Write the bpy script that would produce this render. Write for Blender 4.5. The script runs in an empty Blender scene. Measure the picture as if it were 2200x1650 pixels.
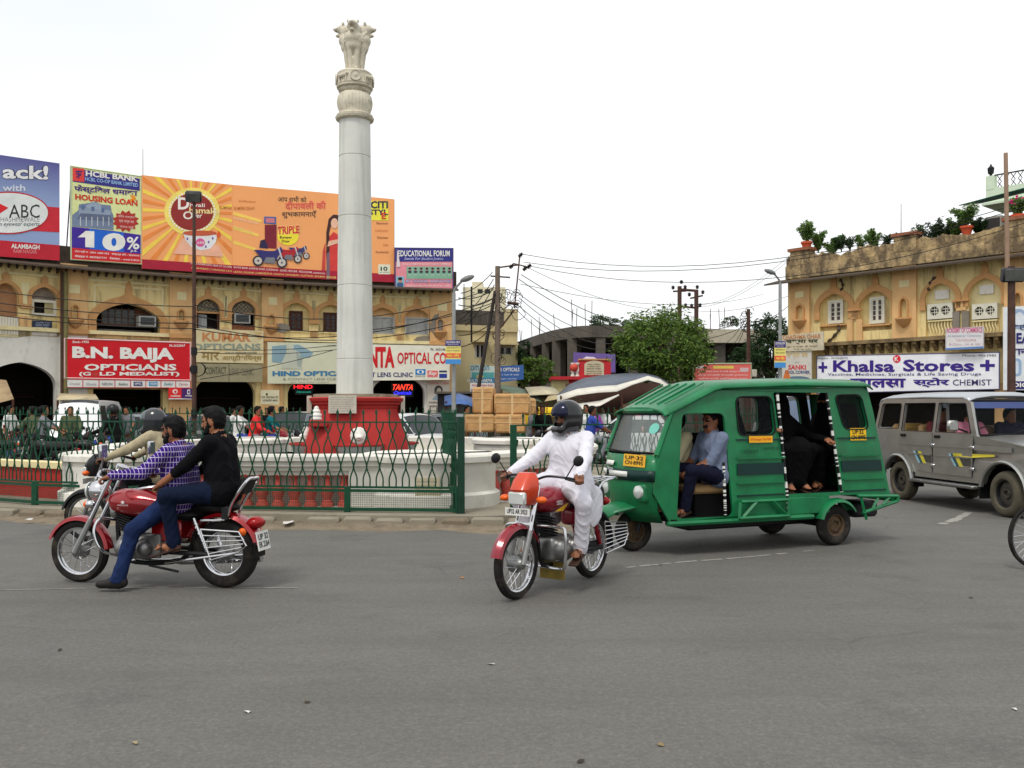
import bpy,bmesh,math,random,re
import numpy as np
from mathutils import Vector,Matrix
from mathutils.geometry import tessellate_polygon
R=math.radians
S=bpy.context.scene
COL=S.collection
FPX,HZ,CXP,CAMH=1990.0,880.0,1100.0,1.62
cam=bpy.data.cameras.new('camera');camo=bpy.data.objects.new('camera',cam);COL.objects.link(camo)
cam.sensor_width=36;cam.lens=36*FPX/2200;cam.shift_y=(HZ-825)/2200
cam.clip_end=2000;cam.clip_start=.05
camo.location=(0,0,CAMH);camo.rotation_euler=(R(90),0,0)
S.camera=camo
SUN_EL,SUN_ROT=58,205
W=bpy.data.worlds.new('World');S.world=W;W.use_nodes=True
wn,wl=W.node_tree.nodes,W.node_tree.links
wn.clear()
sky=wn.new('ShaderNodeTexSky');sky.sky_type='NISHITA';sky.sun_disc=False
sky.sun_elevation=R(SUN_EL);sky.sun_rotation=R(SUN_ROT);sky.dust_density=4;sky.air_density=1;sky.ozone_density=1
hs=wn.new('ShaderNodeHueSaturation');hs.inputs['Saturation'].default_value=.25
mx=wn.new('ShaderNodeMix');mx.data_type='RGBA';mx.inputs[0].default_value=.86
cn=wn.new('ShaderNodeTexNoise');cn.inputs['Scale'].default_value=1.1;cn.inputs['Detail'].default_value=5;cn.inputs['Roughness'].default_value=.45
ctc=wn.new('ShaderNodeTexCoord');cmp_=wn.new('ShaderNodeMapping');cmp_.inputs['Scale'].default_value=(1,1,2.2);wl.new(ctc.outputs['Generated'],cmp_.inputs[0]);wl.new(cmp_.outputs[0],cn.inputs['Vector'])
ccl=wn.new('ShaderNodeMix');ccl.data_type='RGBA';ccl.inputs[6].default_value=(8.9,9.3,9.7,1);ccl.inputs[7].default_value=(10.6,10.75,10.8,1)
cmr=wn.new('ShaderNodeMapRange');cmr.inputs[1].default_value=.36;cmr.inputs[2].default_value=.6;wl.new(cn.outputs[0],cmr.inputs[0]);wl.new(cmr.outputs[0],ccl.inputs[0]);wl.new(ccl.outputs[2],mx.inputs[7])
bg=wn.new('ShaderNodeBackground');bg.inputs[1].default_value=.1
wo=wn.new('ShaderNodeOutputWorld')
wl.new(sky.outputs[0],hs.inputs['Color']);wl.new(hs.outputs[0],mx.inputs[6]);wl.new(mx.outputs[2],bg.inputs[0]);wl.new(bg.outputs[0],wo.inputs[0])
sl=bpy.data.lights.new('sun','SUN');sl.energy=1.5;sl.angle=R(14);sl.color=(1,.96,.9)
so=bpy.data.objects.new('sun',sl);COL.objects.link(so)
az=R(SUN_ROT);el=R(SUN_EL)
sd=Vector((math.sin(az)*math.cos(el),math.cos(az)*math.cos(el),math.sin(el)))
so.rotation_euler=sd.to_track_quat('Z','Y').to_euler()
S.view_settings.view_transform='Standard';S.view_settings.look='None';S.view_settings.gamma=1
S.view_settings.exposure=0.2;S.view_settings.use_curve_mapping=False
S.render.engine='CYCLES'
try:
 S.cycles.use_denoising=True;S.cycles.max_bounces=6;S.cycles.transparent_max_bounces=12
 S.cycles.caustics_reflective=False;S.cycles.caustics_refractive=False
except Exception:pass
def PX(x,y,Y):return Vector(((x-CXP)/FPX*Y,Y,CAMH-(y-HZ)/FPX*Y))
def GR(x,y,z=0.0):
 Y=(CAMH-z)*FPX/(y-HZ)
 return Vector(((x-CXP)/FPX*Y,Y,z))
class Wall:
 """vertical plane through plan points a (left) and b (right); d = metres out towards the viewer side"""
 def __init__(s,a,b):
  s.a=Vector((a[0],a[1],0));s.b=Vector((b[0],b[1],0));s.t=(s.b-s.a).normalized();s.L=(s.b-s.a).length
  s.n=Vector((s.t.y,-s.t.x,0))
 def uv(s,x,y,d=0.0):
  o=s.a+s.n*d;r=Vector(((x-CXP)/FPX,1,0))
  Y=o.dot(s.n)/r.dot(s.n)
  p=PX(x,y,Y)
  return((p-s.a).dot(s.t),p.z)
 def pt(s,u,z,d=0.0):return s.a+s.t*u+s.n*d+Vector((0,0,z))
 def mat(s,u=0,z=0,d=0):
  p=s.pt(u,z,d)
  return Matrix(((s.t.x,s.n.x,0,p.x),(s.t.y,s.n.y,0,p.y),(0,0,1,p.z),(0,0,0,1)))
def lin(c):
 def f(v):
  v/=255.0
  return v/12.92 if v<=.04045 else((v+.055)/1.055)**2.4
 return tuple(f(k) for k in c)+(1,)
MATS={}
def mat(name,col,rough=.65,metal=0.,var=.14,sc=3.,grime=0.,gcol=(52,46,38),gsc=(1,1,1),gs=1.2,bump=0.,bsc=30.,coat=0.,trans=0.,emit=0.,alpha=1.,spec=.32,edge=.18):
 if name in MATS:return MATS[name]
 m=bpy.data.materials.new(name);MATS[name]=m;m.use_nodes=True
 n,l=m.node_tree.nodes,m.node_tree.links
 b=n['Principled BSDF'];c=lin(col)
 b.inputs['Roughness'].default_value=rough;b.inputs['Metallic'].default_value=metal
 b.inputs['Specular IOR Level'].default_value=spec
 if coat:b.inputs['Coat Weight'].default_value=coat;b.inputs['Coat Roughness'].default_value=.08
 if trans:b.inputs['Transmission Weight'].default_value=trans
 if alpha<1:b.inputs['Alpha'].default_value=alpha
 if emit:
  b.inputs['Emission Color'].default_value=c;b.inputs['Emission Strength'].default_value=emit
 tc=n.new('ShaderNodeTexCoord')
 b.inputs['Base Color'].default_value=c
 last=None
 if var:
  nz=n.new('ShaderNodeTexNoise');nz.inputs['Scale'].default_value=sc;nz.inputs['Detail'].default_value=6;nz.inputs['Roughness'].default_value=.6
  l.new(tc.outputs['Object'],nz.inputs['Vector'])
  rp=n.new('ShaderNodeMapRange');rp.inputs[1].default_value=.3;rp.inputs[2].default_value=.7
  l.new(nz.outputs[0],rp.inputs[0])
  mxn=n.new('ShaderNodeMix');mxn.data_type='RGBA'
  mxn.inputs[6].default_value=tuple(k*(1-var) for k in c[:3])+(1,)
  mxn.inputs[7].default_value=tuple(min(1,k*(1+var)) for k in c[:3])+(1,)
  l.new(rp.outputs[0],mxn.inputs[0]);last=mxn.outputs[2]
  rr=n.new('ShaderNodeMapRange');rr.inputs[3].default_value=max(0,rough-.08);rr.inputs[4].default_value=min(1,rough+.1)
  l.new(nz.outputs[0],rr.inputs[0]);l.new(rr.outputs[0],b.inputs['Roughness'])
 if grime:
  mp=n.new('ShaderNodeMapping');mp.inputs['Scale'].default_value=gsc
  l.new(tc.outputs['Object'],mp.inputs[0])
  g=n.new('ShaderNodeTexNoise');g.inputs['Scale'].default_value=gs;g.inputs['Detail'].default_value=9;g.inputs['Roughness'].default_value=.68
  l.new(mp.outputs[0],g.inputs['Vector'])
  gr=n.new('ShaderNodeMapRange');gr.inputs[1].default_value=.62-.25*min(grime,1);gr.inputs[2].default_value=gr.inputs[1].default_value+edge
  gr.inputs[4].default_value=min(.9,.45+grime*.4)
  l.new(g.outputs[0],gr.inputs[0])
  mg=n.new('ShaderNodeMix');mg.data_type='RGBA';mg.inputs[7].default_value=lin(gcol)
  if last:l.new(last,mg.inputs[6])
  else:mg.inputs[6].default_value=c
  l.new(gr.outputs[0],mg.inputs[0]);last=mg.outputs[2]
 if last:l.new(last,b.inputs['Base Color'])
 if bump:
  bn=n.new('ShaderNodeTexNoise');bn.inputs['Scale'].default_value=bsc;bn.inputs['Detail'].default_value=5
  l.new(tc.outputs['Object'],bn.inputs['Vector'])
  bu=n.new('ShaderNodeBump');bu.inputs['Strength'].default_value=bump;bu.inputs['Distance'].default_value=.6/bsc
  l.new(bn.outputs[0],bu.inputs['Height']);l.new(bu.outputs[0],b.inputs['Normal'])
 return m
def flat(col,rough=.55,var=.05):
 return mat('print_%d_%d_%d_%d'%(*col,int(rough*100)),col,rough,var=max(var,.07),sc=1.1,grime=.1,gcol=tuple(int(k*.72+12) for k in col),gsc=(1,1,.22),gs=2.6,edge=.3,bump=.12,bsc=2.2)
def V(*a):return Vector(a)
def frame(d):
 d=Vector(d).normalized()
 up=Vector((0,0,1)) if abs(d.z)<.93 else Vector((1,0,0))
 a=d.cross(up).normalized();b=a.cross(d)
 return a,b
class MB:
 def __init__(s,M=None):s.v=[];s.f=[];s.m=[];s.M=M;s.k=0
 def add(s,vs,fs,k=None):
  o=len(s.v);k=s.k if k is None else k
  if s.M is not None:vs=[s.M@Vector(q) for q in vs]
  s.v+=[tuple(q) for q in vs];s.f+=[tuple(i+o for i in f) for f in fs];s.m+=[k]*len(fs)
  return s
 def box(s,c,e,b=0.,rot=None,k=None):
  hx,hy,hz=e[0]/2,e[1]/2,e[2]/2
  c=Vector(c)
  if b<=0:
   vs=[V(x,y,z) for x in(-hx,hx) for y in(-hy,hy) for z in(-hz,hz)]
   fs=[(0,1,3,2),(4,6,7,5),(0,4,5,1),(2,3,7,6),(0,2,6,4),(1,5,7,3)]
  else:
   b=min(b,hx*.95,hy*.95,hz*.95);vs=[];ix={}
   for sx in(-1,1):
    for sy in(-1,1):
     for sz in(-1,1):
      ix[sx,sy,sz]=len(vs)
      vs+=[V(sx*hx,sy*(hy-b),sz*(hz-b)),V(sx*(hx-b),sy*hy,sz*(hz-b)),V(sx*(hx-b),sy*(hy-b),sz*hz)]
   fs=[]
   def face(l,flip):fs.append(tuple(l[::-1] if flip else l))
   for q in(-1,1):
    face([ix[q,-1,-1],ix[q,1,-1],ix[q,1,1],ix[q,-1,1]],q<0)
    face([ix[-1,q,-1]+1,ix[-1,q,1]+1,ix[1,q,1]+1,ix[1,q,-1]+1],q<0)
    face([ix[-1,-1,q]+2,ix[1,-1,q]+2,ix[1,1,q]+2,ix[-1,1,q]+2],q<0)
    for w in(-1,1):
     face([ix[q,w,-1],ix[q,w,1],ix[q,w,1]+1,ix[q,w,-1]+1][::-1],q*w>0)
     face([ix[q,-1,w],ix[q,1,w],ix[q,1,w]+2,ix[q,-1,w]+2],q*w>0)
     face([ix[-1,q,w]+1,ix[1,q,w]+1,ix[1,q,w]+2,ix[-1,q,w]+2][::-1],q*w>0)
     for t in(-1,1):
      i=ix[q,w,t];face([i,i+1,i+2],q*w*t<0)
  if rot is not None:vs=[rot@q for q in vs]
  return s.add([c+q for q in vs],fs,k)
 def cyl(s,a,b,r0,r1=None,n=10,caps=True,k=None,squash=None):
  r1=r0 if r1 is None else r1
  return s.tube([a,b],[r0,r1],n,k=k,caps=caps)
 def tube(s,pts,r,n=8,k=None,caps=True,closed=False,flat=1.):
  pts=[Vector(p) for p in pts];N=len(pts)
  rs=r if isinstance(r,(list,tuple)) else[r]*N
  vs=[];fs=[];pa=None
  for i,p in enumerate(pts):
   if closed:d=pts[(i+1)%N]-pts[i-1]
   elif i==0:d=pts[1]-p
   elif i==N-1:d=p-pts[i-1]
   else:d=(pts[i+1]-p).normalized()+(p-pts[i-1]).normalized()
   if d.length<1e-9:d=V(0,0,1)
   d.normalize()
   if pa is None:a,b=frame(d)
   else:
    a=pa-d*pa.dot(d)
    if a.length<1e-6:a,b=frame(d)
    a.normalize();b=a.cross(d)
   pa=a
   for j in range(n):
    t=2*math.pi*j/n
    vs.append(p+a*math.cos(t)*rs[i]+b*math.sin(t)*rs[i]*flat)
  for i in range(N if closed else N-1):
   o,q=i*n,((i+1)%N)*n
   for j in range(n):
    fs.append((o+j,q+j,q+(j+1)%n,o+(j+1)%n))
  if caps and not closed:
   fs.append(tuple(range(n)));fs.append(tuple(range((N-1)*n,N*n))[::-1])
  return s.add(vs,fs,k)
 def lathe(s,prof,n=20,c=(0,0,0),ax=(0,0,1),k=None,a0=0.,a1=2*math.pi):
  c=Vector(c);d=Vector(ax).normalized();a,b=frame(d)
  full=abs(a1-a0-2*math.pi)<1e-6;N=n if full else n+1
  vs=[];fs=[]
  for(r,z) in prof:
   for j in range(N):
    t=a0+(a1-a0)*j/n
    vs.append(c+d*z+(a*math.cos(t)+b*math.sin(t))*r)
  for i in range(len(prof)-1):
   for j in range(n):
    j2=(j+1)%N
    fs.append((i*N+j,(i+1)*N+j,(i+1)*N+j2,i*N+j2))
  if full and prof[0]!=prof[-1]:
   if prof[0][0]>1e-5:fs.append(tuple(range(N)))
   if prof[-1][0]>1e-5:fs.append(tuple(range((len(prof)-1)*N,len(prof)*N))[::-1])
  return s.add(vs,fs,k)
 def ell(s,c,r,n=12,m=8,k=None,rot=None):
  c=Vector(c);vs=[];fs=[]
  for i in range(m+1):
   t=math.pi*i/m
   for j in range(n):
    p=2*math.pi*j/n
    q=V(r[0]*math.sin(t)*math.cos(p),r[1]*math.sin(t)*math.sin(p),r[2]*math.cos(t))
    vs.append(c+(rot@q if rot is not None else q))
  for i in range(m):
   for j in range(n):
    fs.append((i*n+j,(i+1)*n+j,(i+1)*n+(j+1)%n,i*n+(j+1)%n))
  return s.add(vs,fs,k)
 def loft(s,rings,k=None,caps=True,closed=True):
  n=len(rings[0]);vs=[Vector(p) for r in rings for p in r];fs=[]
  for i in range(len(rings)-1):
   for j in range(n if closed else n-1):
    fs.append((i*n+j,(i+1)*n+j,(i+1)*n+(j+1)%n,i*n+(j+1)%n))
  if caps and closed:
   fs.append(tuple(range(n)));fs.append(tuple(range((len(rings)-1)*n,len(rings)*n))[::-1])
  return s.add(vs,fs,k)
 def prism(s,outer,holes,d0,d1,fn,k=None):
  """2D outline with holes, thick from d0 to d1; fn(u, v, d) -> point"""
  loops=[outer]+list(holes)
  flatp=[p for lp in loops for p in lp];n=len(flatp)
  tris=tessellate_polygon([[V(p[0],p[1],0) for p in lp] for lp in loops])
  vs=[fn(p[0],p[1],d1) for p in flatp]+[fn(p[0],p[1],d0) for p in flatp]
  fs=[]
  for t in tris:
   a,b,c=(flatp[i] for i in t)
   ccw=(b[0]-a[0])*(c[1]-a[1])-(b[1]-a[1])*(c[0]-a[0])>0
   t=tuple(t) if ccw else tuple(t[::-1])
   fs.append(t);fs.append(tuple(i+n for i in t[::-1]))
  o=0
  for li,lp in enumerate(loops):
   m=len(lp);ar=sum(lp[i][0]*lp[(i+1)%m][1]-lp[(i+1)%m][0]*lp[i][1] for i in range(m))
   fl=(ar>0)!=(li>0)
   for i in range(m):
    q=(o+i,o+(i+1)%m,o+(i+1)%m+n,o+i+n)
    fs.append(q[::-1] if fl else q)
   o+=m
  return s.add(vs,fs,k)
 def mesh(s,name,mats,angle=38,smooth=True):
  me=bpy.data.meshes.new(name);me.from_pydata(s.v,[],s.f)
  mats=mats if isinstance(mats,(list,tuple)) else[mats]
  for q in mats:me.materials.append(q)
  if len(mats)>1:me.polygons.foreach_set('material_index',s.m)
  bm=bmesh.new();bm.from_mesh(me);bmesh.ops.recalc_face_normals(bm,faces=bm.faces);bm.to_mesh(me);bm.free()
  if smooth:
   me.polygons.foreach_set('use_smooth',[True]*len(me.polygons));me.set_sharp_from_angle(angle=R(angle))
  me.update();return me
 def build(s,name,mats,parent=None,angle=38,smooth=True,M=None,**tags):
  return obj(name,s.mesh(name,mats,angle,smooth),parent,M,**tags)
def obj(name,me,parent=None,M=None,label=None,cat=None,group=None,kind=None):
 o=bpy.data.objects.new(name,me);COL.objects.link(o)
 if parent is not None:o.parent=parent
 if M is not None:o.matrix_local=M
 tag(o,label,cat,group,kind);return o
def tag(o,label=None,cat=None,group=None,kind=None):
 if label:o['label']=label
 if cat:o['category']=cat
 if group:o['group']=group
 if kind:o['kind']=kind
 return o
def empty(name,label=None,cat=None,group=None,loc=(0,0,0),rz=0.,kind=None):
 o=bpy.data.objects.new(name,None);COL.objects.link(o);o.location=loc;o.rotation_euler=(0,0,rz);o.empty_display_size=.1
 return tag(o,label,cat,group,kind)
def copy_tree(o,parent=None):
 c=o.copy();COL.objects.link(c);c.parent=parent
 for ch in list(o.children):copy_tree(ch,c)
 return c
def swap_mat(root,swaps):
 """give a copied thing its own paint: meshes that use a listed material are duplicated once per thing"""
 st=[root]
 while st:
  o=st.pop();st+=list(o.children)
  if o.type=='MESH' and any(q and q.name in swaps for q in o.data.materials):
   o.data=o.data.copy()
   for i,q in enumerate(o.data.materials):
    if q and q.name in swaps:o.data.materials[i]=swaps[q.name]
def bez(pts,n=8):
 """smooth curve through points (Catmull-Rom)"""
 P=[Vector(p) for p in pts];out=[]
 for i in range(len(P)-1):
  p0=P[i-1] if i else P[0]*2-P[1];p1,p2=P[i],P[i+1];p3=P[i+2] if i+2<len(P) else P[-1]*2-P[-2]
  for j in range(n):
   t=j/n
   out.append(.5*((2*p1)+(p2-p0)*t+(2*p0-5*p1+4*p2-p3)*t*t+(3*p1-p0-3*p2+p3)*t**3))
 out.append(P[-1]);return out
def b2(pts,n=8):return[(p.x,p.y) for p in bez([(a,b,0) for a,b in pts],n)]
def rrect(u0,v0,u1,v1,r,n=4):
 out=[]
 for cx,cy,a in((u1-r,v0+r,-90),(u1-r,v1-r,0),(u0+r,v1-r,90),(u0+r,v0+r,180)):
  for i in range(n+1):
   t=R(a+90*i/n);out.append((cx+r*math.cos(t),cy+r*math.sin(t)))
 return out
def rquad(P4,r,n=4):
 """rounded quadrilateral from 4 corners (ccw)"""
 out=[]
 for i in range(4):
  p,a,b=Vector(P4[i]),Vector(P4[i-1]),Vector(P4[(i+1)%4])
  s0=p+(a-p).normalized()*r;s1=p+(b-p).normalized()*r
  for j in range(n+1):
   t=j/n;q=s0*(1-t)**2+p*2*t*(1-t)+s1*t*t
   out.append((q.x,q.y))
 return out
TXT={}
def text_geo(body,bold=.0,shear=0.,sp=1.):
 key=(body,bold,shear,sp)
 if key not in TXT:
  c=bpy.data.curves.new('t','FONT');c.body=body;c.offset=bold;c.shear=shear;c.resolution_u=4 if len(body)<3 else 2;c.space_character=sp
  o=bpy.data.objects.new('t',c);m=o.to_mesh()
  vs=[(v.co.x,v.co.y) for v in m.vertices];fs=[tuple(p.vertices) for p in m.polygons]
  o.to_mesh_clear();bpy.data.objects.remove(o);bpy.data.curves.remove(c)
  xs=[v[0] for v in vs];ys=[v[1] for v in vs]
  TXT[key]=(vs,fs,min(xs),max(xs),min(ys),max(ys))
 return TXT[key]
class Sheet:
 """a flat board surveyed in photo pixels: corners (xl, ytop, ybot) and (xr, ytop, ybot) on given world points"""
 def __init__(s,xl,ytl,ybl,xr,ytr,ybr,TL,BL,TR,BR,out):
  s.q=(xl,ytl,ybl,xr,ytr,ybr);s.TL,s.BL,s.TR,s.BR,s.n=TL,BL,TR,BR,Vector(out).normalized()
 def uv(s,x,y):
  xl,ytl,ybl,xr,ytr,ybr=s.q
  u=(x-xl)/(xr-xl);yt=ytl+(ytr-ytl)*u;yb=ybl+(ybr-ybl)*u
  return u,(yb-y)/(yb-yt)
 def pt(s,u,v,d):return(s.BL.lerp(s.BR,u)).lerp(s.TL.lerp(s.TR,u),v)+s.n*d
 def px(s,x,y,d=.01):return s.pt(*s.uv(x,y),d)
def lettering(sh,parent,body,x0,y0,x1,y1,col,bold=.02,shear=0.,d=.012,name='lettering',slant=0.,material=None,sp=1.,outline=None):
 """fit a line of text to the photo box (x0,y0)-(x1,y1) on sheet sh"""
 vs,fs,ax,bx,ay,by=text_geo(body,bold,shear,sp)
 mb=MB();W_,H_=max(bx-ax,1e-6),max(by-ay,1e-6)
 P=[]
 for x,y in vs:
  a=(x-ax)/W_;b=(y-ay)/H_
  P.append(sh.px(x0+(x1-x0)*a,y1+(y0-y1)*b+slant*a,d))
 mb.add(P,fs)
 if outline:
  lettering(sh,parent,body,x0-1,y0-1,x1+1,y1+1,outline,bold+.035,shear,d-.004,'letter_outline',slant)
 return mb.build(name,material or flat(col),parent,smooth=False)
def patch(sh,parent,pts,col,d=.008,name='printed_panel',material=None,th=.004):
 mb=MB();uv=[sh.uv(*p) for p in pts]
 mb.prism(uv,[],d-th,d,lambda u,v,q:sh.pt(u,v,q))
 return mb.build(name,material or flat(col),parent,smooth=False)
def rect(sh,parent,x0,y0,x1,y1,col,d=.008,name='printed_panel',dy=0.,material=None):
 return patch(sh,parent,[(x0,y1),(x1,y1+dy),(x1,y0+dy),(x0,y0)],col,d,name,material)
def oval(cx,cy,rx,ry,n=28,a0=0):return[(cx+rx*math.cos(2*math.pi*i/n+a0),cy+ry*math.sin(2*math.pi*i/n+a0)) for i in range(n)]
class SDF:
 def __init__(s):s.p=[];s.folds={}
 def _a(s,fn,lo,hi,k,m,bias,op):s.p.append((fn,np.array(lo,float),np.array(hi,float),k,m,bias,op));return s
 def cap(s,a,b,ra,rb=None,k=.02,m=0,bias=0.,op='u'):
  a=np.array(a,float);b=np.array(b,float);rb=ra if rb is None else rb
  ab=b-a;L=max(float(ab@ab),1e-9);r=max(ra,rb)
  def f(X):
   q=X-a;t=np.clip((q@ab)/L,0,1)
   return np.linalg.norm(q-t[...,None]*ab,axis=-1)-(ra+(rb-ra)*t)
  return s._a(f,np.minimum(a,b)-r,np.maximum(a,b)+r,k,m,bias,op)
 def ell(s,c,r,ax=None,k=.02,m=0,bias=0.,plane=None,op='u'):
  """ax: 3 unit vectors for the radii; plane (point, normal) keeps the side opposite to the normal"""
  c=np.array(c,float);r=np.array(r,float);A=np.eye(3) if ax is None else np.array([list(q) for q in ax],float)
  if plane is not None:pp=np.array(plane[0],float);pn=np.array(plane[1],float);pn/=np.linalg.norm(pn)
  def f(X):
   q=(X-c)@A.T;k0=np.linalg.norm(q/r,axis=-1);k1=np.linalg.norm(q/(r*r),axis=-1)
   d=k0*(k0-1)/np.maximum(k1,1e-6)
   if plane is not None:d=np.maximum(d,(X-pp)@pn)
   return d
  R_=r.max()
  return s._a(f,c-R_,c+R_,k,m,bias,op)
 def box(s,c,e,rad=.01,ax=None,k=.01,m=0,bias=0.,op='u'):
  c=np.array(c,float);h=np.array(e,float)/2-rad;A=np.eye(3) if ax is None else np.array([list(q) for q in ax],float)
  def f(X):
   q=np.abs((X-c)@A.T)-h
   return np.linalg.norm(np.maximum(q,0),axis=-1)+np.minimum(q.max(-1),0)-rad
  R_=np.linalg.norm(np.array(e)/2)
  return s._a(f,c-R_,c+R_,k,m,bias,op)
 def mesh(s,name,mats,res,parent=None,M=None,smooth_iter=0,**tags):
  lo=np.min([p[1] for p in s.p if p[6]=='u'],0)-res*3;hi=np.max([p[2] for p in s.p if p[6]=='u'],0)+res*3
  n=np.ceil((hi-lo)/res).astype(int)+1
  ax=[lo[i]+np.arange(n[i])*res for i in range(3)]
  D=np.full(n,1.0,np.float32);B=np.full(n,1.0,np.float32);Mi=np.zeros(n,np.int8)
  for fn,a,b,k,m,bias,op in s.p:
   g=max(k,.001)+res*2.5
   i0=np.maximum(np.floor((a-g-lo)/res).astype(int),0);i1=np.minimum(np.ceil((b+g-lo)/res).astype(int)+1,n)
   if(i1<=i0).any():continue
   sl_=tuple(slice(i0[i],i1[i]) for i in range(3))
   X=np.stack(np.meshgrid(*[ax[i][sl_[i]] for i in range(3)],indexing='ij'),-1)
   d=fn(X).astype(np.float32);o=D[sl_]
   if op=='s':
    D[sl_]=np.maximum(o,-d);continue
   if op=='p':
    w=d<0;Mi[sl_][w]=m;continue
   h=np.maximum(k-np.abs(o-d),0)/max(k,1e-6)
   D[sl_]=np.minimum(o,d)-h*h*k*.25
   w=(d-bias)<B[sl_];B[sl_][w]=(d-bias)[w];Mi[sl_][w]=m
  if s.folds:
   X=np.stack(np.meshgrid(*ax,indexing='ij'),-1)
   near=np.abs(D)<res*4
   P=X[near];q=Mi[near];amp=np.zeros(len(P),np.float32);fr=np.ones(len(P),np.float32)
   for m,(a_,f_) in s.folds.items():amp[q==m]=a_;fr[q==m]=f_
   a1=P[:,2]*21*fr+P[:,0]*9+1.9*np.sin(P[:,0]*13+P[:,1]*17)+1.3*np.sin(P[:,1]*11+P[:,2]*5)
   a2=P[:,0]*24*fr-P[:,2]*13+2.1*np.sin(P[:,2]*15+P[:,1]*9);a3=P[:,1]*30+P[:,2]*16+2.*np.sin(P[:,0]*19)
   w=.5-1.6*(1-np.abs(np.sin(a1)))**3-1.2*(1-np.abs(np.sin(a2)))**4-.8*(1-np.abs(np.sin(a3)))**4
   D[near]+=amp*w;w=0
   D[near]+=amp*w
  sg=D<0
  c=[sg[i:n[0]-1+i,j:n[1]-1+j,k:n[2]-1+k] for i in(0,1) for j in(0,1) for k in(0,1)]
  cnt=sum(q.astype(np.int8) for q in c)
  act=np.argwhere((cnt>0)&(cnt<8));idx=np.full(n-1,-1,np.int64);idx[tuple(act.T)]=np.arange(len(act))
  acc=np.zeros((len(act),3));num=np.zeros(len(act))
  cor=[(i,j,k) for i in(0,1) for j in(0,1) for k in(0,1)]
  val=[D[tuple((act+np.array(q)).T)] for q in cor]
  for a in range(8):
   for b in range(a+1,8):
    df=np.abs(np.array(cor[a])-np.array(cor[b]))
    if df.sum()!=1:continue
    va,vb=val[a],val[b];w=(va<0)!=(vb<0)
    t=np.where(w,va/np.where(w,va-vb,1),0)
    p=np.array(cor[a])+t[:,None]*(np.array(cor[b])-np.array(cor[a]))
    acc+=np.where(w[:,None],p,0);num+=w
  pos=lo+(act+acc/np.maximum(num,1)[:,None])*res
  quads=[]
  for axi in range(3):
   a,b=(axi+1)%3,(axi+2)%3
   s0=[slice(None)]*3;s1=[slice(None)]*3
   s0[axi]=slice(0,-1);s1[axi]=slice(1,None)
   x0,x1=sg[tuple(s0)],sg[tuple(s1)]
   for inside_first in(True,False):
    E_=np.argwhere((x0&~x1) if inside_first else(~x0&x1))
    E_=E_[(E_[:,a]>0)&(E_[:,b]>0)&(E_[:,a]<n[a]-1)&(E_[:,b]<n[b]-1)]
    if not len(E_):continue
    def cell(da,db):
     q=E_.copy();q[:,a]-=da;q[:,b]-=db;return idx[tuple(q.T)]
    f=np.stack([cell(1,1),cell(0,1),cell(0,0),cell(1,0)],1)
    quads.append(f if inside_first else f[:,::-1])
  Q=np.concatenate(quads)
  for _ in range(smooth_iter):
   sm=pos.copy();ct=np.ones(len(pos))
   for i in range(4):
    np.add.at(sm,Q[:,i],pos[Q[:,(i+1)%4]]);np.add.at(ct,Q[:,i],1)
   pos=sm/ct[:,None]
  gi=np.clip(np.round((pos-lo)/res).astype(int),0,n-1);vm=Mi[tuple(gi.T)]
  me=bpy.data.meshes.new(name)
  me.vertices.add(len(pos));me.vertices.foreach_set('co',pos.astype(np.float32).ravel())
  me.loops.add(len(Q)*4);me.loops.foreach_set('vertex_index',Q.ravel().astype(np.int32))
  me.polygons.add(len(Q));me.polygons.foreach_set('loop_start',np.arange(len(Q),dtype=np.int32)*4)
  for q in mats:me.materials.append(q)
  me.polygons.foreach_set('material_index',np.sort(vm[Q],1)[:,2].astype(np.int32) if False else vm[Q[:,0]].astype(np.int32))
  me.polygons.foreach_set('use_smooth',np.ones(len(Q),bool))
  me.update(calc_edges=True);me.validate()
  return obj(name,me,parent,M,**tags)
SKIN={}
def skin(tone):
 c={'a':(150,98,68),'b':(128,80,54),'c':(104,64,42)}[tone]
 return mat('skin_'+tone,c,.5,var=.1,sc=14,bump=.08,bsc=90)
M_HAIR=mat('black_hair',(9,8,8),.6,var=.3,sc=40,bump=.6,bsc=120,spec=.15)
M_EYE=mat('dark_eye',(16,12,11),.2,var=0)
M_LIP=mat('lips',(112,62,52),.5,var=.05)
def cloth(name,col,rough=.85,var=.1):return mat('cloth_'+name,col,rough,var=var,sc=12,bump=.2,bsc=60,spec=.1)
def nrm(v):v=np.array(v,float);return v/np.linalg.norm(v)
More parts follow.
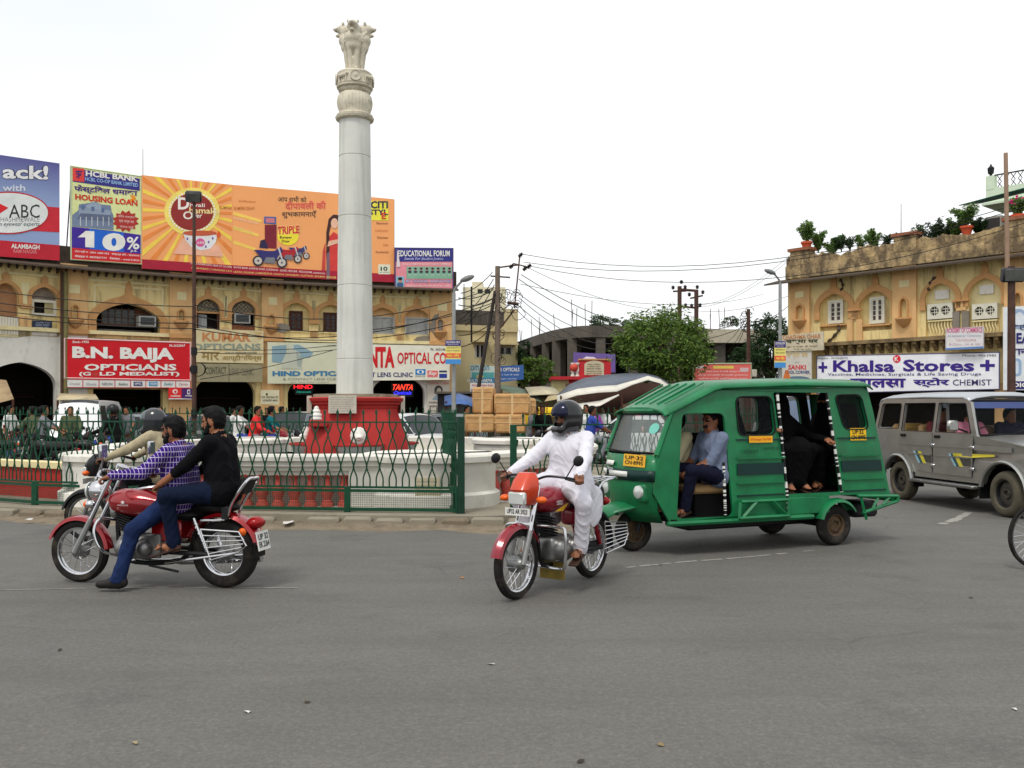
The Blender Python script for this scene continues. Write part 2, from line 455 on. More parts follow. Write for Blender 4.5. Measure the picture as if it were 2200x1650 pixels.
def person(name,label,J,mats,res=.009,hd=(1,0,0),M=None,group=None,beard=0,hairy=True,hands='detail',scale=1.,extra=None,sleeve='long',build=1.,fold=.0035,cat='person',grip=None,head_up=(0,0,1),feet=True,longhair=False,shoe=True,grips=None,legs=True,arms=True,headless=False,loose=.006,collar=True):
 """mats: skin, hair, top, trousers, shoes; J: joints in the thing's own frame, x forward, y left"""
 s=SDF();A={k:np.array(v,float) for k,v in J.items()}
 SK,HA,TOP,TR,SHO,EY,LP=range(7)
 side=nrm(A['sh_l']-A['sh_r']);pel,che,nec,hea=A['pel'],A['che'],A['neck'],A['head']
 g=build
 for q in(1,-1):
  s.cap(pel+side*.075*q+[0,0,.02],pel*.5+che*.5+side*.07*q*g,.118*g,.112*g,.06,TOP)
  s.cap(pel*.5+che*.5+side*.07*q*g,che+side*.085*q,.112*g,.118*g,.06,TOP)
 fwd=np.cross(side,nrm(che-pel));fwd=nrm(fwd)
 s.ell(che+fwd*.035,(.1,.15,.12),(fwd,side,nrm(che-pel)),.06,TOP)
 s.cap(A['sh_l']-side*.03,A['sh_r']+side*.03,.064,.064,.06,TOP)
 s.cap(nec-[0,0,.03],nec,.085,.055,.05,TOP)
 if not headless:s.cap(nec-nrm(hea-nec)*.02,hea-nrm(hea-nec)*.04,.056,.054,.02,SK,.004)
 s.cap(pel+side*.06+[0,0,.0],pel-side*.06,.135*g+loose,.135*g+loose,.03,TOP)
 if collar and not headless:
  for i in range(8):
   a,b=i*math.pi/4,(i+1)*math.pi/4;c0=nec+[0,0,-.004];s.cap(c0+fwd*.058*math.cos(a)+side*.062*math.sin(a)-[0,0,.02*math.cos(a)],c0+fwd*.058*math.cos(b)+side*.062*math.sin(b)-[0,0,.02*math.cos(b)],.013,.013,.01,TOP,.004)
 for q in 'lr':
  if arms:
   sh,el,wr=A['sh_'+q],A['el_'+q],A['wr_'+q]
   up=TOP;lo_=TOP if sleeve=='long' else SK
   s.cap(sh,el,.063+loose,.051+loose,.035,up)
   if sleeve=='roll':
    s.cap(el,el+(wr-el)*.4,.05+loose,.044+loose,.025,TOP);s.cap(el,wr,.043,.029,.01,SK)
   elif sleeve=='long':
    s.cap(el,wr,.05+loose,.036+loose,.025,TOP);s.cap(el+(wr-el)*.93,wr-(wr-el)*.02,.038+loose,.04+loose,.004,TOP)
   else:
    s.cap(el+(sh-el)*.12,el+(wr-el)*.12,.047,.044,.02,lo_);s.cap(el,wr,.043,.029,.02,SK)
   if hands:
    f=nrm(wr-el) if grips is None or q not in grips else nrm(grips[q][0])
    dn=np.array([0,0,-1.]) if grips is None or q not in grips else nrm(grips[q][1])
    dn=nrm(dn-f*(dn@f));sd_=np.cross(f,dn);
    if sd_@side<0:sd_=-sd_
    inn=-sd_ if q=='l' else sd_
    s.cap(el+(wr-el)*.85,wr+f*.02,.03,.028,.01,SK)
    s.cap(wr+f*.03+inn*.018,wr+f*.085+inn*.026,.02,.017,.02,SK);s.cap(wr+f*.03-inn*.018,wr+f*.08-inn*.026,.02,.016,.02,SK)
    if hands=='detail':
     for i,ln in enumerate((.9,1.05,1.,.8)):
      b0=wr+f*.088+inn*(.030-.0205*i)
      p1=b0+(f*.028+dn*.014)*ln;p2=p1+(dn*.028-f*.004)*ln;p3=p2+(-f*.022+dn*.004)*ln
      s.cap(b0,p1,.0105,.0098,.004,SK);s.cap(p1,p2,.0098,.009,.004,SK);s.cap(p2,p3,.009,.008,.003,SK)
     t0=wr+f*.03+inn*.032;t1=t0+f*.03+inn*.018+dn*.018;t2=t1+f*.026+dn*.014-inn*.008
     s.cap(t0,t1,.014,.0115,.008,SK);s.cap(t1,t2,.0115,.009,.004,SK)
    else:
     s.cap(wr+f*.08+inn*.02,wr+f*.12+dn*.03,.02,.014,.02,SK);s.cap(wr+f*.08-inn*.02,wr+f*.12+dn*.03-inn*.02,.02,.014,.02,SK)
     s.cap(wr+f*.03+inn*.03,wr+f*.07+inn*.045+dn*.02,.014,.01,.01,SK)
  if legs:
   hp,kn,an=A['hip_'+q],A['kn_'+q],A['an_'+q]
   s.cap(hp,kn,.098+loose,.066+loose,.05,TR);s.cap(kn,an,.064+loose,.05+loose,.03,TR);s.cap(kn+(an-kn)*.8,an+[0,0,.01],.05+loose,.055+loose,.02,TR)
   to=A['to_'+q];df=nrm(to-an+[0,0,1e-4])
   if shoe:
    s.cap(an+[0,0,-.02],an+[0,0,-.05],.048,.045,.02,SHO)
    hl=an+[0,0,-.055]-df*.045
    s.cap(hl,to*.5+hl*.5+[0,0,.006],.04,.042,.03,SHO);s.cap(to*.5+hl*.5,to,.043,.034,.03,SHO)
   else:
    s.cap(an+[0,0,.02],an+[0,0,-.045],.036,.034,.02,SK)
    hl=an+[0,0,-.055]-df*.035
    s.cap(hl,to-df*.05,.033,.03,.02,SK);sd2=nrm(np.cross(df,[0,0,1]))
    for i in range(5):s.cap(to-df*.06+sd2*(i-2)*.015,to-df*(.004+.01*abs(i-1.5))+sd2*(i-2)*.017-[0,0,.01],.0115,.0095,.004,SK)
    dz=np.array([0,0,-.032]);s.box((hl+to)/2+dz+[0,0,-.004],(np.linalg.norm(to-hl)+.09,.088,.022),.01,(df,sd2,np.cross(df,sd2)),.002,SHO)
    s.cap(to-df*.07+sd2*.045-[0,0,.02],to-df*.07+[0,0,.033],.011,.012,.003,SHO);s.cap(to-df*.07-sd2*.045-[0,0,.02],to-df*.07+[0,0,.033],.011,.012,.003,SHO)
 if legs:
  s.cap(A['hip_l'],A['hip_r'],.11,.11,.05,TR)
 if not headless:
  hf=nrm(hd);hu=np.array(head_up,float);hu=nrm(hu-hf*(hu@hf));hs_=np.cross(hu,hf)
  def H(f,l,u):return hea+hf*f+hs_*l+hu*u
  AX=(hf,hs_,hu)
  s.ell(H(-.012,0,.032),(.096,.076,.094),AX,.02,SK);s.ell(H(.022,0,-.03),(.07,.062,.092),AX,.03,SK)
  s.cap(H(.05,.022,-.095),H(.05,-.022,-.095),.03,.03,.03,SK);s.cap(H(-.01,.05,-.055),H(.04,.03,-.092),.025,.024,.03,SK);s.cap(H(-.01,-.05,-.055),H(.04,-.03,-.092),.025,.024,.03,SK)
  if res<.015:
   s.cap(H(.086,0,.012),H(.103,0,-.03),.009,.012,.012,SK);s.cap(H(.1,.012,-.036),H(.1,-.012,-.036),.009,.009,.008,SK)
   s.cap(H(.078,.045,.028),H(.085,.012,.03),.011,.011,.012,SK);s.cap(H(.078,-.045,.028),H(.085,-.012,.03),.011,.011,.012,SK)
   for q in(1,-1):
    s.ell(H(.079,.032*q,.010),(.009,.015,.008),AX,.002,EY,.006);s.ell(H(-.01,.08*q,-.012),(.022,.009,.032),AX,.008,SK)
    s.cap(H(.082,.018*q,.032),H(.076,.048*q,.034),.007,.005,.002,HA,.006)
   s.cap(H(.086,.022,-.066),H(.086,-.022,-.066),.0085,.0085,.004,LP,.004)
  if beard>=1:s.cap(H(.09,.03,-.056),H(.093,0,-.05),.011,.013,.003,HA,.006);s.cap(H(.09,-.03,-.056),H(.093,0,-.05),.011,.013,.003,HA,.006)
  if beard>=2:
   s.cap(H(.062,.02,-.1),H(.062,-.02,-.1),.031,.031,.01,HA,.005)
   for q in(1,-1):s.cap(H(.055,.035*q,-.09),H(.0,.06*q,-.03),.026,.02,.01,HA,.006)
  if hairy:
   s.ell(H(-.02,0,.045),(.103,.085,.097),AX,.008,HA,.0,plane=(H(.05,0,.05),hf*1.-hu*.62))
   s.ell(H(-.045,0,-.0),(.075,.083,.1),AX,.02,HA,.0,plane=(H(-.0,0,0),hf))
   s.cap(H(.045,.03,.105),H(.045,-.03,.105),.03,.03,.02,HA)
  if longhair:s.ell(H(-.05,0,-.02),(.09,.1,.16),AX,.03,HA,.01)
 if extra:extra(s,A)
 if fold:s.folds={TOP:(fold,1.),TR:(fold*.9,1.),HA:(.0034,2.8)}
 mm=list(mats[:5])+[M_EYE,M_LIP]+list(mats[5:])
 return s.mesh(name,mm,res,None,M,1 if res>.012 else 1,label=label,cat=cat,group=group)
def Rz(a,x=0,y=0,z=0):return Matrix.Translation((x,y,z))@Matrix.Rotation(a,4,'Z')
def sit_pose(seat=(0,0,.8),lean=.1,hand_l=(.55,.3,1.0),hand_r=(.55,-.3,1.0),foot_l=(.15,.2,.35),foot_r=(.15,-.2,.35),yaw=0.,knee_out=.18,thigh=.43,shin=.44,torso=.50,headf=.02,hup=.125):
 """pelvis on a seat, two-bone arms and legs solved for the given wrists and ankles (x forward)"""
 J={};pel=np.array(seat,float)+[0,0,.10]
 ln=np.array([math.sin(lean),0,math.cos(lean)])
 J['pel']=pel;che=pel+ln*(torso-.12);J['che']=che;top=pel+ln*torso
 J['sh_l']=top+[0,.185,-.02];J['sh_r']=top+[0,-.185,-.02]
 J['neck']=top+ln*.05;J['head']=top+ln*.1+[headf,0,hup]
 def ik(a,b,l1,l2,pole):
  a=np.array(a,float);b=np.array(b,float);d=b-a;L=min(np.linalg.norm(d),(l1+l2)*.995);u=nrm(d)
  x=(l1*l1-l2*l2+L*L)/(2*L);h=math.sqrt(max(l1*l1-x*x,0))
  p=np.array(pole,float);p=p-u*(p@u);p=nrm(p)
  return a+u*x+p*h,a+u*L
 for q,sg in(('l',1),('r',-1)):
  J['hip_'+q]=pel+[.02,.09*sg,-.0]
  h=np.array(hand_l if q=='l' else hand_r,float)
  J['el_'+q],J['wr_'+q]=ik(J['sh_'+q],h,.29,.26,(-.25,.55*sg,-1))
  f=np.array(foot_l if q=='l' else foot_r,float)
  J['kn_'+q],J['an_'+q]=ik(J['hip_'+q],f,thigh,shin,(1,knee_out*sg*2,.6))
  J['to_'+q]=J['an_'+q]+[.17,.03*sg,-.055]
 return J
def stand_pose(hand_l=(.12,.26,.82),hand_r=(.05,-.26,.80),step=.06,lean=.02,h=1.0):
 J={'pel':(0,0,.94),'che':(lean*.4,0,1.27),'neck':(lean,0,1.45),'head':(lean+.02,0,1.58)}
 for q,sg in(('l',1),('r',-1)):
  J['sh_'+q]=(lean*.8,.185*sg,1.39);hd_=np.array(hand_l if sg>0 else hand_r,float)
  J['wr_'+q]=hd_;J['el_'+q]=(np.array(J['sh_'+q])+hd_)/2+[-.05,.04*sg,0]
  J['hip_'+q]=(0,.09*sg,.92);J['an_'+q]=(step*sg,.10*sg,.09);J['kn_'+q]=(step*sg*.5+.03,.095*sg,.5);J['to_'+q]=(step*sg+.17,.12*sg,.04)
 return{k:np.array(v,float)*h for k,v in J.items()}
 # ================================================================ materials of the place
def asphalt():
 m=bpy.data.materials.new('asphalt');m.use_nodes=True;n,l=m.node_tree.nodes,m.node_tree.links;b=n['Principled BSDF']
 tc=n.new('ShaderNodeTexCoord')
 def noise(s,d,r=.6,stretch=None):
  q=n.new('ShaderNodeTexNoise');q.inputs['Scale'].default_value=s;q.inputs['Detail'].default_value=d;q.inputs['Roughness'].default_value=r
  if stretch:
   mp=n.new('ShaderNodeMapping');mp.inputs['Scale'].default_value=stretch;l.new(tc.outputs['Object'],mp.inputs[0]);l.new(mp.outputs[0],q.inputs['Vector'])
  else:l.new(tc.outputs['Object'],q.inputs['Vector'])
  return q.outputs[0]
 def mr(i,a,b_,c,d):
  q=n.new('ShaderNodeMapRange');q.inputs[1].default_value=a;q.inputs[2].default_value=b_;q.inputs[3].default_value=c;q.inputs[4].default_value=d
  l.new(i,q.inputs[0]);return q.outputs[0]
 def mix(f,a,c):
  q=n.new('ShaderNodeMix');q.data_type='RGBA';l.new(f,q.inputs[0])
  for s,i in((a,6),(c,7)):
   if isinstance(s,tuple):q.inputs[i].default_value=s
   else:l.new(s,q.inputs[i])
  return q.outputs[2]
 big=mr(noise(.22,5),.35,.65,0,1)
 c=mix(big,(.136,.131,.118,1),(.172,.166,.150,1))
 c=mix(mr(noise(2.2,7,.7,(.35,1,1)),.47,.72,0,.6),c,(.205,.194,.168,1))
 c=mix(mr(noise(.7,9,.72),.54,.66,0,.6),c,(.080,.077,.073,1))
 c=mix(mr(noise(55,5,.8),.36,.64,0,.62),c,(.066,.064,.060,1))
 c=mix(mr(noise(120,3,.7),.58,.70,0,.55),c,(.26,.25,.235,1))
 vo=n.new('ShaderNodeTexVoronoi');vo.feature='DISTANCE_TO_EDGE';vo.inputs['Scale'].default_value=.42
 dm=n.new('ShaderNodeMix');dm.data_type='VECTOR';dm.inputs[0].default_value=.12;wq=n.new('ShaderNodeTexNoise');wq.inputs['Scale'].default_value=1.6;wq.inputs['Detail'].default_value=6
 l.new(tc.outputs['Object'],wq.inputs['Vector']);l.new(tc.outputs['Object'],dm.inputs[4]);l.new(wq.outputs[1],dm.inputs[5]);l.new(dm.outputs[1],vo.inputs['Vector'])
 ck=n.new('ShaderNodeMath');ck.operation='MULTIPLY';l.new(mr(vo.outputs[0],.0,.005,.4,0),ck.inputs[0]);l.new(mr(noise(.5,3),.54,.62,0,1),ck.inputs[1])
 c=mix(mr(noise(20,5,.8),.36,.64,0,.5),c,(.078,.074,.064,1))
 c=mix(mr(noise(31,4,.8),.5,.68,0,.45),c,(.215,.205,.18,1))
 c=mix(ck.outputs[0],c,(.035,.033,.030,1))
 c=mix(mr(noise(1.2,4,.6,(.12,1,1)),.52,.68,0,.35),c,(.085,.080,.070,1))
 l.new(c,b.inputs['Base Color']);b.inputs['Specular IOR Level'].default_value=.3
 l.new(mr(noise(3,4),.3,.7,.72,.9),b.inputs['Roughness'])
 bu=n.new('ShaderNodeBump');bu.inputs['Strength'].default_value=.5;bu.inputs['Distance'].default_value=.0016
 l.new(noise(150,4,.7),bu.inputs['Height']);l.new(bu.outputs[0],b.inputs['Normal'])
 return m
M_ROAD=asphalt()
M_DUST=mat('kerb_dust',(122,110,92),.95,var=.25,sc=4,grime=.35,gcol=(70,60,48),gs=6,bump=.6,bsc=60)
M_PAVE=mat('island_paving',(142,134,118),.9,var=.16,sc=1.3,grime=.35,gcol=(92,84,70),gs=2.5,bump=.4,bsc=40)
M_WHITE=mat('old_whitewash',(222,218,208),.8,var=.06,sc=2.5,grime=.3,gcol=(150,140,120),gs=3.5,gsc=(1,1,.5),bump=.15,bsc=18)
M_RED=mat('red_oxide_paint',(174,46,42),.7,var=.12,sc=3,grime=.22,gcol=(96,40,36),gs=3,bump=.1,bsc=25)
M_BALU=mat('red_baluster_paint',(196,84,74),.75,var=.16,sc=6,grime=.35,gcol=(120,84,74),gs=7,bump=.15,bsc=40)
M_GREEN=mat('green_fence_paint',(8,66,42),.5,var=.2,sc=8,grime=.12,gcol=(54,44,30),gs=12)
M_MARBLE=mat('weathered_marble',(206,206,198),.6,var=.1,sc=1.2,grime=.48,gcol=(138,141,136),gsc=(2.5,2.5,.12),gs=3,edge=.3,bump=.06,bsc=40)
M_MARBLE2=mat('carved_stone',(206,198,178),.8,var=.12,sc=5,grime=.42,gcol=(112,98,88),gs=6,bump=.5,bsc=45)
M_PLAQUE=mat('marble_plaque',(196,188,172),.55,var=.08,sc=6,grime=.2,gcol=(140,128,108),gs=8)
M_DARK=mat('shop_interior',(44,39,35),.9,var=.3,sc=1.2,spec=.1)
M_YEL=mat('yellow_limewash',(228,206,146),.9,var=.12,sc=.9,grime=.55,gcol=(116,92,62),gsc=(1.2,1.2,.2),gs=2.6,edge=.2,bump=.2,bsc=14)
M_PALE=mat('pale_cream_stucco',(228,214,164),.9,var=.08,sc=1.5,grime=.4,gcol=(160,132,92),gsc=(1,1,.4),gs=2,edge=.3)
M_ORG=mat('orange_limewash',(218,176,122),.9,var=.12,sc=1.4,grime=.42,gcol=(146,100,66),gsc=(1.2,1.2,.25),gs=2.4,edge=.3,bump=.15,bsc=14)
M_SUR=mat('arch_band_stucco',(198,150,98),.9,var=.12,sc=3,grime=.3,gcol=(140,96,64),gs=5,edge=.3)
M_EAVE=mat('soot_and_shade',(84,72,60),.95,var=.3,sc=3,grime=.6,gcol=(34,30,28),gs=3)  # soot on the eave; also paints hoarding shadow on the left parapet
M_PARA=mat('mouldy_parapet',(176,152,112),.95,var=.3,sc=4,grime=.85,gcol=(70,60,49),gsc=(1,1,.6),gs=2.2,edge=.16,bump=.6,bsc=9)
M_CONC=mat('bare_concrete',(92,86,78),.95,var=.2,sc=.8,grime=.6,gcol=(60,56,52),gsc=(1,1,.4),gs=1.2,edge=.3)
M_BRWN=mat('dark_wood',(74,40,26),.7,var=.25,sc=6)
M_GREYW=mat('grey_shutter_paint',(170,170,166),.7,var=.1,sc=5,grime=.25,gcol=(120,114,104),gs=6)
M_WFRAME=mat('white_window_paint',(216,212,194),.6,var=.08,sc=6,grime=.15,gcol=(150,140,118),gs=7)
M_PANE=mat('dusty_pane',(46,50,52),.2,var=.3,sc=3)
M_IRON=mat('rusty_iron',(78,54,44),.7,var=.3,sc=8,grime=.4,gcol=(40,34,32),gs=7)
M_STEEL=mat('galvanised_pole',(150,152,150),.5,.4,var=.12,sc=7)
M_BLACK=mat('black_rubber_cable',(22,22,23),.6,var=.1)
M_BRICK=mat('old_brick',(146,92,66),.95,var=.3,sc=9,grime=.5,gcol=(120,104,84),gs=9,bump=.6,bsc=60)
# ================================================================ ground
mb=MB();n=60
mb.add([(-300,-60,0),(300,-60,0),(300,540,0),(-300,540,0)],[(0,1,2,3)])
mb.build('road',M_ROAD,smooth=False,label='grey worn asphalt of the roundabout',kind='structure')
rnd=random.Random(5)
def painted_line(pts,w,name,label,seed):
 q=random.Random(seed);mb=MB();P=bez(pts,14)
 for i in range(len(P)-1):
  if q.random()<.22:continue
  d=(P[i+1]-P[i]).normalized();s=V(-d.y,d.x,0)
  w0=w*q.uniform(.55,1);a,b=P[i],P[i+1]
  mb.add([a-s*w0/2*q.uniform(.6,1),b-s*w0/2,b+s*w0/2*q.uniform(.6,1),a+s*w0/2],[(0,1,2,3)])
 return mb.build(name,mat('worn_road_paint',(150,148,140),.9,var=.2,sc=20,grime=.5,gcol=(100,98,93),gs=18),smooth=False,kind='structure',label=label)
painted_line([GR(1335,1220,.004),GR(1470,1207,.004),GR(1600,1197,.004),GR(1760,1181,.004)],.07,'lane_marking','faint worn white line on the road below the green three wheeler',1)
painted_line([GR(2022,1126,.004),GR(2050,1117,.004),GR(2084,1100,.004)],.17,'lane_marking','short worn white dash on the road beside the silver jeep',2)
painted_line([GR(-30,1268,.004),GR(300,1262,.004),GR(640,1263,.004)],.03,'lane_marking','thin faint line on the road under the red cruiser motorcycle',3)
FEN=[(-14.5,20.),(-11.5,17.2),(-9.2,15.3),(-7.35,14.27),(-4.9,13.62),(-2.36,13.28),(-.76,13.12)]
FEN2=[(.08,13.6),(1.75,14.55),(3.6,16.2),(5.2,18.6)]
CEN=V(-3.14,18.5,0)
isl=[(-15.6,21.5)]+[(x-.15,y-.33) for x,y in FEN]+[(.2,12.95),(2.0,13.95),(4.0,15.7),(5.9,18.5),(5.6,22),(4,25.2),(1,27.3),(-3,28.2),(-8,27.6),(-12.5,25.4)]
isl=b2(isl+[isl[0]],5)[:-1]
mb=MB();mb.prism(isl,[],-.1,.15,lambda u,v,d:V(u,v,d))
mb.build('traffic_island',M_PAVE,kind='structure',label='raised paved island around the fountain')
def along(path,step):
 P=[V(a,b,0) for a,b in path];out=[];acc=0.
 for i in range(len(P)-1):
  d=(P[i+1]-P[i]);L=d.length;d.normalize();t=acc
  while t<L:out.append((P[i]+d*t,d));t+=step
  acc=t-L
 return out
kerb=empty('kerb',kind='structure')
edge=[(x-.15,y-.40) for x,y in b2(FEN[1:]+[(.2,13.05),(1.2,13.5)],6)]
for i,(p,d) in enumerate(along(edge,.46)):
 if rnd.random()<.16:continue
 rot=Matrix.Rotation(math.atan2(d.y,d.x)+rnd.uniform(-.05,.05),3,'Z')
 w=rnd.uniform(.36,.45);h=rnd.uniform(.10,.16)
 mb=MB();mb.box((0,0,h/2-.01),(w,.16,h),rnd.uniform(.012,.04))
 o=mb.build('kerb_stone',M_PAVE if rnd.random()<.75 else M_DUST,kerb);o.location=p+V(rnd.uniform(-.02,.02),rnd.uniform(-.02,.02),0);o.rotation_euler=rot.to_euler()
xs=np.linspace(566,735,10)
for i,x in enumerate(xs):
 mb=MB();mb.box((0,0,.045),(.22,.11,.1),.014)
 p=GR(x,1121+rnd.uniform(-2,3));o=mb.build('brick',M_BRICK if rnd.random()<.6 else M_DUST,kerb)
 o.location=p;o.rotation_euler=(rnd.uniform(-.12,.12),rnd.uniform(-.1,.1),rnd.uniform(-.25,.3))
mb=MB();E2=b2(FEN[1:]+[(.2,13.0),(1.3,13.5)],10);prev=None
rings=[]
for i,(x,y) in enumerate(E2):
 w=.5+.12*math.sin(i*.23)+.1*math.sin(i*.61)+rnd.uniform(-.04,.05)
 rings.append([V(x-.1,y-.18,.05),V(x-.1,y-.42,.055+rnd.uniform(0,.03)),V(x-.12,y-.42-w*.4,.02),V(x-.12,y-.42-w,-.004)])
mb.loft(rings,closed=False)
mb.build('dirt_verge',M_DUST,kind='structure',label='dusty dirt strip along the island kerb')
# ================================================================ fountain
ftn=empty('fountain','round white fountain basin with red balusters and rounded corner drums','fountain',loc=(0,0,0))
RIMZ=.95
def ring_prof(R0,prof,a0,a1,n,name,material,c=CEN):
 mb=MB();vs=[];rings=[]
 for j in range(n+1):
  t=a0+(a1-a0)*j/n;e=V(math.cos(t),math.sin(t),0)
  rings.append([c+e*(R0+r)+V(0,0,z) for r,z in prof])
 mb.loft(rings,caps=False);return mb.build(name,material,ftn,angle=30)
RB=4.7
rim=[(-.28,RIMZ-.02),(-.26,RIMZ),(.1,RIMZ),(.14,RIMZ-.03),(.14,RIMZ-.09),(.10,RIMZ-.11),(.10,RIMZ-.17),(.05,RIMZ-.19),(.05,RIMZ-.24),(0,RIMZ-.26),(0,RIMZ-.31),(-.22,RIMZ-.31)]
ring_prof(RB,rim,0,2*math.pi,96,'rim',M_WHITE)
ring_prof(RB,[(-.62,.1),(-.62,RIMZ-.36),(-.55,RIMZ-.32),(-.22,RIMZ-.32),(-.3,.1)],0,2*math.pi,80,'basin_wall',M_WHITE)
ring_prof(RB,[(-.4,.12),(.12,.12),(.12,.158),(.08,.165),(-.4,.165)],0,2*math.pi,80,'plinth',M_WHITE)
mb=MB();mb.lathe([(0,.62),(4.1,.62)],48,CEN);mb.build('water',mat('murky_water',(70,82,70),.08,var=.2,sc=1),ftn)
bal=[(.085,0),(.085,.05),(.07,.06),(.07,.085),(.05,.1),(.075,.16),(.085,.21),(.075,.26),(.045,.31),(.035,.36),(.04,.40),(.075,.425),(.075,.445),(.05,.44)]
bal=[(r*1.12,z*1.10) for r,z in bal]
me_b=MB().lathe(bal,12).mesh('baluster',M_BALU,50)
nb=118
for i in range(nb):
 t=2*math.pi*i/nb
 p=CEN+V(math.cos(t),math.sin(t),0)*(RB-.08)
 if p.y>21.5:continue
 o=obj('baluster',me_b,ftn);o.location=p+V(0,0,.16);o.rotation_euler[2]=rnd.random()*3
def drum(cx,cy,r,pl=None):
 prof=[(r*.96,RIMZ+.0),(r+.03,RIMZ-.01),(r+.06,RIMZ-.04),(r+.06,RIMZ-.12),(r,RIMZ-.14),(r+.01,RIMZ-.24),(r,RIMZ-.27),(r,.38),(r+.07,.34),(r+.07,.14)]
 mb=MB();mb.lathe(prof,48,(cx,cy,0));mb.build('drum',M_WHITE,ftn,angle=30)
drum(-1.28,14.62,1.02);drum(-6.15,14.95,1.0)
for x,y in((-.0,21.9),(-6.2,22.1)):drum(x,y,.9)
ca=math.atan2(14.0-CEN.y,-2.05-CEN.x)
mb=MB();mb.box((0,0,.55),(.5,.3,.78),.02);o=mb.build('pier',M_WHITE,ftn);o.location=(-2.22,14.0,0);o.rotation_euler[2]=.2
sh=Sheet(888,1023,1082,945,1023,1082,*(V(*q) for q in((-1.42,13.573,.62),(-1.42,13.573,.2),(-1.06,13.578,.62),(-1.06,13.578,.2))),(0,-1,0))
mb=MB();mb.add([sh.pt(a,b,.01) for a,b in((0,0),(1,0),(1,1),(0,1))]+[sh.pt(a,b,-.03) for a,b in((0,0),(1,0),(1,1),(0,1))],[(0,1,2,3),(0,4,5,1),(1,5,6,2),(2,6,7,3),(3,7,4,0)])
pq=mb.build('plaque',mat('cream_marble',(206,196,166),.6,var=.08,grime=.2,gcol=(160,146,116)),ftn,smooth=False)
for k in range(6):
 lettering(sh,pq,'श्री अशोक स्तम्भ लेख संख्या'[:22-k],892,1029+k*8.5,940-(k%3)*4,1033+k*8.5,(120,104,84),.0,d=.014)
lw=empty('low_wall','low red oxide wall with pale coping left of the fountain','wall')
A,B=V(-7.1,15.0,.15),V(-13.,18.4,.15)
d=(B-A).normalized();s=V(-d.y,d.x,0)
mb=MB();mb.add([A,B,B-s*.22,A-s*.22,A+V(0,0,.5),B+V(0,0,.5),B-s*.22+V(0,0,.5),A-s*.22+V(0,0,.5)],[(0,1,2,3),(4,7,6,5),(0,4,5,1),(1,5,6,2),(2,6,7,3),(3,7,4,0)]);mb.build('wall_body',M_RED,lw,smooth=False)
mb=MB();a,b=A+s*.05+V(0,0,.5),B+s*.05+V(0,0,.5);u=V(0,0,.1)
mb.add([a,b,b-s*.32,a-s*.32,a+u,b+u,b-s*.32+u,a-s*.32+u],[(0,1,2,3),(4,7,6,5),(0,4,5,1),(1,5,6,2),(2,6,7,3),(3,7,4,0)]);mb.build('coping',M_PALE,lw,smooth=False)
# ================================================================ pedestal and lion pillar
mon=empty('stone_pillar','tall grey stone pillar with four lion capital on red pedestal','monument',loc=CEN)
def sq(r,z,ch=.33):
 c=r*ch
 return[V(r,-r+c,z),V(r,r-c,z),V(r-c,r,z),V(-r+c,r,z),V(-r,r-c,z),V(-r,-r+c,z),V(-r+c,-r,z),V(r-c,-r,z)]
rz=R(14)
RT=Matrix.Rotation(rz,4,'Z')
mb=MB(RT);mb.loft([sq(1.0,.6),sq(.97,1.0),sq(.80,1.55),sq(.78,1.66)]);mb.build('pedestal',M_RED,mon,angle=20)
mb=MB(RT);mb.loft([sq(.79,1.64),sq(.80,1.67),sq(.80,1.70),sq(.84,1.72),sq(.84,1.76),sq(.88,1.78),sq(.90,1.84),sq(.84,1.86)]);mb.build('pedestal_cornice',M_RED,mon,angle=20)
mb=MB(RT);mb.loft([sq(.80,1.85),sq(.80,1.92),sq(.5,1.93)]);mb.build('capping_slab',mat('stained_stone',(150,140,120),.9,grime=.6,gcol=(80,74,66),gs=5),mon,angle=20)
zs=[1.88,2.62,4.08,5.45,6.65,7.38]
def rad(z):return .365-(z-1.88)*.0105
for i in range(5):
 mb=MB();a,b=zs[i],zs[i+1]
 mb.lathe([(rad(a)-.012,a),(rad(a),a+.012),(rad(b),b-.012),(rad(b)-.012,b)],40);mb.build('shaft_stone',M_MARBLE,mon,angle=30)
mb=MB();z=7.38
mb.lathe([(.31,z-.02),(.37,z+.01),(.385,z+.05),(.35,z+.06),(.36,z+.10),(.33,z+.12)],36);mb.build('neck_ring',M_MARBLE2,mon)
mb=MB();prof=[(.30,z+.12),(.305,z+.18),(.335,z+.26),(.35,z+.36),(.335,z+.46),(.29,z+.53),(.26,z+.56)]
rings=[[V(math.cos(2*math.pi*j/96)*(r+.006*math.cos(j*math.pi*2/3)),math.sin(2*math.pi*j/96)*(r+.006*math.cos(j*math.pi*2/3)),zz) for j in range(96)] for r,zz in prof]
mb.loft(rings);mb.build('bell',M_MARBLE2,mon)
mb=MB();z=7.92
mb.lathe([(.28,z),(.31,z+.02),(.33,z+.06),(.30,z+.075),(.355,z+.10),(.36,z+.13),(.33,z+.14)],36);mb.build('ring_moulding',M_MARBLE2,mon)
mb=MB();z=8.05
mb.lathe([(.34,z),(.36,z+.02),(.345,z+.05),(.345,z+.22),(.35,z+.25),(.32,z+.28),(.2,z+.29)],36)
ab=mb.build('abacus',M_MARBLE2,mon)
LROT=-R(78)
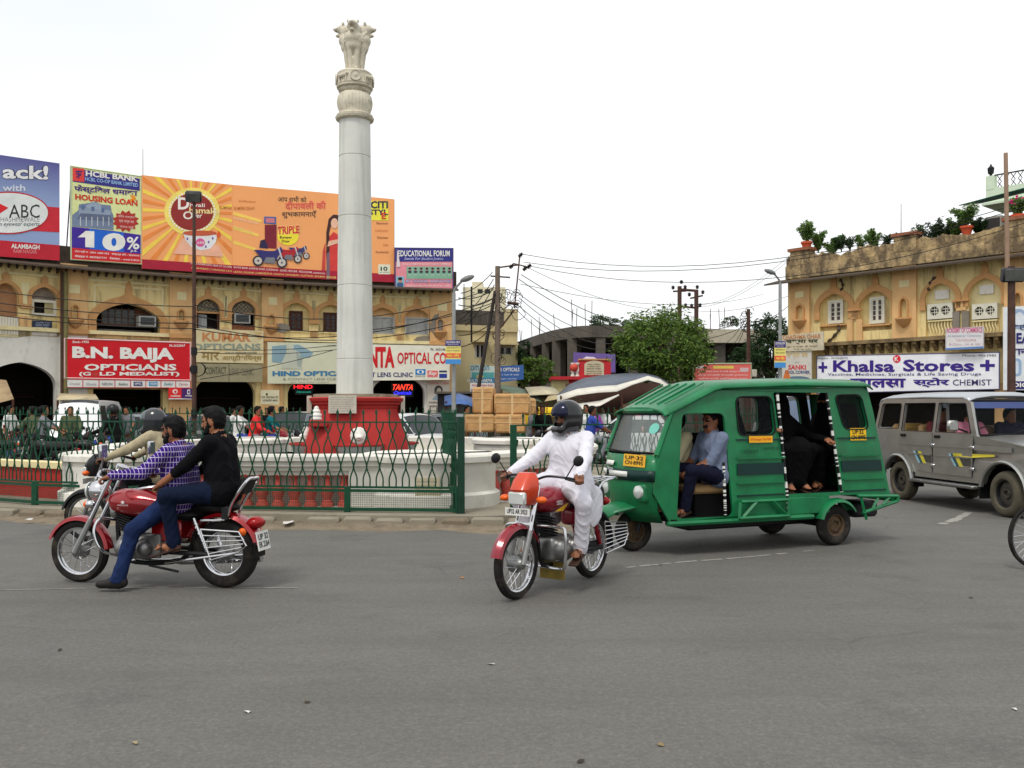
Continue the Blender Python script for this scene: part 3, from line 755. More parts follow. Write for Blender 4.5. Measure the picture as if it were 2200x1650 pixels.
for k in range(4):
 t=LROT+k*math.pi/2;e=V(math.cos(t),math.sin(t),0)
 mb=MB();mb.lathe([(.0,.035),(.02,.035),(.03,.02),(.085,.02),(.095,.035),(.105,.035),(.108,0)],20,e*.345+V(0,0,z+.13),e);mb.build('wheel_medallion',M_MARBLE2,ab)
 t2=t+math.pi/4;e2=V(math.cos(t2),math.sin(t2),0);s2=V(-e2.y,e2.x,0);c=e2*.35+V(0,0,z+.14)
 mb=MB();mb.ell(c,(.04,.04,.04));mb.tube([c-s2*.08+V(0,0,.0),c+s2*.06+V(0,0,.01)],.042,8);mb.tube([c+s2*.06,c+s2*.12+V(0,0,.05)],[.035,.025],8)
 for q in(-.08,-.03,.04,.08):mb.tube([c+s2*q,c+s2*(q+.01)-V(0,0,.11)],.014,6)
 mb.build('animal_relief',M_MARBLE2,ab)
for k in range(4):
 t=-R(90)+k*math.pi/2
 s=SDF()
 for q in(1,-1):
  s.cap((.13,.052*q,.03),(.17,.075*q,.48),.042,.06,.02,0);s.ell((.18,.056*q,.03),(.075,.042,.04),k=.02)
  s.cap((.0,.09*q,.05),(.02,.11*q,.25),.06,.08,.04,0)
  s.ell((.22,.10*q,.98),(.03,.025,.035),k=.01);s.ell((.325,.05*q,.90),(.03,.025,.022),k=.01)
 s.cap((-.05,0,.1),(.05,0,.6),.12,.15,.05,0)
 s.ell((.15,0,.53),(.13,.16,.13),k=.04);s.ell((.16,0,.66),(.165,.175,.15),k=.04);s.ell((.16,0,.82),(.135,.155,.15),k=.03)
 for i in range(30):
  a=i*2.4;rr=.12+.03*(i%2)
  s.cap((.25-.004*i,rr*math.cos(a),.68+rr*math.sin(a)),(.18,rr*1.25*math.cos(a),.62+rr*1.25*math.sin(a)),.028,.016,.008,0)
 s.ell((.25,0,.88),(.115,.108,.11),k=.03);s.ell((.355,0,.885),(.075,.07,.045),k=.02);s.ell((.42,0,.90),(.024,.034,.022),k=.01)
 s.ell((.33,0,.765),(.06,.055,.034),k=.015);s.ell((.385,0,.823),(.075,.046,.03),op='s');s.ell((.335,.05,.93),(.022,.016,.013),op='s');s.ell((.335,-.05,.93),(.022,.016,.013),op='s')
 o=s.mesh('lion',[M_MARBLE2],.012,mon,None,1);o.location=(0,0,8.33);o.rotation_euler[2]=t;o.scale=(.98,.98,.98)
def on_ped(ang,r,z):e=V(math.cos(ang),math.sin(ang),0);return e*r+V(0,0,z),e,V(-e.y,e.x,0)
FA=rz-math.pi/2
for ang,big in((FA,.30),(FA+math.pi/2,.30),(FA-math.pi/2,0)):
 c,e,t=on_ped(ang,.91,1.72);c=c-t*big
 TL,BL,TR,BR=c-t*.26+V(0,0,.17),c-t*.26-V(0,0,.17),c+t*.26+V(0,0,.17),c+t*.26-V(0,0,.17)
 sh=Sheet(0,0,100,150,0,100,TL,BL,TR,BR,e)
 mb=MB();Q=[sh.pt(a,b,.02) for a,b in((0,0),(1,0),(1,1),(0,1))]+[sh.pt(a,b,-.06) for a,b in((0,0),(1,0),(1,1),(0,1))]
 mb.add(Q,[(0,1,2,3),(7,6,5,4),(0,4,5,1),(1,5,6,2),(2,6,7,3),(3,7,4,0)]);pq=mb.build('plaque',M_PLAQUE,mon,smooth=False)
 for i in range(7):lettering(sh,pq,'राष्ट्रीय स्मारक अशोक स्तम्भ लखनऊ नगर'[i*2:i*2+26],10,9+i*12.5,140-(i%3)*9,16+i*12.5,(112,100,88),.0,d=.024)
for ang in(FA-R(0),FA+math.pi/2,FA-math.pi/2):
 c,e,t=on_ped(ang,.93,1.12);ax=(e,t,(0,0,1))
 s=SDF();C=np.array(c)
 E_,T_,U_=np.array(e),np.array(t),np.array([0,0,1.])
 s.ell(C,(.11,.14,.145),ax,.03,0)
 for i in range(14):
  a=i*2*math.pi/14;s.ell(C+T_*.125*math.cos(a)+U_*.13*math.sin(a)+E_*.02,(.05,.04,.045),ax,.02,0)
 s.ell(C+E_*.1-U_*.03,(.06,.065,.05),ax,.03,0);s.ell(C+E_*.15-U_*.055,(.04,.04,.014),ax,.01,0,op='s')
 for q in(1,-1):s.ell(C+E_*.105+T_*.05*q+U_*.045,(.02,.022,.014),ax,op='s')
 s.mesh('lion_spout',[mat('spout_white',(226,224,216),.6,var=.06,grime=.2,gcol=(150,140,128),gs=8)],.012,mon,None,1)
 mb=MB();bp=[(.0,-.29),(.2,-.27),(.36,-.18),(.45,-.04),(.47,0)];a0=ang-math.pi/2
 fr=Matrix(((t.x,e.x,0,c.x),(t.y,e.y,0,c.y),(0,0,1,.93),(0,0,0,1)))
 rings=[[fr@V(r*math.cos(u),r*math.sin(u)*.8-.05,z) for u in np.linspace(0,math.pi,25)] for r,z in bp]
 mb.loft(rings,closed=False);o=mb.build('bowl',mat('bowl_white',(214,214,208),.6,var=.06,grime=.25,gcol=(150,146,136),gs=5),mon)
 mb=MB();rg=[[fr@V(r*math.cos(u),r*math.sin(u)*.8-.05,z) for u in np.linspace(0,math.pi,25)] for r,z in((.47,-.005),(.5,0),(.5,.035),(.40,.04),(.40,0))]
 mb.loft(rg,closed=False);mb.build('bowl_lip',M_RED,o)
c,e,t=on_ped(FA,.82,0)
mb=MB();mb.lathe([(.17,1.38),(.18,1.42),(.15,1.46),(.17,1.52),(.16,1.56),(.11,1.6),(.13,1.64),(.12,1.68),(.08,1.71),(.07,1.78),(.0,1.82)],20,V(0,0,0));o=mb.build('finial',mat('spout_white',(0,0,0)),mon);o.scale=(.6,.6,.6);o.location=c-t*.78+e*.05+V(0,0,.60)
mb=MB(RT);mb.box((-.74,-.80,1.36),(.34,.34,.14),.02);mb.build('finial_base',M_RED,mon)
# ================================================================ green railings with wavy bars
def bar_mesh(h,w,rad,n=10,spike=True):
 """one wavy bar: bulges left and right, spear tip on top"""
 me={}
 for sgn in(1,-1):
  K=[(0,0),(.15,.0),(.30,.94),(.42,.45),(.575,-.3),(.70,.35),(.81,.94),(.92,.1),(1,-.05)]
  pts=bez([(sgn*w*o_,0,f*h) for f,o_ in K],max(2,n//3))
  mb=MB();mb.tube(pts,rad,5)
  me[sgn]=mb.mesh('bar',M_GREEN,60)
 mb=MB();mb.cyl((0,0,0),(0,0,.13),rad,n=5);mb.loft([[V(-.004,-.004,.1),V(.004,-.004,.1),V(.004,.004,.1),V(-.004,.004,.1)],[V(-.022,-.006,.135),V(.022,-.006,.135),V(.022,.006,.135),V(-.022,.006,.135)],[V(-.001,-.001,.19),V(.001,-.001,.19),V(.001,.001,.19),V(-.001,.001,.19)]])
 return me,mb.mesh('spike',M_GREEN,30)
BARS,SPIKE=bar_mesh(.93,.050,.0115)
BARS_F,SPIKE_F=bar_mesh(.93,.044,.013,5)
def railing(name,label,path,z0=.15,zm=.36,top=1.29,pitch=.19,far=False,panel=True,posts=None):
 f=empty(name,label,'fence')
 P=[V(a,b,0) for a,b in path];B_,SP=(BARS_F,SPIKE_F) if far else(BARS,SPIKE)
 def strip(zc,hh,tt,nm):
  for i in range(len(P)-1):
   d=P[i+1]-P[i];mb=MB();mb.box((0,0,0),(d.length+.02,tt,hh));o=mb.build(nm,M_GREEN,f,smooth=False)
   o.location=(P[i]+P[i+1])/2+V(0,0,zc);o.rotation_euler[2]=math.atan2(d.y,d.x)
 strip(z0+top,.022,.03,'top_rail');strip(z0+zm,.03,.032,'middle_rail')
 if panel:strip(z0+.045,.045,.045,'bottom_rail');strip(z0+zm-.05,.04,.045,'middle_rail')
 for i,(p,d) in enumerate(along(path,pitch/2)):
  a=math.atan2(d.y,d.x);s=1 if i%2 else-1
  o=obj('bar',B_[s],f);o.location=p+V(0,0,z0+zm);o.rotation_euler[2]=a
  if s>0:o=obj('spike',SP,f);o.location=p+V(0,0,z0+top);o.rotation_euler[2]=a
 if panel:
  for i in range(len(P)-1):
   d=(P[i+1]-P[i]);L=d.length;d.normalize();mb=MB()
   for k in range(int(L/.032)):
    q=P[i]+d*(k*.032);mb.cyl(q+V(0,0,z0+.06),q+V(0,0,z0+zm-.06),.0022,n=3,caps=False)
   for z in np.arange(z0+.08,z0+zm-.06,.032):mb.cyl(P[i]+V(0,0,z),P[i+1]+V(0,0,z),.0022,n=3,caps=False)
   mb.build('wire_mesh',M_GREEN,f,smooth=False,kind='stuff')
 for i in(posts if posts is not None else range(len(P))):
  mb=MB();mb.box((0,0,(zm+.02)/2+z0-.05),(.085,.07,zm+.1),.006);o=mb.build('post',M_GREEN,f);o.location=P[i]
 return f
f1=railing('iron_railing','green wavy bar railing in front of the fountain with wire mesh base',FEN)
mb=MB();mb.box((0,0,.72),(.1,.1,1.4),.006);o=mb.build('corner_post',mat('dark_green_post',(12,52,36),.5,var=.3,sc=6),f1);o.location=(-.72,13.1,.1)
railing('iron_railing','short green railing section turning back at the open entrance',[(-.80,13.25),(-1.08,14.35)],pitch=.12)
f2=railing('iron_railing','green wavy bar railing right of the entrance behind the helmeted white rider',FEN2,zm=.1,top=1.24,panel=False)
mb=MB();mb.box((0,0,.65),(.1,.1,1.3),.006);o=mb.build('corner_post',M_GREEN,f2);o.location=(.02,13.58,.1)
back=[(CEN.x+8.6*math.cos(t),CEN.y+.6+8.4*math.sin(t)) for t in np.linspace(R(168),R(2),22)]
railing('iron_railing','green wavy bar railing along the far side of the island',back,zm=.1,top=1.36,pitch=.2,far=True,panel=False)
# ================================================================ crescent arcade building, left
LCX,LCY,LCR=3.852,8.47,33.435
def LC(x,dr=0.):
 """plan point where the sight line of photo column x meets the crescent"""
 k=(x-CXP)/FPX;a=k*k+1;b=-2*(k*LCX+LCY);c=LCX**2+LCY**2-(LCR+dr)**2
 Y=(-b+math.sqrt(b*b-4*a*c))/(2*a);return(k*Y,Y)
def arch(u0,u1,z0,zs,zt,n=9,bulge=0.):
 c=(u0+u1)/2;h=(u1-u0)/2;R_=[(u1,z0)];L_=[]
 for i in range(n+1):
  a=i/n;x=h*(1-a**2.1)+bulge*h*math.sin(math.pi*min(1,a*1.6))*(a<.62);z=zs+(zt-zs)*(1.3*a-.3*a**3)
  R_.append((c+x,z));L_.append((c-x,z))
 return R_+L_[::-1][1:]+[(u0,z0)]
def grow(poly,g):
 """offset an open arch outline (ends at the foot) outwards"""
 out=[];n=len(poly)
 for i in range(n):
  a=Vector(poly[max(i-1,0)]);b=Vector(poly[min(i+1,n-1)]);d=(b-a).normalized();nv=Vector((d.y,-d.x))
  k=g*(1.25 if i==n//2 else 1);p=Vector(poly[i])+nv*k
  if i==n//2:p=Vector((poly[i][0],poly[i][1]+g*1.5))
  out.append((p.x,p.y))
 return out
def wfn(w):return lambda u,z,d:w.pt(u,z,d)
def slab(w,parent,name,u0,u1,z0,z1,d0,d1,material,bev=0.):
 mb=MB();mb.prism([(u0,z0),(u1,z0),(u1,z1),(u0,z1)],[],d0,d1,wfn(w));return mb.build(name,material,parent,smooth=False)
ZF,ZE=4.62,6.62
def make_window(w,par,cx,hw,ya,ys,yb,kind,band=10):
 """photo-surveyed arched window; returns the opening outline for the wall"""
 u0,zb=w.uv(cx-hw,yb);u1,_=w.uv(cx+hw,yb);_,za=w.uv(cx,ya);_,zs=w.uv(cx,ys)
 o=arch(u0,u1,zb,zs,za,bulge=.04)
 g=abs(w.uv(cx+band,yb)[0]-w.uv(cx,yb)[0])
 win=bpy.data.objects.new('window',None);COL.objects.link(win);win.parent=par
 mb=MB();og=grow(o,g);og[0]=(o[0][0]+g,zs-g*1.4);og[-1]=(o[-1][0]-g,zs-g*1.4);oo=list(o);oo[0]=(o[0][0],zs-g*1.4);oo[-1]=(o[-1][0],zs-g*1.4)
 mb.prism(og+oo[::-1],[],-.02,.07,wfn(w));mb.build('arch_band',M_SUR,win,smooth=False)
 ic=(u0+u1)/2
 mb=MB();mb.prism(arch(ic-.12,ic+.12,za+g*1.1,za+g*1.7,za+g*3.0,5),[],0,.075,wfn(w));mb.build('finial_boss',M_SUR,win,smooth=False)
 H=za-zb;W_=u1-u0
 big=[(u0-.1,zb-.1),(u1+.1,zb-.1),(u1+.1,za+.1),(u0-.1,za+.1)]
 def back(d,material,nm='recess_wall'):
  mb=MB();mb.prism(big,[],d-.04,d,wfn(w));return mb.build(nm,material,win,smooth=False)
 def fr(a0,b0,a1,b1,d,material,nm,th=.05,t2=.06):
  mb=MB();mb.prism([(a0,b0),(a1,b0),(a1,b1),(a0,b1)],[[(a0+th,b0+th),(a1-th,b0+th),(a1-th,b1-th),(a0+th,b1-th)]],d,d+t2,wfn(w));return mb.build(nm,material,win,smooth=False)
 def lattice(z0,d):
  mb=MB();st=.17;k=0
  for a in np.arange(u0-1.2,u1+1.2,st):
   for sg in(1,-1):
    pts=[]
    for q in range(9):
     z=z0+(za-z0)*q/8;u=a+sg*(z-z0)+.03*math.sin(q*2.1)
     if u0<u<u1 and z<zs+(za-zs)*(1-abs((u-ic)/(W_/2))**1.6):pts.append(w.pt(u,z,d))
     elif len(pts)>1:mb.tube(pts,.018,4);pts=[]
     else:pts=[]
    if len(pts)>1:mb.tube(pts,.018,4)
  if mb.v:mb.build('stucco_lattice',mat('lattice_stucco',(160,150,124),.9,grime=.3),win)
  mb=MB();mb.prism([(u0,z0-.07),(u1,z0-.07),(u1,z0),(u0,z0)],[],d-.04,d+.05,wfn(w));mb.build('transom',M_SUR,win,smooth=False)
 if kind=='jali':
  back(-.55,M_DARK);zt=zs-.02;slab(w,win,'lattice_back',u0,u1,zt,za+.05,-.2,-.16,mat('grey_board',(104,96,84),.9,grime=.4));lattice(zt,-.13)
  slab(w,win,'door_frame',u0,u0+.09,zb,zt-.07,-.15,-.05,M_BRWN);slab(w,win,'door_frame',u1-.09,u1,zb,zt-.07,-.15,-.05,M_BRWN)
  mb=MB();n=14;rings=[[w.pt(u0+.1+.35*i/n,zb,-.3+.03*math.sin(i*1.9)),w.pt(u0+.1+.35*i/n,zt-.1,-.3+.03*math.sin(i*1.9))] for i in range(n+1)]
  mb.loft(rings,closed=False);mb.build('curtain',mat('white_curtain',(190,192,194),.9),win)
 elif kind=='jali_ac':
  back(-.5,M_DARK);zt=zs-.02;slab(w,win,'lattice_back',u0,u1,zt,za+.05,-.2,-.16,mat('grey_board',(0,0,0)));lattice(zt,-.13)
  slab(w,win,'brick_infill',u0,u1,zb,zb+H*.22,-.3,-.1,M_BRICK)
 elif kind=='brown':
  back(-.22,M_YEL);a0,a1=ic-W_*.27,ic+W_*.27;b1=zs+(za-zs)*.35
  fr(a0,zb,a1,b1,-.215,M_BRWN,'door_frame',.06,.07)
  for q in(0,1):
   x0=a0+.06+q*(a1-a0-.12)/2;x1=x0+(a1-a0-.12)/2
   lf=slab(w,win,'door_leaf',x0+.008,x1-.008,zb+.06,b1-.06,-.2,-.17,M_BRWN)
   for i in range(4):
    za0=zb+.1+i*(b1-zb-.2)/4
    mb=MB();mb.prism([(x0+.06,za0+.03),(x1-.05,za0+.03),(x1-.05,za0+(b1-zb-.2)/4-.03),(x0+.06,za0+(b1-zb-.2)/4-.03)],[],-.175,-.163,wfn(w));mb.build('pane',M_PANE,lf,smooth=False)
  slab(w,win,'sill',u0,u1,zb-.06,zb,-.2,.05,M_YEL)
 elif kind=='grey':
  back(-.22,M_ORG);b1=zs+.05
  fr(u0+.02,zb,u1-.02,b1,-.21,M_GREYW,'frame',.07,.1)
  for q in(0,1):
   x0=u0+.09+q*(W_-.18)/2;x1=x0+(W_-.18)/2
   lf=slab(w,win,'shutter_leaf',x0+.006,x1-.006,zb+.07,b1-.07,-.19,-.15,M_GREYW)
   for i in range(3):
    h=(b1-zb-.2)/3;z0=zb+.1+i*h
    slab(w,lf,'panel',x0+.07,x1-.07,z0+.05,z0+h-.05,-.16,-.142,M_GREYW)
  slab(w,win,'open_shutter',u0-.0,u0+.04,zb,b1,-.15,.12,M_GREYW);slab(w,win,'open_shutter',u1-.04,u1,zb,b1,-.15,.12,M_GREYW)
 elif kind=='grille':
  back(-.3,M_DARK);slab(w,win,'fan_panel',u0,u1,zs-.02,za,-.2,-.15,mat('dirty_fanlight',(132,118,104),.9,grime=.5,gcol=(80,70,64),gs=4))
  fr(u0,zb+H*.42,u1,zs+.02,-.14,M_WFRAME,'frame',.1,.08);slab(w,win,'fixed_panel',ic+W_*.05,u1-.1,zb+H*.47,zs-.06,-.16,-.12,mat('faded_panel',(176,162,120),.9))
  slab(w,win,'lower_panel',u0,u1,zb,zb+H*.42,-.16,-.12,M_YEL)
  for i in range(7):
   u=u0+W_*(i+.5)/7;mb=MB();mb.tube([w.pt(u-.05,zb+.25,-.05),w.pt(u,zb+.02,-.05),w.pt(u+.05,zb+.25,-.05)],.015,4);mb.build('railing_bar',M_WFRAME,win)
 elif kind=='bricked':
  back(-.2,mat('faded_brick_fill',(168,124,88),.95,grime=.4,gcol=(110,84,62),gs=3));slab(w,win,'balustrade_panel',u0,u1,zb,zb+H*.38,-.1,.03,M_PALE)
  for i in range(9):
   u=u0+W_*(i+.5)/9;slab(w,win,'balustrade_bar',u-.03,u+.03,zb+.08,zb+H*.36,.03,.06,M_WHITE)
 elif kind=='big':
  back(-1.3,M_DARK);_,zsh=w.uv(cx,703);_,zg=w.uv(cx,698)
  sp=slab(w,win,'shutter_box',u0,u1,zg-.02,zg+.06,-.7,-.35,M_IRON)
  for i in range(14):slab(w,win,'shutter_slat',u0+.15,u1-.2,zb-.6+i*.075,zb-.6+i*.075+.066,-.62,-.59,mat('grey_roller_shutter',(120,116,108),.6,.3,grime=.4))
  gp=slab(w,win,'glazing',u0+W_*.12,u1-W_*.36,zg+.06,za-.2,-.5,-.46,mat('dusty_glazing',(70,74,70),.25,var=.4,sc=2))
  for i in range(6):uu=u0+W_*(.12+i*.104);slab(w,win,'mullion',uu-.02,uu+.02,zg+.06,za-.12,-.46,-.42,M_IRON)
  for i in range(3):slab(w,win,'glazing_bar',u0+W_*.1,u1-W_*.34,zg+.3+i*.32,zg+.33+i*.32,-.455,-.425,M_IRON)
  slab(w,win,'brown_infill',u1-W_*.36,u1+.05,zg+.06,za-.1,-.5,-.46,mat('brown_hardboard',(100,62,46),.9,var=.2))
 elif kind=='casement':
  back(-.18,M_YEL)
 elif kind=='panelwin':
  back(-.16,M_PALE)
 return o,win
def niche(w,par,cx,yt,yb,hw=6):
 u0,zb=w.uv(cx-hw,yb);u1,_=w.uv(cx+hw,yb);zt=w.uv(cx,yt)[1];zs=zb+(zt-zb)*.72
 o=arch(u0,u1,zb,zs,zt,6);g=(u1-u0)*.22
 nn=bpy.data.objects.new('niche',None);COL.objects.link(nn);nn.parent=par
 mb=MB();og=grow(o,g);mb.prism(og+o[::-1],[],.10,.19,wfn(w));mb.build('niche_frame',M_SUR,nn,smooth=False)
 mb=MB();c=w.pt((u0+u1)/2,zb,.14);mb.lathe([(.02,-.38),(.1,-.3),(.22,-.2),(.26,-.1),(.30,-.06),(.3,0)],14,c);mb.build('corbel',M_SUR,nn)
 return o
def bay_wall(w,par,outline,holes,d0,d1,material,name='wall'):
 mb=MB();mb.prism(outline,holes,d0,d1,wfn(w));return mb.build(name,material,par,smooth=False)
arc=empty('arcade_building','long curved yellow two storey arcade with ornate arched windows on the left','building')
def ground_bay(w,par,x0,x1,ytop,material,archy=True,depth=3.2,ysp=None):
 u0=w.uv(x0,860)[0];u1=w.uv(x1,860)[0];zt=w.uv((x0+x1)/2,ytop)[1];L=w.L
 zs=w.uv((x0+x1)/2,ysp)[1] if ysp else zt-.9
 a=arch(u0,u1,0,zs,zt,12) if archy else[(u1,0),(u1,zt),(u0,zt),(u0,0)]
 bay_wall(w,par,[(0,0)]+a[::-1]+[(L,0),(L,ZF),(0,ZF)],[],-.4,0,material,'ground_floor_wall')
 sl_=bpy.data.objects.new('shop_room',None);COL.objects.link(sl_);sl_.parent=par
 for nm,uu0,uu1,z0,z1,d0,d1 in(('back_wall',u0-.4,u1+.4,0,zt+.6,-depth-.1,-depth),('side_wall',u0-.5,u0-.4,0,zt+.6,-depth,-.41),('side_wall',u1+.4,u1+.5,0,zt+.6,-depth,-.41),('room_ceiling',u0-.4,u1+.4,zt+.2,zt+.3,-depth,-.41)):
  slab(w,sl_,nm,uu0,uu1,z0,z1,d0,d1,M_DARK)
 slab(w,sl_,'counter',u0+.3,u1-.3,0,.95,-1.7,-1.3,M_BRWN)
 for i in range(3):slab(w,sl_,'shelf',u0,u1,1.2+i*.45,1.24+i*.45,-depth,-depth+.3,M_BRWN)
 return u0,u1,zt
BAYS=[(-150,130),(185,365),(412,563),(606,748),(788,925)]
WINS=[[(12,27,608,640,722,'bricked'),(95,27,617,645,722,'grille'),(-90,27,600,634,720,'bricked')],[(275,68,652,700,728,'big')],[(447,25,642,668,708,'jali'),(523,25,646,671,712,'jali_ac')],[(637,27,651,676,710,'brown'),(711,27,655,679,713,'brown')],[(822,25,661,682,717,'grey'),(895,25,664,684,719,'grey')]]
GRD=[(-35,121,778,True,830),(200,350,836,False,0),(418,548,800,True,850),(618,740,806,True,850),(800,912,806,True,845)]
LW={}
for i,(x0,x1) in enumerate(BAYS):
 w=Wall(LC(x0),LC(x1));LW[i]=w;holes=[]
 for cfg in WINS[i]:
  band=17 if cfg[-1]=='big' else 9
  o,win=make_window(w,arc,*cfg,band=band);holes.append(o)
 bay_wall(w,arc,[(0,ZF-.25),(w.L,ZF-.25),(w.L,7.1),(0,7.1)],holes,-.35,0,M_YEL)
 g=GRD[i];u0,u1,zt=ground_bay(w,arc,g[0],g[1],g[2],M_WHITE if i in(0,4) else M_YEL,g[3],3.2,g[4] or None)
 bb=[(0,ZF-.12),(w.L,ZF)]
 slab(w,arc,'string_course',-.05,w.L+.05,ZF-.12,ZF+.02,0,.14,M_PALE)
 slab(w,arc,'cornice_band',0,w.L,ZE-.10,ZE-.02,0,.06,M_PALE)
 xs_=[c[0] for c in WINS[i]]
 if len(WINS[i])>1:
  for a in range(len(xs_)):
   for side in(-1,1):
    xc=xs_[a]+side*37
    uu,zz=w.uv(xc,WINS[i][a][3]+12);
    if 0.1<uu<w.L-.1:slab(w,arc,'pale_panel',uu-.07,uu+.07,zz,ZE-.35,0,.03,M_PALE);slab(w,arc,'ledge',uu-.22,uu+.22,zz-.1,zz-.04,0,.12,M_SUR);slab(w,arc,'half_pilaster',uu-.13,uu+.13,ZF+.03,zz-.45,0,.09,M_ORG)
   u_,_=w.uv(xs_[a],640);mb=MB();q=[(u_-.62,zz),(u_+.62,zz),(u_+.62,ZE-.28),(u_-.62,ZE-.28)]
 else:
  mb=MB();a0,b0=.25,w.L-.25;mb.prism([(a0,ZF+.3),(b0,ZF+.3),(b0,ZE-.2),(a0,ZE-.2)],[[(a0+.08,ZF+.2+.1),(b0-.08,ZF+.3),(b0-.08,ZE-.28),(a0+.08,ZE-.28)]],0,.03,wfn(w));mb.build('panel_moulding',M_PALE,arc,smooth=False)
PIL=[(130,185,160,657,686),(365,412,388,667,690),(563,606,582,678,700),(748,788,768,684,704),(925,973,945,687,712)]
for x0,x1,cx,yt,yb in PIL:
 w=Wall(LC(x0),LC(x1));nh=niche(w,arc,cx,yt,yb,6)
 bay_wall(w,arc,[(-.03,ZF-.2),(w.L+.03,ZF-.2),(w.L+.03,7.1),(-.03,7.1)],[nh],-.3,.12,M_ORG,'pilaster')
 nb_=MB();nb_.prism([(0.05,ZF),(w.L-.05,ZF),(w.L-.05,ZE),(.05,ZE)],[],-.05,-.02,wfn(w));nb_.build('niche_back',M_YEL,arc,smooth=False)
 slab(w,arc,'ground_pier',-.03,w.L+.03,0,ZF-.2,-.4,.08,M_ORG if x0!=130 else M_WHITE)
 slab(w,arc,'sunk_panel',w.L*.3,w.L*.72,ZE-.62,ZE-.3,.12,.135,M_PALE)
 slab(w,arc,'pilaster_base',-.06,w.L+.06,ZF-.14,ZF+.04,.12,.2,M_SUR)
XS=[-150,-60,40,130,185,275,365,412,490,563,606,680,748,788,860,925,980]
def ringat(x,prof):
 p=LC(x);e=V(p[0]-LCX,p[1]-LCY,0).normalized()
 return[V(p[0],p[1],0)-e*d+V(0,0,z) for d,z in prof]
mb=MB();mb.loft([ringat(x,[(.0,7.08),(.86,6.86),(.86,6.80),(0,7.0)]) for x in XS]);mb.build('eave',M_EAVE,arc,smooth=False)
mb=MB();mb.loft([ringat(x,[(.1,7.0),(.1,7.75),(-.35,7.75),(-.35,7.0)]) for x in XS]);mb.build('parapet',M_EAVE,arc,smooth=False)  # dark parapet colour imitates the shadow beneath the hoardings
mb=MB();mb.loft([ringat(x,[(-3.7,0),(-3.7,7.3),(-9,7.3),(-9,0)]) for x in XS]);mb.build('building_mass',M_PALE,arc,smooth=False)
mb=MB();mb.loft([ringat(x,[(-.36,7.1),(-.36,7.3),(-3.8,7.3),(-3.8,7.1)]) for x in XS]);mb.build('roof_slab',M_CONC,arc,smooth=False)
mb=MB();mb.loft([ringat(x,[(-.41,4.4),(-.41,4.5),(-3.7,4.5),(-3.7,4.4)]) for x in XS]);mb.build('floor_slab',M_DARK,arc,smooth=False)
brk=MB();brk.loft([[V(0,-.04,-.28),V(0,.04,-.28),V(0,.04,0),V(0,-.04,0)],[V(.12,-.035,-.2),V(.12,.035,-.2),V(.12,.035,0),V(.12,-.035,0)],[V(.3,-.03,-.13),V(.3,.03,-.13),V(.3,.03,-.02),V(.3,-.03,-.02)],[V(.62,-.03,-.12),V(.62,.03,-.12),V(.62,.03,-.08),V(.62,-.03,-.08)]])
mb=brk;mb.cyl((.3,0,-.2),(.3,0,-.1),.02,.035,6)
me_br=mb.mesh('bracket',M_EAVE)
x=-140.
while x<970:
 p=LC(x);e=V(p[0]-LCX,p[1]-LCY,0).normalized();o=obj('bracket',me_br,arc);o.location=V(p[0],p[1],6.98);o.rotation_euler[2]=math.atan2(-e.y,-e.x);x+=17.5
for x,r,m_,nm,z1 in((133,.055,M_IRON,'drain_pipe',6.8),(141,.09,mat('faded_green_pipe',(120,112,70),.8,var=.2,grime=.3),'drain_pipe',6.75)):
 p=LC(x,-.28);mb=MB();mb.cyl(V(p[0],p[1],0),V(p[0],p[1],z1),r,n=8);mb.build(nm,m_,arc)
for x,y,rx,ry in((602,705,21,11),(940,700,20,26),(915,730,26,8)):
 w=min((LW[i] for i in LW),key=lambda q:abs(q.uv(x,y)[0]-q.L/2)/q.L);uu,zz=w.uv(x,y,.0)
 du=abs(w.uv(x+rx,y)[0]-uu);dz=abs(w.uv(x,y-ry)[1]-zz);q=random.Random(int(x))
 dd=.0 if x==915 else .125
 if x==602:dd=.12
 pts=[(uu+du*math.cos(t)*q.uniform(.75,1.1),zz+dz*math.sin(t)*q.uniform(.75,1.1)) for t in np.linspace(0,2*math.pi,22)[:-1]]
 mb=MB();mb.prism(pts,[],dd,dd+.015,wfn(w));mb.build('cement_patch',mat('cement_patch',(132,124,112),.95,var=.15),arc,smooth=False)
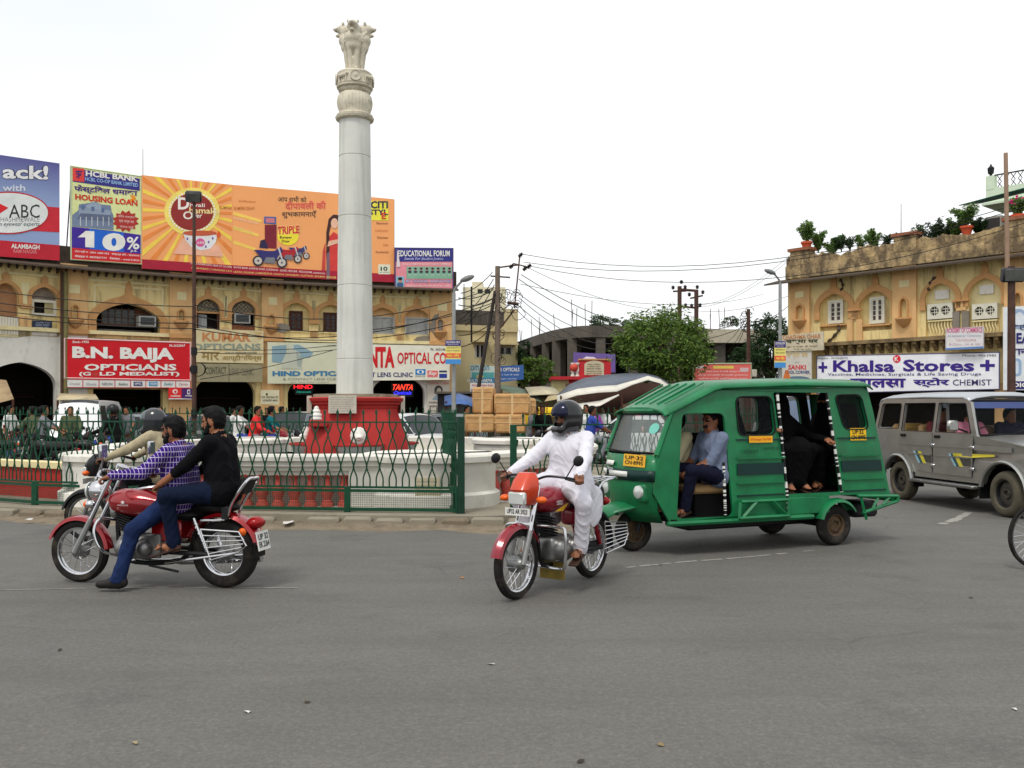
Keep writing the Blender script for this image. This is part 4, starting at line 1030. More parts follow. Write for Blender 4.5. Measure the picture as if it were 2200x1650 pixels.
 # ================================================================ right building
rb=empty('arcade_building','yellow two storey corner building with balcony brackets and mouldy parapet on the right','building')
RA,RBp=V(11.42,38.4,0),V(17.9,31.1,0)
dirr=(RBp-RA).normalized()
RW=Wall(RA,RA+dirr*17)
w=RW
def U(x,y=700):return w.uv(x,y)[0]
def Z(x,y):return w.uv(x,y)[1]
holes=[]
CW=[(1793,31,631,668,712,'casement'),(1882,34,625,665,712,'casement'),(2021,32,609,648,725,'panelwin'),(2117,35,598,640,725,'panelwin'),(2290,36,590,632,725,'panelwin')]
RZ1,RZ0,RZE=4.28,4.28,6.72
for c in CW:
 o,win=make_window(w,rb,*c,band=12)
 holes.append(o);cx,hw=c[0],c[1]
 if c[-1]=='casement':
  a0,b0=w.uv(cx-16,c[4]-16);a1,b1=w.uv(cx+16,643 if cx<1850 else 636);th=.075
  mb=MB();mb.prism([(a0,b0),(a1,b0),(a1,b1),(a0,b1)],[[(a0+th,b0+th),(a1-th,b0+th),(a1-th,b1-th),(a0+th,b1-th)]],-.18,-.06,wfn(w));mb.build('frame',M_WFRAME,win,smooth=False)
  for q in(0,1):
   x0=a0+th+q*(a1-a0-2*th)/2;x1=x0+(a1-a0-2*th)/2
   lf=bpy.data.objects.new('casement_leaf',None);COL.objects.link(lf);lf.parent=win
   mb=MB();mb.prism([(x0,b0+th),(x1,b0+th),(x1,b1-th),(x0,b1-th)],[[(x0+.05,b0+th+.05),(x1-.05,b0+th+.05),(x1-.05,b1-th-.05),(x0+.05,b1-th-.05)]],-.15,-.08,wfn(w));mb.build('leaf_frame',M_WFRAME,lf,smooth=False)
   for i in range(4):
    h=(b1-b0-2*th-.1)/4;z0=b0+th+.05+i*h
    slab(w,lf,'pane',x0+.05,x1-.05,z0+.012,z0+h-.012,-.14,-.13,mat('violet_dusty_pane',(78,62,62),.25,var=.3,sc=6))
    slab(w,lf,'glazing_bar',x0+.05,x1-.05,z0-.012,z0+.012,-.13,-.09,M_WFRAME)
  slab(w,win,'sill',a0-.3,a1+.3,b0-.1,b0-.04,-.16,.06,M_SUR)
 else:
  a0,b0=w.uv(cx-27,c[4]-38);a1,b1=w.uv(cx+27,c[4]-75)
  fr_=MB();wins=[rquad([Vector(p) for p in((a0+(a1-a0)*(.1+.44*q),b0+.13),(a0+(a1-a0)*(.46+.44*q),b0+.13),(a0+(a1-a0)*(.46+.44*q),b1-.1),(a0+(a1-a0)*(.1+.44*q),b1-.1))],.1,1) for q in(0,1)]
  fr_.prism([(a0,b0),(a1,b0),(a1,b1),(a0,b1)],wins,-.12,.07,wfn(w));fr_.build('frame',M_WFRAME,win,smooth=False)
  for q in wins:
   us=[p[0] for p in q];zs_=[p[1] for p in q]
   pn=slab(w,win,'pane',min(us)-.02,max(us)+.02,min(zs_)-.02,max(zs_)+.02,-.1,-.06,M_PANE)
   for k in(1,2):u_=min(us)+(max(us)-min(us))*(.25+.25*k*.9);slab(w,pn,'grille_bar',u_-.012,u_+.012,min(zs_),max(zs_),.0,.02,M_WFRAME)
   for k in(1,2):z_=min(zs_)+(max(zs_)-min(zs_))*k/3;slab(w,pn,'grille_bar',min(us),max(us),z_-.012,z_+.012,.021,.035,M_WFRAME)
  slab(w,win,'name_board',ic0:=w.uv(cx-15,640)[0],w.uv(cx+15,640)[0],Z(cx,c[2]+33),Z(cx,c[2]+14),-.15,-.1,M_WHITE)
  zb0=RZ1+.03;zb1=b0-.04
  slab(w,win,'balustrade_rail',a0,a1,zb1-.05,zb1,-.08,.05,M_PALE)
  for k in range(8):
   u_=a0+(a1-a0)*(k+.5)/8;mb=MB();ps=[w.pt(u_+s_*.03*math.sin(t*6.28),zb0+(zb1-.05-zb0)*t,0) for s_ in(1,) for t in np.linspace(0,1,7)]
   mb.tube(ps,.024,5);mb.build('baluster',M_PALE,win)
  slab(w,win,'balustrade_back',a0,a1,zb0,zb1,-.14,-.1,M_YEL)
uE=w.uv(1700,700)[0]
bay_wall(w,rb,[(0.02,RZ1-.2),(w.L,RZ1-.2),(w.L,7.0),(.02,7.0)],holes,-.35,0,M_YEL)
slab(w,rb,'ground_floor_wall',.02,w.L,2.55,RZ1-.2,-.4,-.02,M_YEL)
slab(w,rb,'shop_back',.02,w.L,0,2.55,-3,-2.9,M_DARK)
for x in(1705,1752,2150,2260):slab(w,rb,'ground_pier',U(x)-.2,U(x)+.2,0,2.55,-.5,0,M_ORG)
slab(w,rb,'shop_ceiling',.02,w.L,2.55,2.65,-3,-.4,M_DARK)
for x0,x1,cx,yt,yb in((1700,1742,1722,657,688),(1920,1971,1945,642,684),(2160,2215,2190,630,676)):
 u0,u1=U(x0),U(x1);nh=niche(w,rb,cx,yt,yb,7)
 bay_wall(w,rb,[(u0,RZ1-.1),(u1,RZ1-.1),(u1,6.98),(u0,6.98)],[nh],0,.12,M_ORG,'pilaster')
 slab(w,rb,'sunk_panel',u0+(u1-u0)*.3,u0+(u1-u0)*.72,6.2,6.45,.12,.135,M_PALE)
for x in(1838,2066):
 for dx in(-10,10):uu=U(x+dx);slab(w,rb,'half_pilaster',uu-.12,uu+.12,RZ1+.02,RZ1+.85,0,.09,M_ORG if x<2000 else mat('cement_patch',(0,0,0)))
 uu=U(x);zz=Z(x,668 if x<2000 else 648);slab(w,rb,'ledge',uu-.3,uu+.3,zz,zz+.06,0,.13,M_SUR);slab(w,rb,'half_pilaster',uu-.16,uu+.16,RZ1+.88,zz,0,.07,M_ORG)
slab(w,rb,'balcony_slab',U(1742),w.L,RZ1-.14,RZ1,0,.42,mat('grimy_ledge',(140,118,84),.95,grime=.7,gcol=(60,52,42),gs=2))
for x in np.arange(1778,2330,19.5):
 mb=MB();u_=U(x);pts=[(0,0),(.36,0),(.36,-.1),(.26,-.13),(.2,-.22),(.1,-.24),(.07,-.34),(0,-.36)]
 mb.prism(pts,[],u_-.07,u_+.07,lambda a,b,d:w.pt(d,RZ1-.15+b,a));mb.build('bracket',mat('grimy_ledge',(0,0,0)),rb,smooth=False)
prof=[(-.3,7.06),(.78,6.80),(.78,6.74),(-.3,6.96)]
mb=MB();mb.loft([[w.pt(u,z,d) for d,z in prof] for u in(-.62,w.L)]);mb.build('eave',M_EAVE,rb,smooth=False)
mb=MB();rings=[];q=random.Random(3)
for u in np.arange(.0,w.L,.16):
 rg=7.9+.05*math.sin(u*2.3)+q.uniform(-.07,.07)-(.12 if 2.2<u<3.2 else 0)
 rings.append([w.pt(u,7.0,.16),w.pt(u,7.52,.16),w.pt(u,7.54,.08),w.pt(u,rg,.08),w.pt(u,rg,-.3),w.pt(u,7.0,-.3)])
mb.loft(rings);mb.build('parapet',M_PARA,rb,smooth=False)
for x in(1722,1948,2190):
 u_=U(x,560);zt=8.1;mb=MB()
 slab(w,rb,'parapet_pier',u_-.42,u_+.42,7.53,zt,-.32,.17,M_PARA);slab(w,rb,'pier_cap',u_-.5,u_+.5,zt,zt+.12,-.38,.25,M_BRICK)
sw=Wall(RA-V(dirr.y,-dirr.x,0)*9,RA)
slab(sw,rb,'side_wall',0,sw.L-.05,0,7.0,-.3,0,M_ORG);slab(sw,rb,'side_parapet',0,sw.L-.05,7.0,7.95,-.3,.0,M_PARA)
mb=MB();mb.prism([(0.1,0),(w.L,0),(w.L,7.02),(.1,7.02)],[],-9,-3.05,wfn(w));mb.build('building_mass',M_PALE,rb,smooth=False)
mb=MB();mb.prism([(0.1,7.0),(w.L,7.0),(w.L,7.04),(.1,7.04)],[],-9,-.2,wfn(w));mb.build('roof_slab',M_CONC,rb,smooth=False)
for pts in([(1808,625),(1812,612),(1806,600)],[(1996,625),(2000,608),(2010,595)],[(1780,735),(1795,720),(1805,705),(1800,698)]):
 mb=MB();mb.tube([w.pt(*w.uv(a,b),.04) for a,b in b2(pts,4)],[.05+.03*math.sin(i*2) for i in range(len(b2(pts,4)))],5);mb.build('root_streak',M_EAVE,rb)
 # ================================================================ sign boards and hoardings
def board(name,label,sh,col,parent=None,th=.06,frame=None,group=None,cat='sign',material=None,fw=.05):
 r=empty(name,label,cat,group) if parent is None else parent
 mb=MB();q=((0,0),(1,0),(1,1),(0,1))
 mb.add([sh.pt(a,b,0) for a,b in q]+[sh.pt(a,b,-th) for a,b in q],[(0,1,2,3),(7,6,5,4),(0,4,5,1),(1,5,6,2),(2,6,7,3),(3,7,4,0)])
 mb.build('panel',material or flat(col),r,smooth=False)
 if frame:
  for a,b in((0,1),(1,2),(2,3),(3,0)):
   p0,p1=sh.pt(*q[a],-.01),sh.pt(*q[b],-.01);d=(p1-p0).normalized();m2=MB()
   m2.tube([p0-d*fw/2,p1+d*fw/2],fw/2*1.3,4);m2.build('frame',flat(frame),r,smooth=False)
 return r
def wall_sheet(w,xl,ytl,ybl,xr,ytr,ybr,d):
 a,z1=w.uv(xl,ytl,d);_,z0=w.uv(xl,ybl,d);b,y1=w.uv(xr,ytr,d);_,y0=w.uv(xr,ybr,d)
 return Sheet(xl,ytl,ybl,xr,ytr,ybr,w.pt(a,z1,d),w.pt(a,z0,d),w.pt(b,y1,d),w.pt(b,y0,d),w.n)
def arc_sheet(xl,ytl,ybl,xr,ytr,ybr,d):
 w=Wall(LC(xl),LC(xr));return wall_sheet(w,xl,ytl,ybl,xr,ytr,ybr,d)
def T(b,s,*a,**k):return lettering(s,b,*a,**k)
WHT,REDC,NAVY=(236,234,226),(206,26,34),(38,30,110)
s=arc_sheet(139,727,812,409,737,817,.35)
b=board('shop_sign','red opticians sign board with white lettering above the left arcade shop',s,(206,14,30),frame=(230,190,190))
T(b,s,'Estd.-1955',155,732,188,737,WHT);T(b,s,'Ph.2622067',361,740,397,745,WHT)
T(b,s,'B.N. BAIJA',154,744,371,776,WHT,.05,slant=4);T(b,s,'OPTiCiANS',178,782,377,796,WHT,.035);T(b,s,'(G',168,799,192,809,WHT,.03);T(b,s,'LD MEDALIST)',210,799,384,809,WHT,.04)
patch(s,b,oval(201,804,6,5,14),(186,60,50))
s=arc_sheet(139,815,832,409,819,833,.35)
b=board('shop_sign','narrow white strip of brand name boxes under the red opticians sign',s,(226,224,218),frame=(206,60,50),fw=.03)
for i in range(8):
 x=144+i*33.3;rect(s,b,x-2.6,816.5,x-1,832,(206,40,40))
 c=[(170,150,150),(160,160,160),(110,110,110),(60,90,70),(40,50,120),(60,150,200),(70,130,150),(190,110,110)][i]
 if i in(4,5):rect(s,b,x+5,820,x+24,829,c);T(b,s,'OPTIC' if i==4 else 'VISION',x+7,822,x+22,827,WHT,.02,d=.02)
 else:T(b,s,['Crystal','Silhouette','NIKON','Seiko','','','Essilor','Carrera'][i],x+5,822,x+26,828,c,.01,shear=.3 if i in(0,1,3,6) else 0)
s=arc_sheet(362,833,857,417,835,858,.4)
b=board('shop_sign','small red and violet telecom sign beside the floodlight pole',s,(222,40,40));rect(s,b,390,834,417,856,(70,30,100),dy=1);rect(s,b,362,855.5,417,858,(210,205,205))
patch(s,b,oval(376,841,5.5,5,18),(240,220,215));patch(s,b,oval(376.5,841.5,2.6,2.6,12),(222,40,40),.013);T(b,s,'vodafone',366,848,387,852.5,WHT,.02);rect(s,b,402,837,408,847,WHT,.012);rect(s,b,403.5,839,407,845,(70,30,100),.016);T(b,s,'money',398,849,412,853,WHT,.02)
s=arc_sheet(418,705,778,566,711,781,.22)
b=board('shop_sign','faded cream opticians sign with peeling orange letters',s,(206,192,148),material=mat('faded_cream_board',(212,198,156),.85,var=.1,sc=2,grime=.35,gcol=(196,160,96),gs=3,gsc=(1,1,.6)))
T(b,s,'KUMAR',434,714,538,733,(196,130,78),.03,slant=1);T(b,s,"'S",548,713,563,728,(206,170,110),.03);T(b,s,'OPTICIANS',412,738,560,752,(140,150,134),.03)
T(b,s,'SON OF FREEDOM FIGHTER',482,756,551,760,(70,66,60),.01,shear=.3);T(b,s,'मार',432,756,470,774,(150,124,66),.02);T(b,s,'आप्टीशियन्स',476,762,562,777,(150,124,66),.02)
s=arc_sheet(424,781,820,564,783,821,.3)
b=board('shop_sign','olive grey contact lens clinic board under the faded cream sign',s,(140,134,104),material=mat('olive_board',(150,142,112),.8,var=.1,grime=.3,gcol=(110,104,80),gs=2))
T(b,s,'CONTACT',441,788,485,804,(92,92,74),.015);T(b,s,'LENS CLINIC',492,791,545,806,(116,112,90),.015);rect(s,b,490,781,491.5,820,(100,96,76))
s=arc_sheet(575,735,824,748,738,825,.35)
b=board('shop_sign','pale faded sign with blue letters and faded figure left of the pillar',s,(206,206,178),material=mat('pale_faded_board',(208,208,180),.75,var=.06,sc=1,grime=.15,gcol=(180,176,146)))
patch(s,b,[(584,778),(615,781),(614,741),(584,744)],(132,160,170));patch(s,b,[(628,770),(664,768),(672,758),(640,740),(628,741)],(136,164,174))
patch(s,b,[(604,792),(648,793),(643,758),(632,752),(620,752),(612,762),(604,780)],(190,192,174),.012);patch(s,b,oval(622,746,8,9,16),(198,200,180),.014);patch(s,b,[(635,755),(648,770),(645,790),(637,785)],(160,170,160),.016)
T(b,s,'HIND OPTICAL',585,797,748,808,(62,122,160),.05);T(b,s,'& CONTACT LENS CLINIC',607,812,735,817,(120,120,110),.0);T(b,s,'NEAR ASHOK MARKET LUCKNOW',622,820,706,822.5,(150,148,132),0);T(b,s,'SAMSUNG',702,741,740,744,(100,100,96),.01)
s=arc_sheet(752,739,818,966,743,816,.42)
b=board('shop_sign','cream optical company sign with tall red letters right of the pillar',s,(228,224,206))
T(b,s,'TANTA',756,745,846,790,REDC,.045);T(b,s,'OPTICAL CO.',852,757,962,782,REDC,.02,slant=0);T(b,s,'CONTACT LENS CLINIC',740,800,885,810,NAVY,.02);T(b,s,'Ph. 262146',924,748,957,753,(40,40,44),.01)
rect(s,b,891,793,913,805,(30,120,190));patch(s,b,oval(902,799,8,4,16),WHT,.013);patch(s,b,oval(902,799,3.6,3.2,14),(30,120,190),.017);rect(s,b,917,796,940,810,(226,110,110));T(b,s,'Ray',919,798,938,808,WHT,.02,shear=.4,d=.02)
rect(s,b,943,796,960,800,(50,60,90));rect(s,b,943,803,960,812,(36,56,140));T(b,s,'ESSILOR',891,806.5,913,810,(80,90,100),0)
def neon(label,body,x0,y0,x1,y1,col,d,shear=.2,extra=None):
 w=Wall(LC(x0-30),LC(x1+30));s=wall_sheet(w,x0-4,y0-3,y1+3,x1+4,y0-3,y1+3,d)
 r=empty('neon_sign',label,'neon sign');m=mat('neon_%d_%d_%d'%col,col,.4,var=0,emit=2.4)
 lettering(s,r,body,x0,y0,x1,y1,col,.0,shear,.02,'neon_tube',material=m)
 mb=MB();mb.add([s.pt(a,b,0) for a,b in((0,0),(1,0),(1,1),(0,1))]+[s.pt(a,b,-.03) for a,b in((0,0),(1,0),(1,1),(0,1))],[(0,1,2,3),(7,6,5,4),(0,4,5,1),(1,5,6,2),(2,6,7,3),(3,7,4,0)]);mb.build('backing',flat((24,24,28)),r,smooth=False)
neon('red neon script sign in the doorway right of the pillar','TANTA',844,826,886,838,(255,60,40),-.3,.35);neon('blue neon script sign under the red neon sign','Opticals',846,840,884,850,(50,50,255),-.3,.35)
neon('red neon sign in the doorway left of the pillar','HIND',631,827,671,835,(240,30,40),-.3,0);neon('dim green neon script under the red neon in the left doorway','Opticals',637,840,668,845,(10,110,90),-.3,.35)
s=arc_sheet(560,838,868,600,838,870,.6)
b=board('shop_sign','small cream eye testing board beside the dark doorway',s,(206,198,164));T(b,s,'EYE TESTING BY',562,851,598,855.5,(50,50,46),.01);T(b,s,'LICENSED MAN',564,858,596,862,(50,50,46),.01)
patch(s,b,oval(573,847,2.5,2.5,8),(60,60,40))
s=arc_sheet(918,818,900,966,819,900,.12)
b=board('wall_poster','whitish contact lens poster with a drawn woman on the corner pier',s,(204,194,180),cat='poster',th=.02);T(b,s,'CONTACT LENS',920,821,964,826,(200,70,60),.01)
patch(s,b,oval(942,838,9,10,16),(60,56,56));patch(s,b,oval(943,840,5,7,14),(190,176,160),.013);patch(s,b,[(928,858),(958,862),(950,846),(938,847)],(130,150,160),.011)
for i,t in enumerate(('कान्टैक्ट लेंस','परामर्श','चश्मे उपलब्ध')):T(b,s,t,921,862+i*9,952-i*4,868+i*9,(70,70,74),.01)
s=wall_sheet(LW[0],70,688,712,112,691,712,.05)
b=board('shop_sign','small navy board with white writing in the left arched window',s,(40,48,74))
for i in range(4):T(b,s,('आर्टिस्ट पेन्टर','कमल साइन','प्रथम तल','सम्पर्क')[i],76,692+i*5,108-i*2,695.5+i*5,(170,180,196),.01)
def hoarding(name,label,xl,ytl,ybl,xr,ytr,ybr,d,col,gap=.0,**k):
 s=arc_sheet(xl,ytl,ybl,xr,ytr,ybr,d);b=board(name,label,s,col,cat='billboard',th=.05,**k)
 n=max(2,int((s.BR-s.BL).length/1.3));
 for i in range(n+1):
  u=i/n;m2=MB();p0=s.pt(u,-.02,-.1);p1=s.pt(u,1.0,-.1);ft=s.pt(u,0,-1.1);ft.z=7.3
  m2.tube([p0,p1],.03,4);m2.tube([s.pt(u,.8,-.1),ft],.025,4);m2.build('strut',M_IRON,b,smooth=False)
 for v in(.15,.5,.85):
  m2=MB();m2.tube([s.pt(0,v,-.08),s.pt(1,v,-.08)],.025,4);m2.build('cross_bar',M_IRON,b,smooth=False)
 return s,b
def grad_mat(name,c0,c1,z0,z1):
 m=mat(name,c0,.5,var=0);n,l=m.node_tree.nodes,m.node_tree.links
 tc=n.new('ShaderNodeTexCoord');sp=n.new('ShaderNodeSeparateXYZ');mr=n.new('ShaderNodeMapRange');mr.inputs[1].default_value=z0;mr.inputs[2].default_value=z1
 mxn=n.new('ShaderNodeMix');mxn.data_type='RGBA';mxn.inputs[6].default_value=lin(c0);mxn.inputs[7].default_value=lin(c1)
 l.new(tc.outputs['Object'],sp.inputs[0]);l.new(sp.outputs[2],mr.inputs[0]);l.new(mr.outputs[0],mxn.inputs[0]);l.new(mxn.outputs[2],n['Principled BSDF'].inputs['Base Color'])
 return m
s,b=hoarding('billboard','blue and red eyewear hoarding cut by the left edge',-130,314,542,128,351,560,.3,(0,0,0),material=grad_mat('print_blue_fade',(146,166,206),(84,78,146),9.2,10.9))
T(b,s,'ack!',0,353,102,383,(236,236,236),.03,slant=3,outline=(60,60,90));T(b,s,'with',0,396,50,410,(214,220,230),.02)
patch(s,b,[(-130,487),(128,499),(128,446),(-130,425)],(206,40,54));patch(s,b,oval(12,457,92,46,40),(190,40,50),.012);patch(s,b,oval(12,457,89,43,40),(228,232,228),.016)
patch(s,b,[(-14,436),(-8,436),(13,446),(-8,460),(-14,460)],(220,30,40),.02);T(b,s,'ABC',14,439,82,468,(44,44,46),.0,d=.02);T(b,s,'CHASHMEWALE',-14,466,82,476,(120,124,128),-.01,d=.02);T(b,s,'an eyewear experts',-12,478,82,488,(60,70,80),.0,shear=.35,d=.02)
patch(s,b,[(-130,542),(128,560),(128,527),(-130,505)],(196,30,50));T(b,s,'ALAMBAGH',19,523,82,533,WHT,.03,slant=3);T(b,s,'RAM NAGAR',24,535,76,543,(220,130,130),.02,slant=2)
s,b=hoarding('billboard','housing loan bank hoarding with large ten percent figure',153,357,557,303,379,567,.25,(222,228,160),frame=(196,210,170))
patch(s,b,[(156,390),(300,410),(300,384),(156,361)],(56,48,130));patch(s,b,[(156,388),(180,391),(180,363),(156,360)],(226,66,60),.012);T(b,s,'ऋ',162,367,176,385,(60,40,110),.02,d=.018)
T(b,s,'HCBL BANK',183,366,296,378,WHT,.035,slant=13);T(b,s,'HCBL CO-OP BANK LIMITED',182,380,296,388,(150,190,226),.02,slant=14);T(b,s,'फेस्टिवल धमाका',159,396,295,414,(70,30,120),.03,slant=11)
T(b,s,'HOUSING LOAN',161,416,295,429,(206,52,36),.04,slant=14);patch(s,b,[(275,432),(283,424),(278,420),(288,419),(292,428),(284,434)],(236,150,40),.011)
for pts,c,d_ in(([(155,486),(242,494),(242,462),(238,455),(236,441),(215,439),(203,433),(190,436),(169,439),(168,452),(155,462)],(116,130,156),.01),([(169,464),(236,470),(236,452),(169,447)],(144,158,178),.013),([(165,470),(240,476),(236,462),(172,458)],(96,106,132),.015),([(184,448),(216,451),(216,441),(200,434),(184,441)],(150,164,182),.016)):patch(s,b,pts,c,d_)
for x,y in((177,444),(198,447),(219,450)):rect(s,b,x-3,y-3,x+3,y+6,(90,110,150),.02)
for x in(172,184,196,208,220,232):rect(s,b,x-1,466,x+1,486,(190,196,200),.02)
st=[(269+(30 if i%2 else 23)*math.cos(i*math.pi/12),475+(24 if i%2 else 18)*math.sin(i*math.pi/12)) for i in range(24)];patch(s,b,st,(178,52,44),.012)
for i,t in enumerate(('विशेष आकर्षण','एक वर्ष का','ब्याज फ्री')):T(b,s,t,252+i*2,461+i*11,288-i,468+i*11,(236,190,180),.01,d=.018,slant=3)
patch(s,b,[(154,532),(303,546),(303,505),(242,496),(154,487)],(64,38,150),.014);patch(s,b,[(190,535),(265,542),(265,500),(190,491)],(30,100,206),.017)
patch(s,b,[(166,510),(183,496),(201,497),(201,532),(182,531),(182,510)],WHT,.022);T(b,s,'0',218,501,268,539,WHT,.06,d=.022);T(b,s,'%',271,509,299,536,WHT,.02,d=.022);T(b,s,'p.a.',280,537,294,543,WHT,.01,d=.022)
patch(s,b,[(154,557),(303,567),(303,546),(154,532)],(206,36,40),.014)
T(b,s,'टोल फ्री न. 1800 1800 555   सम्पर्क करें - 9839999',160,537,299,543,(240,226,222),.015,d=.02,slant=10);T(b,s,'मोबाइल नं. 9839007777   वेबसाइट - www.hcbl.in',160,547,299,553,(240,226,222),.015,d=.02,slant=9)
def orange_mat():
 m=mat('orange_festival_print',(246,168,104),.5,var=.04,sc=.5);return m
OR=orange_mat()
segs=[(305,376,577,500,397,589),(500,397,589,700,414,600),(700,414,600,847,428,607)]
fest=None;SH=[]
for i,q in enumerate(segs):
 s,bb=hoarding('billboard','x',q[0],q[1],q[2],q[3],q[4],q[5],.3,(0,0,0),material=OR)
 if fest is None:fest=bb;tag(fest,'long curved orange festival offer hoarding on the arcade roof')
 else:
  for ch in list(bb.children):ch.parent=fest
  bpy.data.objects.remove(bb)
 SH.append(s)
s0,s1,s2=SH;b=fest
def qy(x,f):
 """y on the hoarding at photo column x, f = 0 top .. 1 bottom"""
 for q in segs:
  if x<=q[3]:
   u=(x-q[0])/(q[3]-q[0]);return(q[1]+(q[4]-q[1])*u)*(1-f)+(q[2]+(q[5]-q[2])*u)*f
cx,cy=411,455
for i in range(34):
 a=2*math.pi*i/34;a2=a+2*math.pi/80
 def lim(an):
  c,s_=math.cos(an),math.sin(an);t=260
  for k in range(200):
   x,y=cx+c*t,cy+s_*t
   if 306<x<498 and qy(x,.005)<y<qy(x,.905):return(x,y)
   t-=1.3
  return(cx,cy)
 patch(s0,b,[(cx,cy),lim(a),lim(a2)],(250,214,84) if i%2 else(238,140,66),.006+.0004*(i%5),'printed_ray')
patch(s0,b,oval(cx,cy,60,52,36),(246,222,110),.0105)
for an in np.linspace(0,2*math.pi,44)[:-1]:patch(s0,b,oval(cx+49*math.cos(an),cy+42*math.sin(an),2.6,2.4,7),(244,240,220),.02,'printed_bead')
patch(s0,b,oval(cx,cy,46,40,36),(148,44,40),.016)
T(b,s0,'D',380,424,404,450,(240,232,220),.03,d=.022);T(b,s0,'iwali',405,436,438,444,(240,232,220),.015,d=.022,slant=1);T(b,s0,'hamaka',404,445,470,458,(244,218,150),.02,d=.022,slant=2);T(b,s0,'O',391,454,412,471,(240,232,220),.02,d=.022);T(b,s0,'ffer',412,458,432,468,(240,232,220),.02,d=.022)
patch(s0,b,[(370,545),(480,552),(470,528),(440,515),(390,512)],(240,180,150),.018)
patch(s0,b,[(390,498),(465,505),(462,520),(450,534),(430,538),(410,532),(396,516)],(226,226,226),.022);patch(s0,b,oval(427,501,37,6,24),(196,90,60),.026);patch(s0,b,oval(428,521,10,9,18),(222,90,150),.027);T(b,s0,'citi',421,518,436,524,WHT,.01,d=.031);patch(s0,b,[(463,508),(468,495),(473,501),(470,510)],(230,90,40),.024)
for x,y in((400,513),(412,524),(446,520),(455,512),(440,530)):patch(s0,b,oval(x,y,2,3,7),(120,80,160),.028)
for x,y,t,sl in((515,431,'BUMPER DRAW',3),(470,447,'BUMPER DRAW',3),(502,474,'DIWALI BUMPER',7)):pass
T(b,s1,'BUMPER DRAW',513,430,548,434,(190,110,50),.0,slant=2);T(b,s0,'BUMPER',470,442,498,448,(196,120,56),.01,slant=2);T(b,s1,'BUMPER DRAW',503,444,546,451,(196,120,56),.01);T(b,s1,'BUMPER DRAW',502,466,554,471,(244,210,170),.01,slant=12);T(b,s1,'BUMPER DRAW',502,484,545,490,(244,214,130),.01,slant=14)
for k,(y0,y1) in enumerate(((.30,.34),(.46,.5),(.62,.66))):patch(s1,b,[(501,qy(501,y1)),(520+40-k*6,qy(560,y1+.06)),(520+40-k*6,qy(560,y0+.07)),(501,qy(501,y0))],(246,206,96),.006)
T(b,s1,'आप सभी को',595,420,657,433,(74,60,50),.005,slant=2);T(b,s1,'दीपावली की',611,432,700,451,(226,92,84),.02,slant=-1);T(b,s1,'शुभकामनाएँ',604,452,679,469,(74,60,50),.01)
patch(s1,b,[(567,532),(592,534),(592,483),(567,483)],(128,30,46),.014);patch(s1,b,[(565,480),(591,482),(591,466),(566,465)],(70,100,160),.014);patch(s1,b,[(569,478),(588,479),(588,469),(569,468)],(206,120,130),.018);patch(s1,b,[(555,532),(574,534),(572,524),(566,514),(558,517)],(46,36,70),.02)
patch(s1,b,oval(617,507,23,20,24),(246,226,60),.012);T(b,s1,'TRIPLE',594,487,642,504,(214,56,36),.035,d=.02,slant=-3,outline=(250,220,150));T(b,s1,'Bumper',599,507,625,514,(60,50,40),.015,d=.02);T(b,s1,'Draw',603,515,620,521,(60,50,40),.015,d=.02)
def printed_bike(cx,cy,k,col,d_):
 for dx in(-22,22):
  patch(s1,b,oval(cx+dx*k,cy+10*k+dx*.08*k,10*k,10*k,18),(50,50,56),d_);patch(s1,b,oval(cx+dx*k,cy+10*k+dx*.08*k,7*k,7*k,16),(200,190,180),d_+.003);patch(s1,b,oval(cx+dx*k,cy+10*k+dx*.08*k,2*k,2*k,8),(70,70,76),d_+.005)
 patch(s1,b,[(cx+p[0]*k,cy+p[1]*k) for p in((-30,-12),(-22,-4),(-12,8),(8,12),(16,-2),(24,-10),(20,-18),(8,-10),(-6,-10),(-18,-12))],col,d_+.007);patch(s1,b,[(cx+p[0]*k,cy+p[1]*k) for p in((-12,12),(10,14),(8,2),(-8,2))],(120,120,126),d_+.009)
 patch(s1,b,[(cx+p[0]*k,cy+p[1]*k) for p in((14,-16),(23,12),(25,11),(17,-17))],(190,190,196),d_+.011)
printed_bike(640,541,.75,(60,60,110),.02);printed_bike(618,546,.9,(176,36,44),.034);printed_bike(578,551,1.15,(52,48,110),.048)
patch(s2,b,[(703,600),(727,601),(727,505),(716,498),(706,510),(700,540)],(212,60,56),.012);patch(s1,b,[(690,594),(699,595),(699,520),(693,540)],(206,70,60),.012)
patch(s2,b,[(701,548),(704,585),(708,545),(707,500),(712,480),(727,478),(727,462),(716,461),(706,470),(701,500)],(62,34,34),.016);patch(s2,b,oval(718,480,7.5,11,18),(232,184,156),.02);patch(s2,b,[(703,530),(727,522),(727,514),(706,518)],(230,180,150),.022);patch(s2,b,[(690+11,600),(708,600),(708,540),(702,545)],(120,96,110),.018)
rect(s2,b,786,431,834,473,(236,226,70),.012,dy=1);T(b,s2,'CITI',795,432,833,448,(52,40,70),.035,d=.02);T(b,s2,'STYL',792,450,833,462,(52,40,70),.03,d=.02);T(b,s2,'E',819,457,829,471,(214,60,50),.03,d=.024)
for i,t in enumerate(('Menswear','Ladieswear','Kidswear','Gifts','Accessories')):T(b,s2,t,806+[2,0,4,16,0][i],477+i*15.4,834,482+i*15.4,(122,62,40) if i%2==0 else(206,120,76),.0,d=.016)
rect(s2,b,812,568,838,589,(226,226,200),.014,dy=.5);T(b,s2,'10',817,573,832,582,(40,60,50),.03,d=.02);T(b,s2,'year warranty',814,584,836,587,(90,100,90),0,d=.02)
for s_,q in zip(SH,segs):patch(s_,b,[(q[0],q[2]),(q[3],q[5]),(q[3],qy(q[3],.90)),(q[0],q[2]-.10*(q[2]-q[1]))],(168,26,52),.013,'printed_strip')
